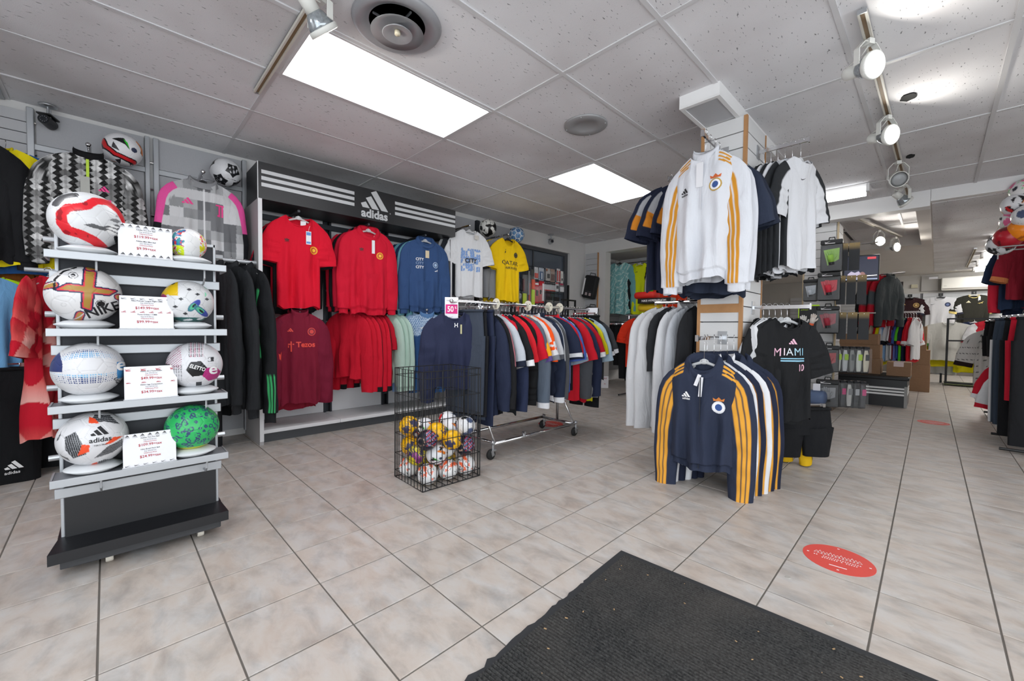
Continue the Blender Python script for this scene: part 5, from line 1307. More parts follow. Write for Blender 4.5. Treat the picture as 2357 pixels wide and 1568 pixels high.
for y in (2.93, 3.60, 4.14): MB().tube([(.26+.08*math.cos(a), y+.08*math.sin(a), 2.255) for a in [2*PI*i/20 for i in range(20)]], .004, 6, closed=True).cyl((.03, y, 2.255), (.18, y, 2.255), .005, 8).build('ball_ring', DARKM, pr_)
ball('yellow ball with navy splashes half hidden behind the black header', (-4.19, 2.93, 2.325), .11, b_yellow, (0, 0, 1.9), 64)
ball('black and white swirl ball on ring beside the CITY shirt', (-4.19, 3.60, 2.33), .115, b_panther, (0, 0, 1.6), 96); ball('blue and white hexagon ball on ring at window corner', (-4.19, 4.14, 2.325), .11, b_blueweb, (.3, 0, 1.4), 96)
g = garment('white t-shirt with blue square CITY print on the wall arm', (-3.96, 3.11, 2.24), W90-.18, '#dfe0e2', Wd=.44, Ln=.80, seed=101, hi=2, folds=.006, slen=.26, ccol='#e8e8e8', depth=.045, r0=.10, r1=.10)
b = MB(); r = random.Random(12); BL = ink('#7fa0d4')
for i in range(9):
    for j in range(9):
        if r.random() < .30: continue
        x, z = -.13+.029*i, -.56+.030*j
        b.add([g.f(x+r.uniform(-.006, .006), z+r.uniform(-.006, .006)), g.f(x+.033+r.uniform(-.01, .006), z+r.uniform(-.006, .01)), g.f(x+.033+r.uniform(-.012, .004), z+.034), g.f(x+r.uniform(0, .014), z+.030)], [(0, 1, 2, 3)])
tag(b.build('square_print', BL, g.t), kind='stuff'); f0 = g.f; g.f = lambda x, z: (lambda p: (p[0], p[1]-.010, p[2]))(f0(x, z)); g_text(g, 'CITY', .05, (0, -.455), ink('#1c2233'), bold=.03)
swing_tag(g, (.07, -.125), .055, .05, ink('#c9c4bc'))
garment('charcoal t-shirt directly behind the white CITY shirt', (-4.05, 3.11, 2.24), W90-.05, '#2b2d33', Wd=.54, Ln=.78, seed=102, slen=.28); garment('white t-shirt last on the CITY shirt arm', (-4.14, 3.11, 2.24), W90, '#d9d9db', Wd=.52, Ln=.84, seed=103, slen=.28)
g = garment('yellow jersey with black QATAR AIRWAYS lettering beside dark window', (-3.96, 3.75, 2.24), W90-.18, '#f0c60e', 'jersey', 'jersey', Wd=.42, Ln=.82, seed=104, hi=2, folds=.009, slen=.26, nd=.10, depth=.045, clear=False, r0=.10, r1=.10)
g_text(g, 'QATAR', .055, (.015, -.41), BLACKINK, bold=.005, rot=-.03); g_text(g, 'AIRWAYS', .032, (.04, -.465), BLACKINK, rot=-.03); crest(g, (.105, -.275), .034, [('#22252c', 1), ('#7c6a14', .75), ('#22252c', .5)]); g_mark(g, [[(0, 0), (.012, .02), (.004, .03), (-.012, .006)], [(.0, .03), (.01, .045), (.003, .055)]], (-.06, -.26), BLACKINK)
garment('grey long-sleeved top behind the yellow airline jersey', (-4.06, 3.73, 2.24), W90-.05, '#84868a', 'sweatshirt', 'sweatshirt', 'long', .52, .80, 'crew', seed=105, slen=.62); garment('yellow and black jersey last on the airline jersey arm', (-4.15, 3.72, 2.24), W90, '#d8b410', 'jersey', 'jersey', 'short', .54, .84, 'crew', seed=106, slen=.3, cuffcol='#222222')
# ------------------------------------------------------------------ wire basket with small balls
BX, BY, BZ = .18, .22, .735
wbk = thing('wire_basket', 'tall black wire basket holding small footballs', 'wire basket', (-2.32, 1.564, 0), -.03)
def wire(p0, p1, r=.0026): return MB().cyl(p0, p1, r, 6)
vw = {}
def vwire(x, y, r=.0026):
    if r not in vw: o = MB().cyl((0, 0, .004), (0, 0, BZ), r, 6).build('upright_wire', BLACKWIRE, wbk); vw[r] = o
    else: o = share(vw[r], wbk)
    o.location = (x, y, 0)
for s in (-1, 1):
    for i in range(9): vwire(-BX+2*BX*(i+.5)/9, s*BY)
    for i in range(11): vwire(s*BX, -BY+2*BY*(i+.5)/11)
    for q in (-1, 1): vwire(s*BX, q*BY, .0038)
for z in (.004, .05, .165, .30, .43, .565, .69, .735):
    MB().tube([(-BX, -BY, z), (BX, -BY, z), (BX, BY, z), (-BX, BY, z)], .0032 if z > .7 or z < .01 else .0027, 6, closed=True).build('hoop_wire', BLACKWIRE, wbk)
for i in range(7): wire((-BX, -BY+2*BY*(i+1)/8, .006), (BX, -BY+2*BY*(i+1)/8, .006), .0024).build('floor_wire', BLACKWIRE, wbk)
br = .066
KIND = dict(orange=(b_orange, 'white and orange swirl mini ball'), maze=(b_maze, 'yellow and purple maze mini ball'), euro=(b_euro, 'white wedge-patterned mini ball'), yellow=(b_yellow, 'yellow mini ball with navy splashes'), navy=(b_navy, 'navy mini ball with red and blue stripes'), wn=(b_whitenavy, 'white mini ball with navy panels'))
BB = [('orange', -2.225, 1.425, .074, 'at the near basket corner'), ('orange', -2.215, 1.572, .074, 'at the middle of the basket floor'), ('orange', -2.212, 1.714, .074, 'at the right basket corner'), ('orange', -2.432, 1.412, .074, 'at the left basket corner'),
      ('maze', -2.342, 1.505, .074, 'low behind the near ball'), ('maze', -2.36, 1.640, .074, 'low in the middle of basket'), ('yellow', -2.43, 1.715, .074, 'on the basket floor at the back'),
      ('maze', -2.338, 1.415, .172, 'on top of the left corner ball'), ('euro', -2.235, 1.497, .183, 'wedged between two orange balls'), ('yellow', -2.43, 1.425, .215, 'low against the left wires'), ('navy', -2.212, 1.712, .206, 'against the right wires'), ('orange', -2.295, 1.610, .190, 'deep inside the basket'),
      ('navy', -2.225, 1.420, .292, 'with a round badge facing the aisle'), ('yellow', -2.215, 1.606, .262, 'in front near the right wires'), ('yellow', -2.275, 1.525, .315, 'in the middle of the heap'), ('yellow', -2.434, 1.412, .347, 'highest against the left wires'),
      ('euro', -2.405, 1.515, .325, 'above the left yellow ball'), ('euro', -2.40, 1.700, .345, 'highest at the back'), ('euro', -2.312, 1.660, .318, 'behind the front yellow ball'), ('wn', -2.212, 1.715, .338, 'on top of the right corner')]
for i, (k, x, y, z, w) in enumerate(BB):
    fn, l = KIND[k]; r = random.Random(i)
    rz = math.atan2(-x, y)+r.uniform(-.5, .5)
    ball('%s %s' % (l, w), (x, y, z), br, fn, (r.uniform(-.5, .5), r.uniform(-.8, .8), rz) if k != 'navy' else (0, 0, rz-.2), 64, 'mini_football', group='mini balls in the wire basket', key='mb_'+k)

# ------------------------------------------------------------------ rolling clothes rack
XR, ZR = -2.54, 1.205
rr = thing('rolling_rack', 'chrome rolling clothes rack on four black casters', 'clothes rack', (XR, 0, 0))
MB().cyl((0, 1.83, ZR), (0, 3.60, ZR), .013, 14).sphere((0, 1.83, ZR), .017, 10).sphere((0, 3.60, ZR), .017, 10).build('hang_rail', CHROME, rr, True)
for y in (2.10, 3.09): MB().cyl((0, y, .11), (0, y, ZR), .013, 14).build('post', CHROME, rr, True)
for x in (-.20, .20): MB().cyl((x, 2.09, .115), (x, 3.11, .115), .0125, 12).build('base_rail', CHROME, rr, True)
for y in (2.10, 3.09): MB().cyl((-.21, y, .115), (.21, y, .115), .0125, 12).build('base_end', CHROME, rr, True); MB().tube([(.2, y, .12), (.09, y, .30), (0, y, .52)], .009, 10).build('brace', CHROME, rr, True)
for x in (-.20, .20):
    for y in (2.08, 3.12):
        c_ = MB().cyl((x, y, .07), (x, y, .135), .010, 10).box(x-.018, x+.018, y-.022, y+.022, .062, .078, .003).sphere((x, y, .125), .018, 10).build('caster_fork', STEEL, rr)
        for q in (-1, 1): MB().obox((x+q*.014, y-.012, .05), (.0015, 0, 0), (0, .012, .004), (0, -.006, .022)).build('fork_plate', STEEL, c_)
        MB().lathe([(0, -.012), (.034, -.012), (.040, -.007), (.040, .007), (.034, .012), (0, .012)], 24, (x, y-.02, .040), 'x').build('wheel', RUBBER, c_, True)
MB().cyl((.2, 2.42, .115), (.2, 2.42, .145), .014, 10).cyl((.185, 2.42, .145), (.215, 2.42, .145), .012, 10).build('lock_knob', STEEL, rr)
IV = mat('ivory_disc', '#dedac8', .5)
for y, nm in ((2.28, 'first'), (2.66, 'second'), (2.945, 'third'), (3.10, 'fourth')):
    o = MB().lathe([(.014, -.002), (.046, -.002), (.046, .002), (.014, .002)], 28, (0, 0, 0), 'y').build('size_disc', IV, None); o.location = (XR, y, ZR); tag(o, 'ivory size divider disc %s along the rolling rack rail from the sale sign' % nm, 'size divider', 'size discs on the rolling rack')
    for k in range(3): a = k*2.1+.5; MB().box(.026*math.cos(a)-.006, .026*math.cos(a)+.006, -.003, -.002, .026*math.sin(a)-.003, .026*math.sin(a)+.003).build('size_print', BLACKINK, o)
# sale cards clipped to both ends
def sale(label, loc, rz, mirror=False):
    t = thing('sale_card', label, 'sale sign', loc, rz)
    def f(u, v, o=.0015): return (u*(-1 if mirror else 1), (o if mirror else -o)+.012*math.sin(v*14), v)
    n = 8; V = []; F = []
    for i in range(n+1):
        v = -.17+.17*i/n; V += [f(-.05, v, 0), f(.05, v, 0)]
    F = [(2*i, 2*i+1, 2*i+3, 2*i+2) for i in range(n)]
    o = mesh_obj('card', V, F, PAPER, t); md = o.modifiers.new('s', 'SOLIDIFY'); md.thickness = .001; md.offset = 0
    marks([[(-.044, -.125), (.044, -.125), (.044, -.105), (-.044, -.105)], [(-.044, -.105), (.044, -.105), (.044, -.08), (-.044, -.08)], [(-.044, -.08), (.044, -.08), (.044, -.055), (-.044, -.055)]], f, 'magenta_block', ink('#d4177c'), t)
    f2 = lambda u, v: f(u, v, .0026); lettering('50', .042, f2, 'lettering', WHITEINK, t, .02, at=(-.008, -.110), sx=.8); lettering('%', .018, f2, 'lettering', WHITEINK, t, .02, at=(.030, -.088), sx=.7)
    lettering('TOMEN WOMEN', .009, f2, 'lettering', GREYINK, t, .0, at=(0, -.030), maxw=.08); marks(swoosh_quads(.03), f2, 'small_mark', GREYINK, t, (0, -.15))
sale('magenta 50 percent sale card at the near end of rolling rack', (-2.56, 1.845, ZR+.03), .95); sale('sale card seen from behind at the far end of rolling rack', (-2.50, 3.60, ZR+.02), .5, True)

# the clothes on it, front to back
items = [  # colour word, kind, hex, sleeves, cuff, length, extra
    ('slate grey', 'track pants', '#3c4350', 'P', None, .80), ('black', 'track pants', '#1b1c20', 'P', None, .82), ('slate blue', 'track pants', '#4a5364', 'P', None, .86), ('navy', 'track pants', '#262d44', 'P', None, .90), ('dark navy', 'long-sleeved top', '#22293f', 'long', None, .74),
    ('black', 'jacket', '#1a1b1e', 'long', None, .76, 'pinkline'), ('light grey', 'jersey', '#b9bec6', 'short', '#1c2233', .62), ('red', 'jersey', '#c4182c', 'short', '#1a1b1e', .66), ('black', 'long shirt', '#17181b', 'short', '#e4e4e6', .80), ('navy', 'sweatshirt', '#28304a', 'long', None, .74),
    ('coral red', 'jersey', '#dc2430', 'short', None, .66), ('black quilted', 'puffer jacket', '#17181a', 'long', None, .78, 'puffer'), ('red', 'jersey', '#c8152b', 'short', None, .64), ('blue grey', 'sweatshirt', '#5a6472', 'long', '#d8d8dc', .72),
    ('golden yellow', 'jersey', '#eaa51e', 'short', '#5b4a86', .62), ('white', 'jersey', '#d5d6da', 'short', '#7a7d84', .66), ('orange', 'jersey', '#ee5416', 'short', None, .72), ('pale grey', 'polo', '#c4c6ca', 'short', '#555860', .62), ('navy and white', 'track jacket', '#232a3c', 'long', '#dfe0e4', .72, 'panel'),
    ('dark navy', 'track jacket', '#242c40', 'long', '#dfe0e4', .72, 'panel'), ('charcoal', 'sweatshirt', '#56575b', 'long', None, .74), ('light blue grey', 'sweatshirt', '#aeb6c0', 'long', None, .72), ('navy', 'jersey', '#232a40', 'short', '#dfe0e4', .66), ('red', 'polo', '#c61a2a', 'short', '#1f2740', .62), ('royal blue', 'jersey', '#4a66b4', 'short', None, .64),
    ('white', 'training shirt', '#cdd2da', 'short', '#8fa0ae', .64), ('black', 'polo', '#202124', 'short', '#dfe0e4', .64), ('red', 'long jersey', '#cc1a2b', 'short', None, .78), ('dark grey', 'sweatshirt', '#4b4d52', 'long', None, .70), ('navy', 'training shirt', '#2a3350', 'short', None, .68), ('crimson', 'jersey', '#b81428', 'short', '#e4e4e6', .76),
    ('grey', 'long-sleeved top', '#97999c', 'long', None, .80), ('navy', 'sweatshirt', '#262e46', 'long', None, .72), ('yellow', 'jersey', '#dcd01c', 'short', None, .76), ('black', 'training shirt', '#1f2124', 'short', '#e4e4e6', .68), ('pale blue', 'long top', '#a9bfd0', 'short', None, .74), ('black', 'track pants', '#1a1b1e', 'P', None, .94), ('graphite', 'training shirt', '#3a3c40', 'short', '#d8d8dc', .62)]
def panel_sleeve(h): return stripe_sleeve(h, '#d8dade', .1, .32, .5, .04, .45, 1)
def puff(P):
    c = np.tile(A('#17181a'), (len(P['x']), 1)); c[((P['t']*13) % 1) < .12] = A('#050506'); return c
g = garment('navy long-sleeved compression shirt facing out at the rolling rack end', (XR-.02, 1.87, ZR+.012), .95, '#262b44', 'shirt', 'training_pullover', 'long', .385, .57, 'crew', seed=201, hi=2, slen=.52, clear=False, nw=.075, nd=.05, depth=.05, r0=.11, r1=.05, z0=.10)
b = MB()
for q in ([(-.014, .016), (-.008, .016), (-.006, 0), (-.008, -.016), (-.014, -.016), (-.011, 0)], [(.014, .016), (.008, .016), (.006, 0), (.008, -.016), (.014, -.016), (.011, 0)], [(-.01, .002), (.01, .002), (.01, -.003), (-.01, -.003)]): b.add([g.f(x+.015, z-.155) for x, z in q], [tuple(range(len(q)))])
b.build('logo', WHITEINK, g.t); p = g.f(.05, -.2); MB().box(.046, .058, p[1]-.006, p[1]-.004, -.22, -.15).build('swing_tag', ink('#b9b48a'), g.t, loc=(0, 0, g.dz))
n = len(items)
for i, it in enumerate(items):
    w, kind, hx, sl_, cuff, ln = it[:6]; ex = it[6] if len(it) > 6 else None
    y = 1.955+(3.56-1.955)*i/(n-1); r = random.Random(300+i); rz = .20+r.uniform(-.16, .20)
    nb = lambda j: '%s %s' % (items[j][0], items[j][1])
    if i == 0: lab = '%s %s on rolling rack beside the outward-facing navy shirt' % (w, kind)
    elif i == n-1: lab = '%s %s last on the rolling rack beside %s' % (w, kind, nb(n-2))
    else: lab = '%s %s on rolling rack between %s and %s' % (w, kind, nb(i-1), nb(i+1))
    if len(lab.split()) > 16: lab = '%s %s on rolling rack between %s and %s ones' % (w, kind, items[i-1][0], items[i+1][0])
    if sl_ == 'P': bottoms(lab, (XR, y, ZR+.012), rz, hx, Ln=ln, Wd=.34, legw=.17, depth=.02, seed=i, group='clothes on the rolling rack', hi=1)
    else:
        nm = {'sweatshirt': 'sweatshirt', 'polo': 'polo_shirt', 'jersey': 'jersey', 'jacket': 'track_jacket'}.get(kind.split()[-1], 'training_pullover')
        garment(lab, (XR, y, ZR+.012), rz, hx, 'shirt' if sl_ == 'short' else 'top', nm, sl_, .44+r.uniform(-.05, .05), ln+r.uniform(-.04, .06), 'polo' if 'polo' in kind else ('stand' if 'jacket' in kind else 'crew'), seed=300+i, hi=2 if ex else 1, cuffcol=cuff, group='clothes on the rolling rack', depth=.024, folds=.006, z0=.105,
                slen=.60+r.uniform(-.05, .03) if sl_ == 'long' else .24+r.uniform(-.02, .05), r0=.10, r1=.055 if sl_ == 'long' else .10, bend=(74+r.uniform(-4, 8), 89) if sl_ == 'long' else (62+r.uniform(-4, 12), 74+r.uniform(-4, 10)),
                spaint=panel_sleeve(hx) if ex == 'panel' else (puff if ex == 'puffer' else (stripe_sleeve(hx, '#d98a94', 0, .06, .3, 0, .5, 2) if ex == 'pinkline' else None)), paint=puff if ex == 'puffer' else None, hlabel='clear hanger of the %s %s beside %s' % (w, kind, nb(i-1) if i else 'outward-facing navy shirt'), hgroup='hangers on the rolling rack')
# ------------------------------------------------------------------ slatted column with clothes on all sides
CX0, CX1, CY0, CY1 = -1.215, -.920, 3.06, 3.50
col = struct(box('column', CX0+.03, CX1-.03, CY0+.03, CY1-.03, 0, 2.46, GROOVE))
for (ax, a0, a1, face, dn) in (('x', CX0+.02, CX1-.02, CY0+.022, -1), ('y', CY0+.02, CY1-.02, CX1-.022, 1), ('y', CY0+.02, CY1-.02, CX0+.022, -1), ('x', CX0+.02, CX1-.02, CY1-.022, 1)): slats(col, ax, a0, a1, face, dn, .10, 2.45, 22, SLAT, .007, .02)
for x in (CX0-.002, CX1-.020): box('wood_corner', x, x+.022, CY0-.002, CY0+.022, .08, 2.45, WOOD, col)
for x in (CX0-.002, CX1-.012): box('wood_corner', x, x+.014, CY1-.012, CY1+.002, .08, 2.45, WOOD, col)
box('wood_insert', CX0+.02, CX1-.02, CY0-.004, CY0+.012, 1.13, 1.19, WOOD, col)
def arm2(label, p0, p1, r=.011, drop=.0, flat=True):
    t = thing('display_rail', label, 'hang arm', p0); d = Vector(p1)-Vector(p0); q = d.normalized(); s = q.cross(Vector((0, 0, 1)))
    b = MB()
    if flat: b.obox(d/2, d/2, s*.006, (0, 0, .012))
    else: b.cyl((0, 0, 0), d[:], r, 12)
    b.build('bar', CHROME, t); MB().obox((0, 0, 0), s*.03, q*.004, (0, 0, .045)).build('bracket', STEEL, t); MB().obox(d[:], s*.010, q*.004, (0, 0, .020)).build('end_stop', CHROME, t)
arm2('chrome arm on the column carrying white half-zip tops', (-1.06, CY0, 2.225), (-1.06, 2.68, 2.245)); arm2('chrome arm on the column carrying white and black t-shirts', (CX1, 3.315, 2.272), (-.62, 3.315, 2.272)); arm2('chrome arm on the column carrying navy orange jerseys', (CX0, 3.28, 2.24), (-1.56, 3.28, 2.24))
arm2('chrome arm on the column carrying navy striped hoodies', (-1.04, CY0, .955), (-1.04, 2.62, .955)); arm2('chrome arm on the column carrying black Miami shirts', (CX1, 3.30, 1.17), (-.58, 3.30, 1.17)); arm2('round chrome bar on the column carrying white long sleeves', (CX0, 3.22, 1.225), (-1.62, 3.22, 1.225), .013, flat=False)
GO, NVY = '#c98a2a', '#20263a'
# front, upper: white half-zip with golden stripes
g = garment('white half-zip top with golden sleeve stripes and royal crest on column', (-1.045, 2.70, 2.265), .0, '#d3d5db', 'training top', 'training_pullover', 'long', .40, .79, 'stand', z0=.15, nw=.078, nd=.05, seed=401, hi=3, paint=shoulder_stripes('#d3d5db', GO, .078, .17), rib=True, folds=.010, slen=.70, depth=.075, r0=.105, r1=.062, bend=(80, 90), drop=.07,
            spaint=stripe_sleeve('#d3d5db', GO, .55*PI*-1, .12, .36), lean=-.02)
g_mark(g, adidas_bars(.05), (-.10, -.30), BLACKINK); g_text(g, 'adidas', .014, (-.10, -.318), BLACKINK, bold=.02); crest(g, (.085, -.285), .038, [('#b5944a', 1), ('#e6e6ea', .8), ('#2e4f8e', .5)])
marks([[(-.03, 0), (.03, 0), (.034, .02), (.016, .01), (0, .026), (-.016, .01), (-.034, .02)]], g.f, 'crown', ink('#c9602a'), g.t, (.085, -.244)); p = g.f(-.01, -.2); MB().box(-.03, .012, p[1]-.008, p[1]-.006, -.28, -.13).build('swing_tag', ink('#dedee2'), g.t, loc=(0, 0, g.dz)); MB().box(-.004, .004, g.f(0, -.3)[1]-.002, g.f(0, -.3)[1], -.42, -.12).build('zip', ink('#c9cad0'), g.t, loc=(0, 0, g.dz))
for k in range(3):
    garment(['white half-zip top second on the column front arm', 'navy half-zip top behind the white ones on column', 'navy shorts-length jersey last on the column front arm'][k], (-1.05, 2.79+.075*k, 2.262), .03*k, ['#d0d2d8', '#2c3344', '#232938'][k], 'training top', 'training_pullover', 'long' if k < 1 else 'short', .42+.01*k, [.79, .86, .88][k], 'stand' if k < 2 else 'crew', nw=.078, nd=.05, z0=.15,
            seed=402+k, hi=2 if k == 0 else 1, rib=k == 0, slen=.68 if k < 1 else .30, r0=.105, r1=.06 if k < 1 else .10, drop=.07, spaint=stripe_sleeve('#d0d2d8', GO, -.5*PI, .12, .36) if k == 0 else None, bend=(80, 90) if k < 1 else None)
# right, upper: white and black training shirts
def sideblack(P):
    c = np.tile(A('#cfd0d4'), (len(P['x']), 1)); c[(np.abs(np.cos(P['a'])) > .86) & (P['t'] > .02)] = A('#26282b'); return c
def sh_black(P):
    c = np.tile(A('#cfd0d4'), (len(P['x']), 1)); c[(np.cos(P['a']) > .35)] = A('#26282b'); return c
T7 = math.radians(70)
g = garment('white training shirt with black shoulder bands and swoosh, foremost on column', (-.665, 3.315, 2.29), T7, cat='shirt', name='training_shirt', sleeves='short', Wd=.40, Ln=.73, z0=.135, collar='crew', ccol='#cfd0d4', seed=411, hi=2, paint=sideblack, spaint=sh_black, slen=.26, folds=.006, nw=.075, nd=.05, depth=.04, r0=.11, r1=.095)
g_mark(g, swoosh_quads(.045), (-.02, -.21), BLACKINK)
for k in range(5):
    wh = k % 2 == 1
    garment(['black and white training shirt second on the column right arm', 'white training shirt third on the column right arm', 'black training shirt fourth on the column right arm', 'white striped training shirt fifth on the column right arm', 'charcoal training shirt last on the column right arm'][k], (-.712-.042*k, 3.315, 2.29), T7+.02+.08*k, '#cfd0d4' if wh else '#26282b', 'shirt', 'training_shirt', 'short', .42, .74+.01*k, 'crew', seed=412+k, hi=2, z0=.135,
            paint=sideblack if wh or k == 0 else None, spaint=sh_black if not wh else None, slen=.28, nw=.075, nd=.05, r0=.11, r1=.10, clear=k != 0)
# left, upper: navy jerseys with grey and orange sleeves
def og(P):
    c = np.tile(A('#b6b8bd'), (len(P['x']), 1)); t = P['t']; c[(t > .45) & (np.cos(P['a']) > .0)] = A('#d98a2c'); c[t > .78] = A('#20263a'); c[np.cos(P['a']) > .75] = A('#20263a'); return c
def navyside(P):
    c = np.tile(A(NVY), (len(P['x']), 1)); a = np.cos(P['a']); c[(a > .90) & (P['t'] > .5)] = A('#d98a2c'); c[(a > .80) & (a < .86) & (P['t'] > .55)] = A('#d5d6da'); c[(a > .70) & (a < .76) & (P['t'] > .55)] = A('#6a6f88'); return c
for k in range(4):
    garment(['navy jersey with grey and orange sleeves at the end of the left column arm', 'navy jersey with grey and orange sleeves second on left column arm', 'navy jersey with grey and orange sleeves third on left column arm', 'navy jersey with grey and orange sleeves nearest the column'][k], (-1.535+.075*k, 3.28, 2.26), .85+.17*k, NVY, 'jersey', 'jersey', 'short', .46, .84+.02*k, 'crew', seed=420+k, hi=2, z0=.10, paint=navyside, spaint=og, slen=.30, r0=.10, r1=.11, ccol='#1b2030')
# front, lower: navy hoodies with orange stripes
OS = stripe_sleeve(NVY, '#e0a03a', -.42*PI, .13, .36)
WSl = stripe_sleeve('#dfe0e4', '#e0a03a', -.42*PI, .13, .36)
g = garment('navy zip hoodie with orange sleeve stripes and royal crest, foremost low on column', (-1.0, 2.64, .972), .12, '#2b3245', 'hoodie', 'hoodie', 'long', .44, .67, 'hood', seed=431, hi=3, z0=.155, rib=True, folds=.010, slen=.70, nw=.082, nd=.06, depth=.075, paint=shoulder_stripes('#2b3245', '#e0a03a', .1, .19), r0=.105, r1=.065, bend=(80, 90), drop=.07, spaint=stripe_sleeve('#2b3245', '#e0a03a', -.42*PI, .13, .36))
g_mark(g, adidas_bars(.05), (-.085, -.29), WHITEINK); g_text(g, 'adidas', .013, (-.085, -.306), WHITEINK, bold=.02); crest(g, (.10, -.335), .036, [('#d8d9de', 1), ('#e9e9ec', .85), ('#2e4f8e', .55)]); marks([[(-.028, 0), (.028, 0), (.032, .018), (.015, .009), (0, .024), (-.015, .009), (-.032, .018)]], g.f, 'crown', ink('#c9762a'), g.t, (.10, -.297))
p = g.f(-.01, -.2); MB().obox((-.02, p[1]-.01, -.18), (.012, 0, .035), (0, .0008, 0), (.010, 0, -.003)).obox((.0, p[1]-.012, -.22), (.004, 0, .06), (0, .0008, 0), (.010, 0, 0)).build('swing_tag', PAPER, g.t, loc=(0, 0, g.dz)); MB().box(-.0025, .0025, g.f(0, -.4)[1]-.003, g.f(0, -.4)[1]+.002, -.72, -.16).build('zip', ink('#171c2a'), g.t, loc=(0, 0, g.dz))
for k in range(5):
    wh = k in (0, 2)
    garment(['white top with orange stripes directly behind the front navy hoodie', 'navy hoodie with orange stripes third on low column arm', 'white top with orange stripes fourth on low column arm', 'navy hoodie with orange stripes fifth on low column arm', 'navy hoodie nearest the column on the low arm'][k], (-1.01+.02*k, 2.71+.06*k, .972), .15+.05*k, '#dfe0e4' if wh else '#262d40', 'hoodie' if not wh else 'training top', 'hoodie' if not wh else 'training_pullover', 'long', .44, .69, 'hood' if not wh else 'stand', nw=.082, nd=.05, seed=432+k, hi=2, z0=.155, rib=True, slen=.71, r0=.105, r1=.06,
            bend=(80, 90), drop=.07, spaint=WSl if wh else OS)
# right, lower: black Miami shirts
T4 = math.radians(50)
g = garment('black t-shirt with pastel MIAMI 10 print on the column', (-.71, 3.30, 1.19), T4, '#1b1c1e', 'shirt', 't_shirt', 'short', .42, .69, 'crew', seed=441, hi=2, z0=.10, slen=.24, folds=.008, nw=.085, nd=.075, depth=.045, r0=.10, r1=.105)
PK, LB = ink('#e8b8cc'), ink('#8cc0d8')
g_mark(g, adidas_bars(.055), (.02, -.235), PK); g_text(g, 'M', .055, (-.085, -.315), PK, bold=.0); g_text(g, 'I', .05, (-.04, -.31), ink('#e6d2dc'), bold=.0); g_text(g, 'A', .05, (-.005, -.31), ink('#d8e0e6'), bold=.0); g_text(g, 'M', .05, (.05, -.31), ink('#a8cede'), bold=.0); g_text(g, 'I', .05, (.092, -.31), LB, bold=.0)
g_mark(g, [[(-.06+.0165*k, a), (-.0435+.0165*k, a), (-.0435+.0165*k, b_), (-.06+.0165*k, b_)] for k in range(10) for a, b_ in ((-.335, -.328), (-.352, -.342))], (0, 0), LB, 'underline'); g_text(g, '10', .045, (.075, -.415), PK, bold=.01)
for k in range(4):
    garment(['black t-shirt directly behind the Miami shirt', 'white t-shirt third on the Miami arm', 'light grey t-shirt fourth on the Miami arm', 'black loose t-shirt last on the Miami arm'][k], (-.745-.036*k, 3.30, 1.19), T4+.10+.16*k, ['#1f2022', '#d8d9dc', '#c6c7ca', '#1d1e20'][k], 'shirt', 't_shirt', 'short', .46, .72, 'crew', seed=442+k, z0=.10, slen=.26, r0=.10, r1=.11)
# below the Miami arm: yellow socks and dark shorts
bottoms('black shorts hanging under the Miami shirts', (-.66, 3.62, .52), T4, '#17181b', 'shorts', 'shorts', .36, .40, .19, .04, 7)
for k in range(2):
    t = thing('football_sock', ['yellow football sock with black stripe hanging under the Miami shirts', 'yellow football sock nearer the blue step ladder'][k], 'sock', (-.80+.12*k, 3.66, .42), T4)
    V, F, P = sleeve_grid(1, .09, 0, 0, .30, .055, .045, False, k, 16, 10, 0, (84, 88)); cc = np.tile(A('#e0b21a'), (len(V), 1)); cc[(np.abs(P['t']-.5) < .4) & (np.cos(P['a']) > .7)] = A('#1b1c1e'); mesh_obj('sock_leg', V, F, FAB, t, True, cc)
    MB().tube([(0, 0, -.02), (0, .01, .0), (0, 0, .02)], .002, 6).build('hook', CHROME, t)
# left, lower: white long sleeves
wl_ = [('#cfd0d3', 'white long-sleeved top at the end of the lower column bar'), ('#cccdd0', 'white long-sleeved top second along the lower column bar'), ('#26282b', 'black short-sleeved top between the white ones on lower bar'), ('#d0d1d4', 'white zip top in the middle of the lower column bar'), ('#b9bcc2', 'pale grey top beside the black one on lower column bar'), ('#232427', 'black long top nearest the column on the lower bar')]
for k, (h, l) in enumerate(wl_):
    garment(l, (-1.53+.056*k, 3.22, 1.245), .85+.11*k, h, 'top', 'training_pullover', 'short' if h == '#26282b' else 'long', .46, [.90, .95, .62, .94, .95, .72][k], 'stand' if k == 3 else 'crew', seed=450+k, slen=.34 if h == '#26282b' else .80, r0=.105, r1=.07, folds=.012, bend=(80, 89))
# ------------------------------------------------------------------ accessory stand in front of the window
gs = thing('accessory_stand', 'black wire accessory stand full of blister packs before window', 'display stand', (-4.26, 0, 0))
for y in (4.22, 5.42): MB().box(-.012, .012, y-.012, y+.012, 0, 1.98 if y < 5 else 1.72).build('post', BLACKWIRE, gs)
for z in (1.35, 1.56, 1.74, 1.93): MB().cyl((0, 4.22, z), (0, 5.25, z), .005, 8).build('grid_rail', BLACKWIRE, gs)
for k in range(12): MB().cyl((0, 4.26+.09*k, 1.30), (0, 4.26+.09*k, 1.95), .0028, 6).build('grid_wire', BLACKWIRE, gs)
MB().box(-.012, .012, 5.25, 5.62, 1.46, 1.485).box(-.012, .012, 5.60, 5.625, .9, 1.485).build('side_frame', BLACKWIRE, gs); MB().box(-.15, .02, 4.22, 5.42, 0, .03).build('foot', BLACKWIRE, gs)
BLIS = mat('blister_plastic', '#d9dde0', .12, alpha=.10, spec=.8)
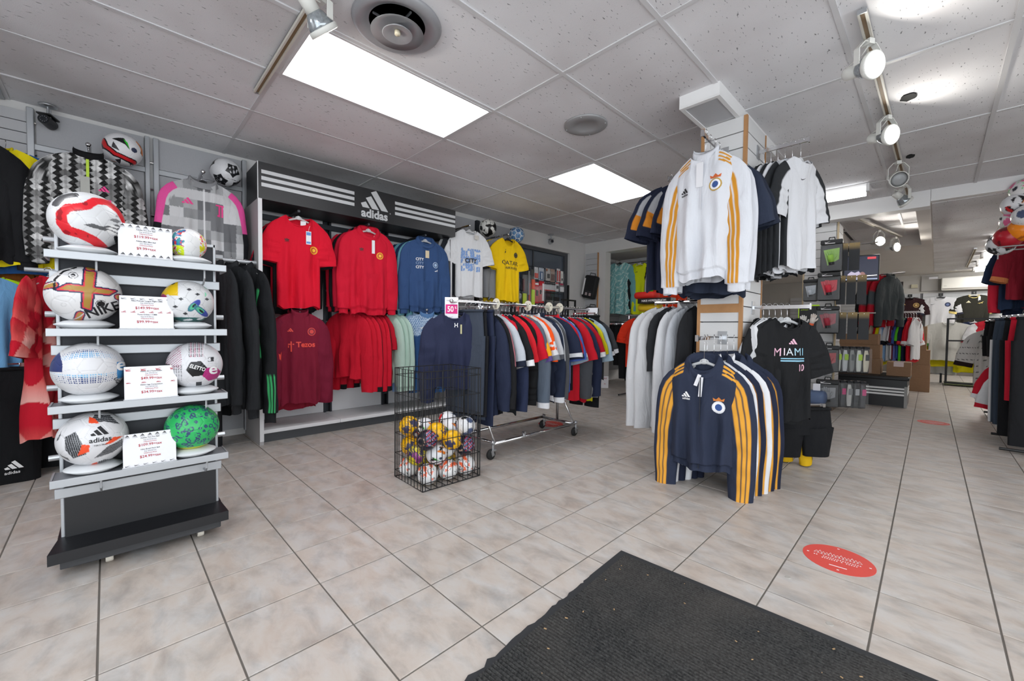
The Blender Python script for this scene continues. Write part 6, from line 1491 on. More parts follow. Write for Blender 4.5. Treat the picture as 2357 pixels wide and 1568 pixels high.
def pack(label, x, y0, y1, z0, z1, layers, cat='pack', name='blister_pack', face='x', depth=.03, group='blister packs on the accessory stand', hook=True, tilt=0.):
    w = y1-y0; h = z1-z0
    t = thing(name, label, cat, (x, (y0+y1)/2, z0) if face == 'x' else ((y0+y1)/2, x, z0), PI/2 if face == 'x' else tilt, group)
    MB().box(-w/2, w/2, .0, .003, 0, h).build('backing_card', ink(layers[0][0]), t)
    for k, (c, a, b_, c0, c1, d) in enumerate(layers[1:]): MB().box(-w/2+w*a, -w/2+w*b_, -d, .0, h*c0, h*c1, min(.004, d*.3)).build('insert' if k == 0 else 'print_block', ink(c), t)
    if depth: MB().box(-w*.46, w*.46, -depth, -.0005, h*.06, h*.80, .004).build('bubble', BLIS, t)
    if hook: MB().cyl((0, .06, h-.012), (0, -.03, h-.012), .0025, 6).build('peg', CHROME, t)
    return t
pk = lambda lab, y0, y1, z0, z1, *L: pack(lab, -4.20, y0, y1, z0, z1, L)
pk('tall black sleeve pack with neon yellow foot beside yellow jersey', 4.27, 4.36, 1.30, 1.90, ('#1a1b1e',), ('#c8e020', .1, .9, .02, .35, .02), ('#5a1a1e', .1, .5, .4, .7, .018))
pk('tall black and grey sleeve pack on accessory stand', 4.37, 4.44, 1.32, 1.90, ('#202124',), ('#8a8c92', .3, .6, .3, .9, .02), ('#b3402c', .5, .9, .1, .6, .018))
pk('tall orange and neon corner flag pack on accessory stand', 4.46, 4.53, 1.34, 1.88, ('#4a4c48',), ('#e8542a', .05, .95, .45, .72, .02), ('#c4e41c', .05, .95, .02, .44, .02))
pk('red boxed shin pad pack on accessory stand', 4.54, 4.63, 1.38, 1.70, ('#c01c2c',), ('#1b1c20', .35, .75, .35, .62, .014), ('#e8e8ea', .1, .9, .86, .95, .006))
pk('red boxed pump pack with white lettering bars', 4.64, 4.75, 1.39, 1.72, ('#c41828',), ('#e6e6e8', .62, .9, .1, .9, .012), ('#1b1c20', .15, .45, .4, .6, .014))
pk('silver foil pack with red label at top left of stand', 4.53, 4.61, 1.74, 1.92, ('#c9ccd0',), ('#d04a3a', .05, .95, .1, .5, .01))
pk('clear pack with blue cord at top of accessory stand', 4.63, 4.74, 1.73, 1.92, ('#aeb8c4',), ('#3c5a80', .15, .85, .05, .7, .01), ('#e6eaee', .42, .58, .1, .6, .014))
pk('grey pack with round black whistle at top of stand', 4.79, 4.89, 1.74, 1.93, ('#b4b0ac',), ('#1f2023', .3, .75, .2, .55, .02), ('#8c4a2a', .05, .3, .75, .95, .006))
pk('brown and clear pack beside the whistle pack', 4.90, 5.0, 1.73, 1.93, ('#9c8478',), ('#5c3a30', .1, .9, .1, .6, .012))
pk('red and white striped lace pack at top right of stand', 5.05, 5.13, 1.74, 1.95, ('#d6d6d8',), ('#c43a34', .05, .32, .05, .85, .01), ('#c43a34', .66, .95, .05, .85, .01))
pk('white small pack at the top right end of stand', 5.15, 5.21, 1.73, 1.92, ('#dcdcd8',), ('#3a3c40', .3, .7, .2, .4, .01))
for k in range(9): pk('white and black captain band pack in the red-edged row', 4.755+.029*k, 4.779+.029*k, 1.585, 1.715, ('#c8c8ca',), ('#1d1e22', .1, .9, .72, .98, .012), ('#c43a34', .0, 1, .0, .12, .012))
pk('white pack with black square on second row of stand', 5.02, 5.10, 1.59, 1.73, ('#d8d8da',), ('#1d1e22', .3, .8, .3, .65, .014), ('#c4343c', .1, .9, .85, .98, .006)); pk('black and white roll pack at end of second row', 5.12, 5.22, 1.575, 1.73, ('#5c5e62',), ('#e0e0e2', .1, .9, .1, .6, .02), ('#b03a5a', .1, .9, .78, .96, .006))
pk('yellow and red flag pack by the yellow jersey hem', 4.14, 4.21, 1.20, 1.62, ('#3a3b3e',), ('#e4d018', .1, .9, .35, .95, .014), ('#e4422a', .1, .9, .0, .34, .014))
pk('black shin sleeve pack low on accessory stand', 4.80, 4.95, 1.20, 1.50, ('#1c1d20',), ('#2a2b2f', .2, .8, .1, .7, .02)); pk('black glove pack low on accessory stand', 4.98, 5.12, 1.18, 1.50, ('#17181b',), ('#33353a', .2, .8, .1, .7, .02))
# end board: black boot bags
def boot_bag(label, x, z, w, h, tilt):
    t = thing('boot_bag', label, 'boot bag', (x, 6.03, z), 0, 'black boot bags on the end board', (0, tilt, 0))
    b = MB(); b.box(-w/2, w/2, -.05, .05, 0, h, .035); b.build('bag_body', mat('bag_nylon', '#17181b', .7, bump=.2), t); box('white_side_stripe', -w/2+.01, -w/2+.04, -.054, -.045, .05, h-.06, WHITEINK, t); box('zip_line', -w/2+.08, w/2-.06, -.053, -.049, h*.30, h*.305, GREYINK, t)
    for x0 in (-.03, .05): box('badge', x0-.022, x0+.022, -.054, -.049, .05, .10, ink('#b0a0a0'), t)
    MB().tube([(-.06, 0, h-.01), (-.05, 0, h+.04), (.05, 0, h+.04), (.06, 0, h-.01)], .006, 6).build('strap', BLKPL, t); MB().cyl((0, .08, h+.035), (0, -.07, h+.045), .003, 6).build('peg', BLKPL, t)
boot_bag('black boot bag with white side stripe on the end board', -4.29, 1.54, .27, .40, .22); boot_bag('black boot bag lower on the end board behind rolling rack', -4.23, 1.12, .24, .27, .12)

# ------------------------------------------------------------------ goalkeeper corner beyond the end wall
sl = struct(box('slatwall_recess', -4.44, -4.43, 6.32, 9.0, .2, 2.30, GROOVE)); slats(sl, 'y', 6.32, 9.0, -4.43, 1, .2, 2.30, 18, SLATG)
sl = struct(box('slatwall_partition', -4.40, -2.2, 7.25, 7.27, .2, 2.36, GROOVE)); slats(sl, 'x', -4.40, -2.2, 7.25, -1, .2, 2.36, 20, SLAT)
rl = thing('hang_rail', 'chrome rail carrying goalkeeper jerseys beyond the end wall', 'hang rail', (0, 6.85, 2.22)); MB().cyl((-4.40, 0, 0), (-3.0, 0, 0), .012, 10).build('rail', CHROME, rl); 
for x in (-4.2, -3.4): MB().obox((x, .20, 0), (.008, 0, 0), (0, .20, 0), (0, 0, .012)).build('bracket', STEEL, rl)
def webby(P):
    x, z = P['x'], P['z']; u = np.abs(((x*9+np.sin(z*23)*.5+z*7) % 1)-.5); v = np.abs(((x*-11+z*9+np.sin(x*30)*.4) % 1)-.5); c = np.tile(A('#7cb4b6'), (len(x), 1)); c[(u < .07) | (v < .07)] = A('#c2dcd6'); return c
garment('teal web-patterned goalkeeper jersey, front of the keeper rail', (-4.02, 6.60, 2.26), .30, cat='jersey', name='goalkeeper_jersey', sleeves='long', Wd=.50, Ln=.92, collar='crew', seed=501, hi=2, paint=webby, spaint=stripe_sleeve('#6fa9ac', '#1d2022', .2, .10, .3, 0, .35), slen=.72, vneck=True, clear=False)
garment('teal goalkeeper jersey half hidden behind the web-patterned one', (-4.18, 6.72, 2.26), .3, '#5f9ea2', 'jersey', 'goalkeeper_jersey', 'long', .5, .9, 'crew', seed=502, slen=.7)
g = garment('neon yellow goalkeeper jersey with black sleeves on keeper rail', (-3.68, 6.70, 2.23), .22, '#d6e31a', 'jersey', 'goalkeeper_jersey', 'long', .34, .90, 'crew', seed=503, hi=1, scol='#1b1c1f', slen=.7); g_mark(g, leap_cat(.05), (-.05, -.22), BLACKINK)
g = garment('dark grey goalkeeper jersey with white sleeve stripes', (-3.46, 6.78, 2.25), .15, '#4a4c50', 'jersey', 'goalkeeper_jersey', 'long', .40, .72, 'crew', seed=504, hi=1, scol='#1b1c1f', slen=.62); g_mark(g, adidas_bars(.05), (.0, -.2), WHITEINK)
for k, (h, l) in enumerate((('#c9ccce', 'white striped keeper top behind the dark grey jersey'), ('#4fc81c', 'lime green keeper top in the keeper row'), ('#e2401c', 'orange keeper top last in the keeper row'))): garment(l, (-3.34+.08*k, 6.84, 2.24), .7, h, 'jersey', 'goalkeeper_jersey', 'long', .42, .72+.08*k, 'crew', seed=505+k, slen=.66)
rl = thing('hang_rail', 'chrome rail carrying black shorts under the keeper jerseys', 'hang rail', (0, 6.52, 1.135)); MB().cyl((-4.30, 0, 0), (-3.45, 0, 0), .012, 10).build('rail', CHROME, rl)
for x in (-4.2, -3.5): MB().obox((x, .36, 0), (.008, 0, 0), (0, .36, 0), (0, 0, .012)).build('bracket', STEEL, rl)
for k in range(7): bottoms(['black goalkeeper pants first on the low rail by end wall', 'black goalkeeper shorts second on the low rail', 'black goalkeeper shorts third on the low rail', 'black glossy goalkeeper pants in the middle of low rail', 'black goalkeeper pants fifth on the low rail', 'black goalkeeper pants sixth on the low rail', 'black goalkeeper pants last on the low rail by red jersey'][k], (-4.20+.115*k, 6.52, 1.15), .9-.1*k, ['#17181a', '#1c1d20', '#141517'][k % 3], 'goalkeeper_pants', 'trousers', [.66, .60, .62, .72, .95, .98, .92][k], .36, .16, .03, 60+k, 1)
rk2 = thing('clothes_rack', 'low chrome clothes rack behind the column carrying an orange-red jersey', 'clothes rack', (-2.95, 5.62, 0)); MB().cyl((-.35, 0, 1.215), (.75, 0, 1.215), .011, 10).build('rail', CHROME, rk2)
for x in (-.30, .70): MB().cyl((x, 0, .03), (x, 0, 1.215), .011, 10).build('post', CHROME, rk2); MB().cyl((x, -.25, .03), (x, .25, .03), .012, 10).build('foot', BLKPL, rk2)
g = garment('orange-red adidas training jersey on rack left of column', (-3.06, 5.60, 1.228), .25, '#e0371c', 'jersey', 'jersey', 'short', .48, .72, 'crew', seed=511, hi=2, clear=False, slen=.22, spaint=stripe_sleeve('#e0371c', '#4a1a14', .4, .08, .3)); g_mark(g, adidas_bars(.06), (-.08, -.18), WHITEINK); swing_tag(g, (.10, -.13), .04, .09, ink('#b9b8a8'))
for k in range(5): garment(['red jersey second on the rack left of column', 'grey jersey third on the rack left of column', 'yellow jersey fourth on the rack left of column', 'black jersey fifth on the rack left of column', 'white jersey last on the rack left of column'][k], (-2.92+.10*k, 5.62, 1.228), .5, ['#c9301c', '#8c8e92', '#e2c41a', '#202124', '#d9dadc'][k], 'jersey', 'jersey', 'short', .46, .7, 'crew', seed=512+k, slen=.24)
sg = thing('shelf_sign', 'black shoe shelf with white HYPERVENOM lettering behind column', 'shelf', (-2.72, 5.35, 1.385)); MB().box(-.22, .26, -.04, .12, -.02, .05, .004).build('shelf_board', BLACKP, sg); lettering('NIKE HYPERVENOM', .028, lambda u, v: (u, -.042, v), 'lettering', WHITEINK, sg, .02, at=(.02, .002), maxw=.36)
for k, (h, l) in enumerate((('#d8271c', 'red orange bag on top of the black shoe shelf'), ('#d9b31a', 'yellow bag under the black shoe shelf'))):
    o = MB().box(-.16, .16, -.10, .10, 0, .10, .04).build('shoe_bag', ink(h), None, True); o.location = (-2.88+.06*k, 5.46, [1.435, 1.26][k]); tag(o, l, 'bag'); 
pt = thing('shoe_stand', 'small black shoe test stand on floor by white tops', 'stand', (-2.56, 4.86, 0)); MB().box(-.09, .09, -.05, .05, .03, .34, .006).build('box', BLACKP, pt); MB().box(-.14, .14, -.09, .06, .0, .03, .008).build('foot', BLKPL, pt); lettering('SELECT', .016, lambda u, v: (u, -.052, v), 'lettering', WHITEINK, pt, .01, at=(.02, .20))
sc_ = thing('floor_card', 'white card with red print standing on floor near keeper pants', 'sign', (-3.90, 6.00, 0), .8); MB().box(-.06, .06, -.002, .002, 0, .20).build('card', PAPER, sc_); lettering('SALE', .02, lambda u, v: (u, -.003, v), 'lettering', REDINK, sc_, .01, at=(0, .155)); lettering('IN', .02, lambda u, v: (u, -.003, v), 'lettering', REDINK, sc_, .01, at=(0, .06))

# ------------------------------------------------------------------ second column with gloves and shin pads
c2 = struct(box('column_back', -1.22, -.90, 6.50, 6.86, 0, 2.36, GROOVE)); slats(c2, 'x', -1.23, -.90, 6.50, -1, .12, 2.36, 21, SLAT); slats(c2, 'y', 6.50, 6.86, -.90, 1, .12, 2.36, 21, SLAT)
for x in (-1.235, -.892): box('wood_corner', x, x+.018, 6.476, 6.50, .1, 2.36, mat('pale_wood', '#cbb896', .6), c2)
box('plinth', -1.24, -.885, 6.49, 6.87, 0, .12, mat('brown_plinth', '#7a6a5c', .7), c2)
FILM = mat('clear_film', '#dfe2e5', .08, alpha=.07, spec=.9)
def glove(t, c, s, at, a=0., cuff=None):
    """a goalkeeper glove: palm, four fingers, thumb, cuff"""
    b = MB(); q, w = math.cos(a), math.sin(a)
    def P(x, z, y=0): return (at[0]+(x*q-z*w)*s, at[1]+y, at[2]+(x*w+z*q)*s)
    b.tube([P(0, -.02), P(0, .05), P(0, .10)], [.040*s, .048*s, .044*s], 12)
    for k, (x, L) in enumerate(((-.036, .075), (-.012, .092), (.012, .088), (.036, .07))): b.tube([P(x*.9, .09), P(x*1.1, .09+L*.6), P(x*1.2, .09+L)], [.014*s, .0135*s, .009*s], 8)
    b.tube([P(.04, .03), P(.07, .07), P(.08, .10)], [.016*s, .014*s, .009*s], 8)
    b.build('glove', ink(c), t, True); MB().tube([P(0, -.02), P(0, -.06)], [.041*s, .040*s], 12).build('glove_cuff', cuff or BLKPL, t)
def glove_bag(label, x0, x1, z0, z1, gcol, y=6.16, brand=True, tagw=False):
    w, h = x1-x0, z1-z0; t = thing('glove_bag', label, 'glove bag', ((x0+x1)/2, y, z0), .10, 'glove bags on the second column')
    MB().box(-w/2, w/2, -.035, .035, 0, h*.80, .02).build('bag_back', mat('bag_black', '#1b1c1f', .6, bump=.15), t)
    mesh_obj('glove_panel', [(-w*.36, -.036, h*.62), (w*.36, -.036, h*.66), (w*.34, -.036, h*.34), (-w*.16, -.036, h*.18)], [(0, 3, 2, 1)], ink(gcol), t); glove(t, gcol, w*3.4, (.0, -.040, h*.30), .15)
    MB().box(-w/2+.005, w/2-.005, -.060, -.050, .01, h*.76, .004).build('clear_window', FILM, t); MB().box(-w/2, w/2, -.062, .04, h*.76, h*.90, .012).build('header_band', BLKPL, t)
    if brand: marks(swoosh_quads(.05), lambda u, v: (u, -.064, v), 'logo', WHITEINK, t, (-w*.18, h*.83)); MB().box(-w*.3, w*.15, -.0645, -.063, h*.785, h*.80).build('lettering_bar', WHITEINK, t)
    MB().tube([(-.03, 0, h*.88), (-.025, 0, h*.98), (.025, 0, h*.98), (.03, 0, h*.88)], .007, 6).build('handle', BLKPL, t); MB().cyl((0, 6.5-y, h*.955), (0, -.05, h*.965), .003, 6).build('peg', CHROME, t)
    if tagw: MB().box(-w*.62, -w*.30, -.07, -.068, h*.42, h*.76).build('swing_tag', PAPER, t)
glove_bag('black glove bag with lime green gloves at top of second column', -1.00, -.79, 1.71, 2.13, '#8fbf4a'); glove_bag('black glove bag with bright red gloves on second column', -1.02, -.80, 1.37, 1.74, '#d0243c')
glove_bag('clear silver glove bag left of the bright red gloves', -1.17, -1.02, 1.37, 1.67, '#b9c0c8', 6.2, False); glove_bag('black glove bag with dark crimson gloves in middle of second column', -1.02, -.80, .98, 1.34, '#9c2438')
glove_bag('black glove bag with red and white gloves and white tags', -.985, -.79, .52, .87, '#a82c34', tagw=True); glove_bag('black glove bag with pink gloves beside white-tagged bag', -1.15, -.99, .54, .86, '#8c6a70', 6.2, False); glove_bag('black glove bag with pale grey gloves near the floor', -1.0, -.78, .10, .46, '#8d8f92', tagw=True)
gc = thing('glove_card', 'black glove card with neon edge and white orange glove', 'glove card', (-1.09, 6.10, .99), .08); MB().box(-.105, .105, -.006, .006, 0, .335).build('card', BLACKP, gc); MB().box(-.105, .105, -.0075, -.006, .318, .335).box(-.105, -.095, -.0075, -.006, 0, .318).build('neon_edge', ink('#b4dc2a'), gc); glove(gc, '#dddbd8', .66, (-.045, -.03, .09), .05, ink('#e8643a')); glove(gc, '#e6dcd4', .60, (.038, -.03, .12), -.2, ink('#e8643a'))
marks(swoosh_quads(.06), lambda u, v: (u, -.062, v), 'logo', BLACKINK, gc, (-.03, .14)); lettering('goalkeeper', .012, lambda u, v: (u, -.008, v), 'lettering', ink('#b4dc2a'), gc, .01, at=(-.04, .27))
o = thing('folded_bag', 'blue folded gear in clear plastic on floor of second column', 'folded bag', (-1.0, 6.05, .14)); MB().box(-.12, .12, -.12, .12, 0, .15, .04).build('blue_fabric', mat('blue_cloth', '#3a557f', .7), o, True); MB().box(-.122, .126, -.124, .124, -.004, .154, .042).build('plastic_wrap', FILM, o, True); 
# dark cards with tan tops on arms at the right of that column
TAN = mat('tan_fade_card', '#4a4c4e', .8); nt = TAN.node_tree; tc = nt.nodes.new('ShaderNodeTexCoord'); sx_ = nt.nodes.new('ShaderNodeSeparateXYZ'); rm = nt.nodes.new('ShaderNodeValToRGB'); e = rm.color_ramp.elements; e[0].position, e[0].color = .74, S('#3b3d40')+(1,); e[1].position, e[1].color = .92, S('#a08a60')+(1,)
nt.links.new(tc.outputs['Generated'], sx_.inputs[0]); nt.links.new(sx_.outputs['Z'], rm.inputs[0]); nt.links.new(rm.outputs[0], nt.nodes['Principled BSDF'].inputs['Base Color'])
def tan_card(label, x0, x1, z0, z1, y, rz):
    t = thing('sleeve_card', label, 'product card', ((x0+x1)/2, y, z0), rz, 'tan-topped sleeve cards'); w, h = x1-x0, z1-z0
    MB().box(-w/2, w/2, -.004, .004, 0, h).build('card', TAN, t); MB().box(-w/2, w/2, .004, .030, .01, h-.02, .008).build('folded_sleeve', ink('#d8d6d0'), t); MB().cyl((0, .1, h-.02), (0, -.03, h-.02), .003, 6).build('peg', CHROME, t)
rows_ = ((1.735, 2.06, [(-.84, -.76), (-.755, -.655)], 'top'), (1.33, 1.675, [(-.86, -.775), (-.765, -.68), (-.67, -.585)], 'middle'), (.91, 1.235, [(-.845, -.755), (-.745, -.655), (-.645, -.55)], 'lowest'))
for z0, z1, xs, nm in rows_:
    for i, (a, b_) in enumerate(xs): tan_card('tan-topped dark sleeve card %s in the %s row by second column' % (['first', 'second', 'third'][i], nm), a, b_, z0, z1, 6.32+.02*i, .12)
for i in range(3): t = thing('display_rail', 'chrome arm on second column above the %s row of sleeve cards' % ['top', 'middle', 'lowest'][i], 'hang arm', (-.90, 6.42, [2.05, 1.665, 1.225][i])); MB().cyl((0, 0, 0), (.40, 0, 0), .008, 8).build('bar', CHROME, t)
# shin pads in two rows
def shin(label, x, y, z, h, c1, c2_, rz):
    t = thing('shin_pad_pack', label, 'shin pads', (x, y, z), rz, 'shin pad packs on second column')
    V = []; n = 10
    for i in range(9):
        u = i/8; w = .035*(.55+.45*math.sin(PI*min(1, u*.9+.1)))
        for k in range(n+1): a = -1.2+2.4*k/n; V.append((w*math.sin(a), -.030*math.cos(a)*(.6+.4*math.sin(PI*u)), h*(.06+.74*u)))
    mesh_obj('shell', V, [(i*(n+1)+k, i*(n+1)+k+1, (i+1)*(n+1)+k+1, (i+1)*(n+1)+k) for i in range(8) for k in range(n)], ink(c1), t, True)
    MB().box(-.022, .022, -.034, -.028, h*.45, h*.66, .004).build('colour_flash', ink(c2_), t); MB().box(-.04, .04, -.002, .008, .0, h*.86, .004).build('backing', BLKPL, t); MB().box(-.03, .03, -.02, .01, h*.84, h*.93).build('header_card', ink('#2a2b2f'), t); MB().box(-.042, .042, -.042, -.036, .01, h*.86, .004).build('clear_bag', FILM, t); MB().cyl((0, .08, h*.92), (0, -.05, h*.92), .0025, 6).build('peg', CHROME, t)
for i in range(5):
    shin(['white shin pad with lime flash nearest the glove bags', 'white shin pad with lime flash second in upper row', 'grey shin pad third in upper row', 'white shin pad with lime flash fourth in upper row', 'cream shin pad at the end of upper row'][i], -.82+.062*i, 6.30+.02*i, .51, .34, ['#d4d8d0', '#c8ccd0', '#8a8d8c', '#d8dcd4', '#d9d2bc'][i], ['#b4dc2a', '#a8d426', '#55585c', '#b8e02c', '#2a2b2f'][i], .75)
    shin(['black shin pad with grey flash nearest grey gloves', 'black shin pad with pink dot second in lower row', 'white shin pad third in lower row', 'black shin pad with silver flash fourth in lower row', 'black shin pad with pink edge at end of lower row'][i], -.83+.06*i, 6.30+.02*i, .09, .35, ['#2a2b2e', '#3a3b40', '#c4c4c0', '#2f3034', '#4a4a4e'][i], ['#8a8d92', '#d0307a', '#888a8c', '#b9bcc0', '#d84a8a'][i], .75)
# blue step ladder leaning behind the Miami shirts
ld = thing('step_ladder', 'small dark blue folding step ladder behind the Miami shirts', 'step ladder', (-.80, 4.62, 0)); LBm = mat('ladder_blue', '#26344e', .5)
for y, x1 in ((-.24, .05), (.32, .04)): MB().obox((x1-.07, y, .16), (.09, 0, -.16), (0, .016, 0), (.012, 0, .008)).build('leg', LBm, ld); MB().box(x1+.0, x1+.035, y-.02, y+.02, 0, .015).build('rubber_foot', RUBBER, ld)
for y in (-.24, .32): MB().obox((-.22, y, .16), (-.07, 0, -.16), (0, .016, 0), (.012, 0, -.006)).build('leg', LBm, ld)
MB().obox((.0, .04, .10), (.02, 0, -.03), (0, .28, 0), (.01, 0, .008)).build('cross_bar', STEEL, ld); MB().box(-.26, -.05, -.24, .32, .30, .33, .006).build('tread', LBm, ld)

# ------------------------------------------------------------------ bench, cartons and jersey rack in the back room
bn = thing('bench', 'black try-on bench with three white stripes across its front', 'bench', (-.80, 7.85, 0))
MB().box(-.62, .555, -.36, .34, .0, .36).build('bench_body', BLACKP, bn); MB().box(-.64, .575, -.38, .36, .36, .405, .012).build('seat_pad', mat('bench_vinyl', '#121316', .5), bn)
for z in (.155, .195, .235): box('stripe', -.62, .545, -.364, -.358, z, z+.024, WHITEINK, bn); box('side_stripe', .553, .558, -.34, .2, z, z+.024, WHITEINK, bn)
box('corner_trim', .53, .56, -.366, -.355, 0, .28, mat('trim_grey', '#9a9a98', .5), bn)
def carton(label, x0, x1, y0, y1, z0, z1, group='cardboard cartons in the back room', tape=False, rz=0.):
    t = thing('carton', label, 'cardboard box', ((x0+x1)/2, (y0+y1)/2, z0), rz, group); w, d, h = (x1-x0)/2, (y1-y0)/2, z1-z0
    MB().box(-w, w, -d, d, 0, h-.002, .003).build('carton_body', CARD, t)
    for s in (-1, 1): MB().box(-w, w, s*.002 if s > 0 else -d, d if s > 0 else -.002, h-.002, h).build('top_flap', CARD, t)
    if tape: MB().box(-.05, .05, -d-.001, d, h, h+.001).box(-.05, .05, -d-.001, -d, h-.06, h+.001).build('parcel_tape', mat('tape_pinkish', '#d8c4c0', .3), t)
carton('cardboard carton topmost of the stack behind shin pads', -1.07, -.575, 7.86, 8.2, .815, .97); carton('cardboard carton in the middle of the bench stack', -1.0, -.545, 7.84, 8.15, .612, .815); carton('cardboard carton at the bottom of the bench stack', -1.0, -.53, 7.74, 8.1, .407, .612); carton('taped cardboard carton on the right end of bench', -.46, -.22, 7.62, 7.95, .407, .595, tape=True)
for z0, z1, a, b_, l in ((0, .22, -.30, -.05, 'lowest'), (.22, .455, -.28, -.052, 'second'), (.455, .70, -.27, -.058, 'third'), (.70, 1.10, -.30, -.105, 'topmost')): carton('cardboard carton %s of the floor stack behind jersey rack' % l, a-.15, b_, 9.75, 10.1, z0, z1)
jr = thing('jersey_rack', 'white-railed jersey rack behind the black bench', 'clothes rack', (0, 8.62, 0)); MB().cyl((-1.15, 0, 1.305), (-.16, 0, 1.305), .012, 10).build('rail', WHTPL, jr)
for x in (-1.12, -.36): MB().cyl((x, 0, .04), (x, 0, 1.305), .010, 10).build('post', DARKM, jr); MB().cyl((x, -.25, .04), (x, .25, .04), .013, 10).build('foot', WHTPL, jr)
for x, l in ((-.76, 'left'), (-.56, 'right')):
    o = MB().lathe([(.014, -.002), (.045, -.002), (.045, .002), (.014, .002)], 20, (0, 0, 0), 'x').build('size_disc', WHTPL, None); o.location = (x, 8.62, 1.305); tag(o, 'white size disc on jersey rack rail, %s' % ('nearer the second column' if l == 'left' else 'nearer the back wall jerseys'), 'size divider', 'size discs on the jersey rack')
jc = [('red', '#cc2030', None), ('white', '#e0e0e2', '#b02030'), ('black', '#1f2023', None), ('pale grey', '#cfd0d2', None), ('red and white', '#d22a36', '#e6e6e8'), ('black', '#26282b', '#c8303a'), ('scarlet', '#d02818', '#e0b020'), ('dark green', '#223a34', '#c8283a'), ('cream', '#d8cdb4', '#c8283a'), ('red', '#c81c2c', '#e6e6e8'),
      ('yellow', '#ecdc18', '#2a9a48'), ('white', '#dedfe2', '#20284a'), ('sky blue', '#8fb6de', '#20284a'), ('silver white', '#d9dadc', '#1c1d20'), ('white', '#e4e4e6', '#1c1d20'), ('maroon', '#6e1a28', None), ('lavender blue', '#6a76b8', None), ('royal blue', '#3f55a0', None), ('lime green', '#5fce2c', '#1c1d20'), ('navy', '#1c2440', '#c8283a'), ('crimson', '#c41a2c', '#e6e6e8'), ('red', '#d4202e', '#e6e6e8'), ('white', '#e2e2e4', None)]
n = len(jc)
for i, (w, h, cf) in enumerate(jc):
    r = random.Random(700+i); nb = lambda j: jc[j][0]
    lab = '%s jersey on white-railed rack %s' % (w, ('between %s and %s ones' % (nb(i-1), nb(i+1))) if 0 < i < n-1 else ('beside the shin pads' if i == 0 else 'nearest the floor cartons'))
    garment(lab, (-.86+.65*i/(n-1), 8.62, 1.318), 1.32+r.uniform(-.14, .14), h, 'jersey', 'jersey', 'short', .42, r.choice([.62, .66, .72]), 'crew', seed=700+i, hi=0, cuffcol=cf, depth=.02, folds=.004, slen=.26, z0=.10, group='jerseys on the white-railed rack', hlabel='hanger of the %s jersey between %s and %s on white-railed rack' % (w, nb(i-1) if i else 'shin pads', nb(i+1) if i < n-1 else 'floor cartons'), hgroup='hangers on the white-railed rack')
tv = thing('television', 'wall television showing a basketball player in white', 'television', (-.75, 7.46, 1.70), .25); MB().box(-.20, .19, -.02, .03, 0, .36, .006).build('casing', BLKPL, tv)
SCR = mat('screen_picture', '#20243c', .3, emit=.6); MB().box(-.185, .175, -.0225, -.020, .02, .345).build('screen', SCR, tv)
fs_ = lambda u, v: (u, -.0235, v)
marks([[(-.14, .03), (-.02, .03), (.0, .10), (-.03, .14), (-.07, .12), (-.11, .14), (-.15, .10)]], fs_, 'picture_jersey', mat('screen_white', '#c4bcd4', .4, emit=.7), tv); marks([ellipse(.01, .08, .035, .05, 12)], fs_, 'picture_arm', mat('screen_skin', '#a87c78', .4, emit=.5), tv); marks([[(.06, .30), (.15, .30), (.15, .33), (.06, .33)]], fs_, 'picture_logo', mat('screen_tag', '#d84a50', .4, emit=.8), tv); marks([[(-.18, .022), (.17, .022), (.17, .036), (-.18, .036)]], fs_, 'picture_bar', mat('screen_bar', '#aab8d8', .4, emit=.8), tv); MB().cyl((0, .03, .18), (0, .5, .18), .02, 10).build('wall_arm', BLKPL, tv)
rl = thing('display_rail', 'chrome arm carrying red and black jackets behind television', 'hang arm', (-.75, 8.05, 1.83)); MB().cyl((0, 0, 0), (.42, 0, .02), .01, 8).build('bar', CHROME, rl)
def rb(P): c = np.tile(A('#b41a2c'), (len(P['x']), 1)); t = P['t']; c[(t > .2) & (t < .5)] = A('#4a5054'); return c
garment('red and grey jacket first on the arm behind television', (-.66, 8.05, 1.85), 1.15, cat='jacket', name='track_jacket', sleeves='long', Wd=.46, Ln=.62, collar='stand', seed=741, paint=rb, spaint=rb, slen=.56, nw=.07, nd=.04); garment('red and grey jacket second on the arm behind television', (-.57, 8.05, 1.85), 1.15, cat='jacket', name='track_jacket', sleeves='long', Wd=.46, Ln=.60, collar='stand', seed=742, paint=rb, spaint=rb, slen=.54, nw=.07, nd=.04, ccol='#b41a2c')
garment('dark grey jacket third on the arm behind television', (-.48, 8.05, 1.86), 1.1, '#3c4244', 'jacket', 'track_jacket', 'long', .46, .62, 'stand', seed=743, slen=.56, nw=.07, nd=.04); garment('black jacket last on the arm behind television', (-.72, 8.10, 1.85), 1.2, '#17181a', 'jacket', 'track_jacket', 'long', .46, .62, 'stand', seed=744, slen=.56, nw=.07, nd=.04)
# back wall: jerseys, air conditioner, small frames
def ptab(label, x, z): t = thing('wall_hook', label, 'wall hook', (x, 14.26, z)); MB().box(-.04, .04, -.01, .01, -.03, .04).build('plate', BLKPL, t); MB().cyl((0, 0, 0), (0, -.12, .02), .006, 6).build('peg', BLKPL, t)
ptab('black wall hook above the dark maroon jersey', -.48, 1.90); ptab('black wall hook above the white national jersey', .05, 1.90); ptab('black wall hook above the black and gold jersey', .58, 1.92)
g = garment('dark maroon national jersey with gold shoulder stripes on back wall', (-.48, 14.16, 1.91), 0, '#2b1519', 'jersey', 'jersey', 'short', .58, .80, 'crew', seed=751, spaint=stripe_sleeve('#2b1519', '#a8843c', .5, .08, .28, 0, .6), clear=False, slen=.28); g_mark(g, adidas_bars(.07), (-.10, -.24), ink('#c9a860')); crest(g, (.12, -.25), .055, [('#b0904a', 1), ('#4a2a22', .75), ('#b0904a', .45)])
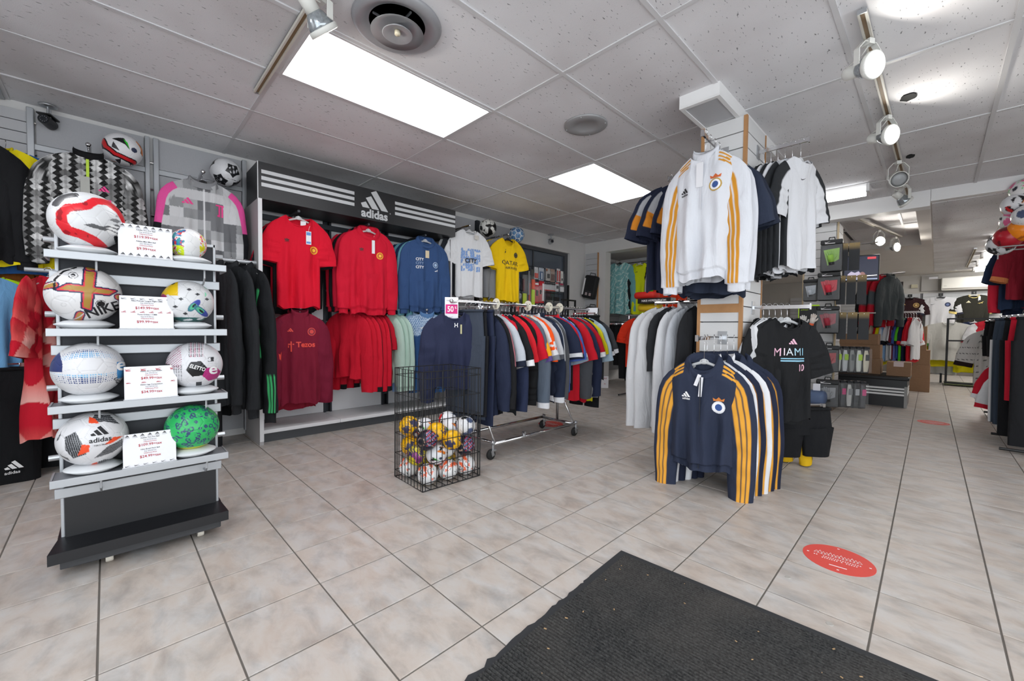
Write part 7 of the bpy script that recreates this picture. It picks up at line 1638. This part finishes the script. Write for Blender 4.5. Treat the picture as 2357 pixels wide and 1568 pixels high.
g = garment('white national jersey with dark rooster crest on back wall', (.05, 14.16, 1.91), 0, '#c8c8cc', 'jersey', 'jersey', 'short', .60, .80, 'crew', seed=752, cuffcol='#2a2c3a', clear=False, slen=.28); g_mark(g, swoosh_quads(.08), (-.12, -.24), BLACKINK); crest(g, (.12, -.25), .05, [('#232c4c', 1), ('#5a6a92', .5)])
g = garment('black jersey with gold trim and small tag on back wall', (.58, 14.16, 1.93), 0, '#26251f', 'jersey', 'jersey', 'short', .58, .86, 'crew', ccol='#d8c47a', seed=753, spaint=stripe_sleeve('#26251f', '#cbb86a', .5, .08, .28, 0, .6), cuffcol='#d8c47a', slen=.28); g_mark(g, adidas_bars(.07), (-.08, -.24), ink('#e4dcb8')); g_mark(g, leap_cat(.09), (.10, -.25), ink('#cbb86a'), 'crest'); swing_tag(g, (.08, -.10), .04, .12)
ac = thing('air_conditioner', 'long white wall air conditioner above the back jerseys', 'air conditioner', (.50, 14.2, 1.99)); MB().box(-.45, .45, -.14, .09, 0, .30, .02).build('case', mat('ac_white', '#d8d6d0', .5), ac); MB().box(-.43, .43, -.145, -.12, .02, .05).build('air_flap', mat('ac_flap_grey', '#8b8780', .6), ac); MB().box(-.41, -.36, -.1425, -.14, .10, .106).build('badge', GREYINK, ac)  # air flap is a darker grey than the case
pb = thing('wall_box', 'grey electrical panel door with white label on back wall', 'electrical panel', (-.14, 14.28, 2.0)); MB().box(-.15, .14, -.03, .0, 0, .37, .004).build('door', mat('panel_grey', '#a09d9a', .6), pb); MB().box(-.02, .13, -.033, -.030, .29, .34).build('label_plate', PAPER, pb)
pf_ = thing('picture_frame', 'small dark portrait poster on back wall', 'poster', (-.71, 14.28, 2.10)); MB().box(-.10, .10, -.02, 0, 0, .165).build('poster_sheet', ink('#2a2224'), pf_); marks([ellipse(.02, .09, .045, .05, 14)], lambda u, v: (u, -.021, v), 'portrait_shape', ink('#8a5a48'), pf_)
th_ = MB().box(-.06, .06, -.04, 0, 0, .09, .006).build('thermostat', mat('beige_plastic', '#b9b39c', .6), None); th_.location = (-.41, 14.29, 2.09); tag(th_, 'small beige control box on back wall left of electrical panel', 'control box')
mr = thing('changing_mirror', 'narrow dark framed mirror beside the maroon jersey', 'mirror', (-.72, 14.27, .9)); MB().box(-.09, .09, -.02, 0, 0, 1.16).build('frame', DARKM, mr); MB().box(-.075, .075, -.022, -.02, .02, 1.14).build('glass', mat('mirror_glass', '#8d9094', .08, .8), mr)
# black shelving frame with jerseys hung on it
bf = thing('metal_frame_rack', 'black slotted steel frame rack standing in the back aisle', 'shelving frame', (.15, 11.3, 0))
for x in (0, .36, .80): MB().box(x-.016, x+.016, -.016, .016, 0 if x != .36 else .03, 1.27 if x != .36 else .9).build('upright', BLACKWIRE, bf)
for x in (-.06, .80): MB().box(x-.016, x+.016, .55, .58, 0, .9).build('upright', BLACKWIRE, bf)
for z in (1.26, .85, .06): MB().box(0, .8, -.014, .014, z-.014, z+.014).build('cross_beam', BLACKWIRE, bf)
MB().box(-.02, .82, -.02, .56, .02, .04).build('base_shelf', mat('green_shelf', '#5c6440', .6), bf)
garment('white reversed jersey with yellow shoulder hanging before black frame rack', (.17, 11.55, 1.26), .15, '#c9c8c2', 'jersey', 'jersey', 'short', .66, .74, 'crew', seed=761, spaint=stripe_sleeve('#c9c8c2', '#dccb20', .2, .35, .4, 0, 1, 1), cuffcol='#3a8a3a', slen=.30); garment('yellow jersey hanging under the white reversed jersey', (.10, 11.66, 1.20), .1, '#dfd01c', 'jersey', 'jersey', 'short', .62, .80, 'crew', seed=762, slen=.30)
g = garment('red and white jersey with airline lettering on frame rack', (.72, 11.58, 1.29), .1, '#a81828', 'jersey', 'jersey', 'short', .56, .78, 'crew', ccol='#e0e0e2', seed=763, scol='#d9d9dc', cuffcol='#b02030', slen=.28, clear=False); g_text(g, 'Emirates', .055, (.02, -.27), WHITEINK, bold=.03); g_text(g, 'FLY BETTER', .035, (.02, -.335), WHITEINK, bold=.02, maxw=.26); g_mark(g, adidas_bars(.055), (-.05, -.19), ink('#e0c070'))
garment('yellow and green jersey low behind black frame rack', (.52, 11.75, .92), 0, '#e6d91a', 'jersey', 'jersey', 'short', .66, .62, 'crew', seed=764, cuffcol='#2aa048', slen=.3); garment('white and navy jersey lowest behind black frame rack', (.05, 11.85, .86), 0, '#d2d4d8', 'jersey', 'jersey', 'short', .60, .62, 'crew', seed=765, cuffcol='#20284a', slen=.28); garment('navy and white jersey left of the red airline jersey', (.50, 11.66, 1.27), .2, '#1f2a4a', 'jersey', 'jersey', 'short', .56, .72, 'crew', seed=766, scol='#d9d9dc', slen=.28)

# ------------------------------------------------------------------ right-hand racks at the edge of view
def ring_rack(label, x, y, z, L): 
    t = thing('clothes_rack', label, 'clothes rack', (x, y, 0)); MB().cyl((0, -L/2, z), (0, L/2, z), .012, 10).build('rail', CHROME, t)
    for s in (-1, 1): MB().cyl((.02, s*(L/2-.03), .03), (.02, s*(L/2-.03), z), .012, 10).build('post', CHROME, t); MB().cyl((-.22, s*(L/2-.03), .03), (.22, s*(L/2-.03), .03), .012, 10).build('foot', BLKPL, t)
ring_rack('tall chrome rack at the right edge carrying maroon and navy coats', .74, 7.1, 2.03, .9)
for k, (h, l, ln, sl2) in enumerate((('#8c1c2c', 'maroon polo shirt at the end of tall right rack', .62, 'short'), ('#24344e', 'navy shirt second on the tall right rack', .72, 'short'), ('#c8243a', 'bright red jacket third on the tall right rack', .70, 'long'), ('#1f2c44', 'dark navy jacket fourth on the tall right rack', .80, 'long'), ('#6e5038', 'brown coat fifth on the tall right rack', .74, 'long'), ('#b89a70', 'tan coat beside the brown coat on tall right rack', .74, 'long'))):
    garment(l, [(.66, 6.98, 2.05), (.64, 7.12, 2.05), (.66, 7.22, 2.05), (.70, 7.34, 2.05), (.84, 6.90, 2.05), (.93, 6.80, 2.05)][k], [.75, .6, .55, .5, .9, .9][k], h, 'jacket' if sl2 == 'long' else 'shirt', 'coat' if 'coat' in l else 'polo_shirt', sl2, .50, ln, 'polo' if k == 0 else 'crew', seed=801+k, slen=.30 if sl2 == 'short' else .60, cuffcol='#c97a4a' if k == 0 else None)
ring_rack('lower chrome rack at the right edge carrying black shorts', .66, 7.35, 1.20, .8)
for k in range(5): bottoms('black shiny shorts on the lower right rack, %s from the striped white jersey' % ['first', 'second', 'third', 'fourth', 'fifth'][k], (.56+.03*k, 7.62-.12*k, 1.215), .5, ['#1d1e20', '#232426', '#1a1b1d', '#202124', '#18191b'][k], 'shorts', 'shorts', .42, .34, .17, .03, 90+k)
def pin(P): c = np.tile(A('#d2d0cc'), (len(P['x']), 1)); c[((P['z']*13) % 1) < .06] = A('#2a2b2e'); return c
garment('white pinstriped jersey with black and red cuff on right rack', (.56, 7.86, 1.12), .05, cat='jersey', name='jersey', sleeves='short', Wd=.52, Ln=.72, collar='crew', seed=811, paint=pin, spaint=pin, hi=2, cuffcol='#2a1c1e', slen=.34, folds=.012)
nb_ = thing('glove_bag', 'black swoosh bag with clear window low on right rack', 'bag', (.53, 7.80, .10), .05); MB().box(-.10, .10, -.03, .03, 0, .35, .015).build('bag_back', MATS['bag_black'], nb_); MB().box(-.09, -.03, -.034, -.030, .06, .24).build('label_card', ink('#b4b4b8'), nb_); MB().sphere((.035, -.02, .15), .055, 14, .8, .5, 1.5).build('glove_shape', ink('#3c3e42'), nb_, True); MB().box(-.10, .10, -.055, -.05, .0, .34, .004).build('clear_window', FILM, nb_); marks(swoosh_quads(.05), lambda u, v: (u, -.058, v), 'logo', WHITEINK, nb_, (.03, .09)); marks(swoosh_quads(.04), lambda u, v: (u, -.034, v), 'logo', WHITEINK, nb_, (.0, .32)); MB().cyl((0, 0, .34), (0, .1, .36), .004, 6).build('peg', CHROME, nb_)
ring_rack('near chrome rack at the right edge carrying grey track pants', .62, 5.75, 1.20, .8)
for k, (h, st2, l) in enumerate((('#3f4a58', '#dcdcde', 'slate grey track pants with white side stripe on near right rack'), ('#374250', None, 'slate grey track pants second on near right rack'), ('#17181b', None, 'black track pants third on near right rack'), ('#c81c34', None, 'red track pants on near right rack'), ('#1c1d20', None, 'black track pants last on near right rack'))):
    bottoms(l, (.56+.02*k, 6.05-.15*k, 1.215), .3, h, Ln=[.98, .98, 1.05, .72, 1.08][k], Wd=.36, legw=.2, depth=.04, seed=95+k, stripe=st2)
garment('red and white jersey low on the near right rack', (.60, 6.35, .80), .2, '#c01c30', 'jersey', 'jersey', 'short', .46, .58, 'crew', seed=821, cuffcol='#e2e2e4', slen=.26); garment('white jersey with red hem beside the slate grey pants', (.62, 6.25, .72), .2, '#d8d8da', 'jersey', 'jersey', 'short', .46, .55, 'crew', seed=822, cuffcol='#c01c30', slen=.26)
br_ = thing('ball_rack', 'steel ball shelf at the top right holding stacked footballs', 'ball rack', (.60, 6.25, 1.83)); 
for y in (-.14, .14): MB().cyl((-.22, y, 0), (.35, y, 0), .007, 8).build('rail', STEEL, br_)
for x in (-.2, .0, .2): MB().cyl((x, -.14, 0), (x, .14, 0), .005, 8).build('cross_wire', STEEL, br_)
MB().cyl((.3, .0, -1.83), (.3, .0, .6), .014, 10).build('post', STEEL, br_); MB().cyl((-.2, .0, 0), (-.2, .0, -.10), .005, 8).build('hook_drop', STEEL, br_)
def b_solid(h1, h2): 
    def f(D): c = base(D, h1); tint(c, vnoise(D, 4, 3) > .35, h2); return c
    return f
for i, (x, y, z, fn, l) in enumerate(((.46, 6.22, 1.93, b_solid('#b01c2c', '#6a121c'), 'dark red ball on the right ball shelf'), (.42, 6.30, 1.88, b_star, 'silver and black ball under the red one'), (.54, 6.18, 1.98, b_solid('#f08a1c', '#b8601a'), 'orange ball beside the dark red ball'), (.50, 6.30, 2.10, b_pink, 'white and pink ball above the orange ball'), (.56, 6.12, 2.10, b_whitenavy, 'white and navy ball at the right frame edge'), (.50, 6.25, 2.24, b_euro, 'white and green ball second from top of stack'), (.55, 6.28, 2.38, b_pink, 'white ball at top of the right ball stack'))): ball(l, (x, y, z), .105, fn, (.3*i, .2, .6*i), 64, group='balls on the right shelf')
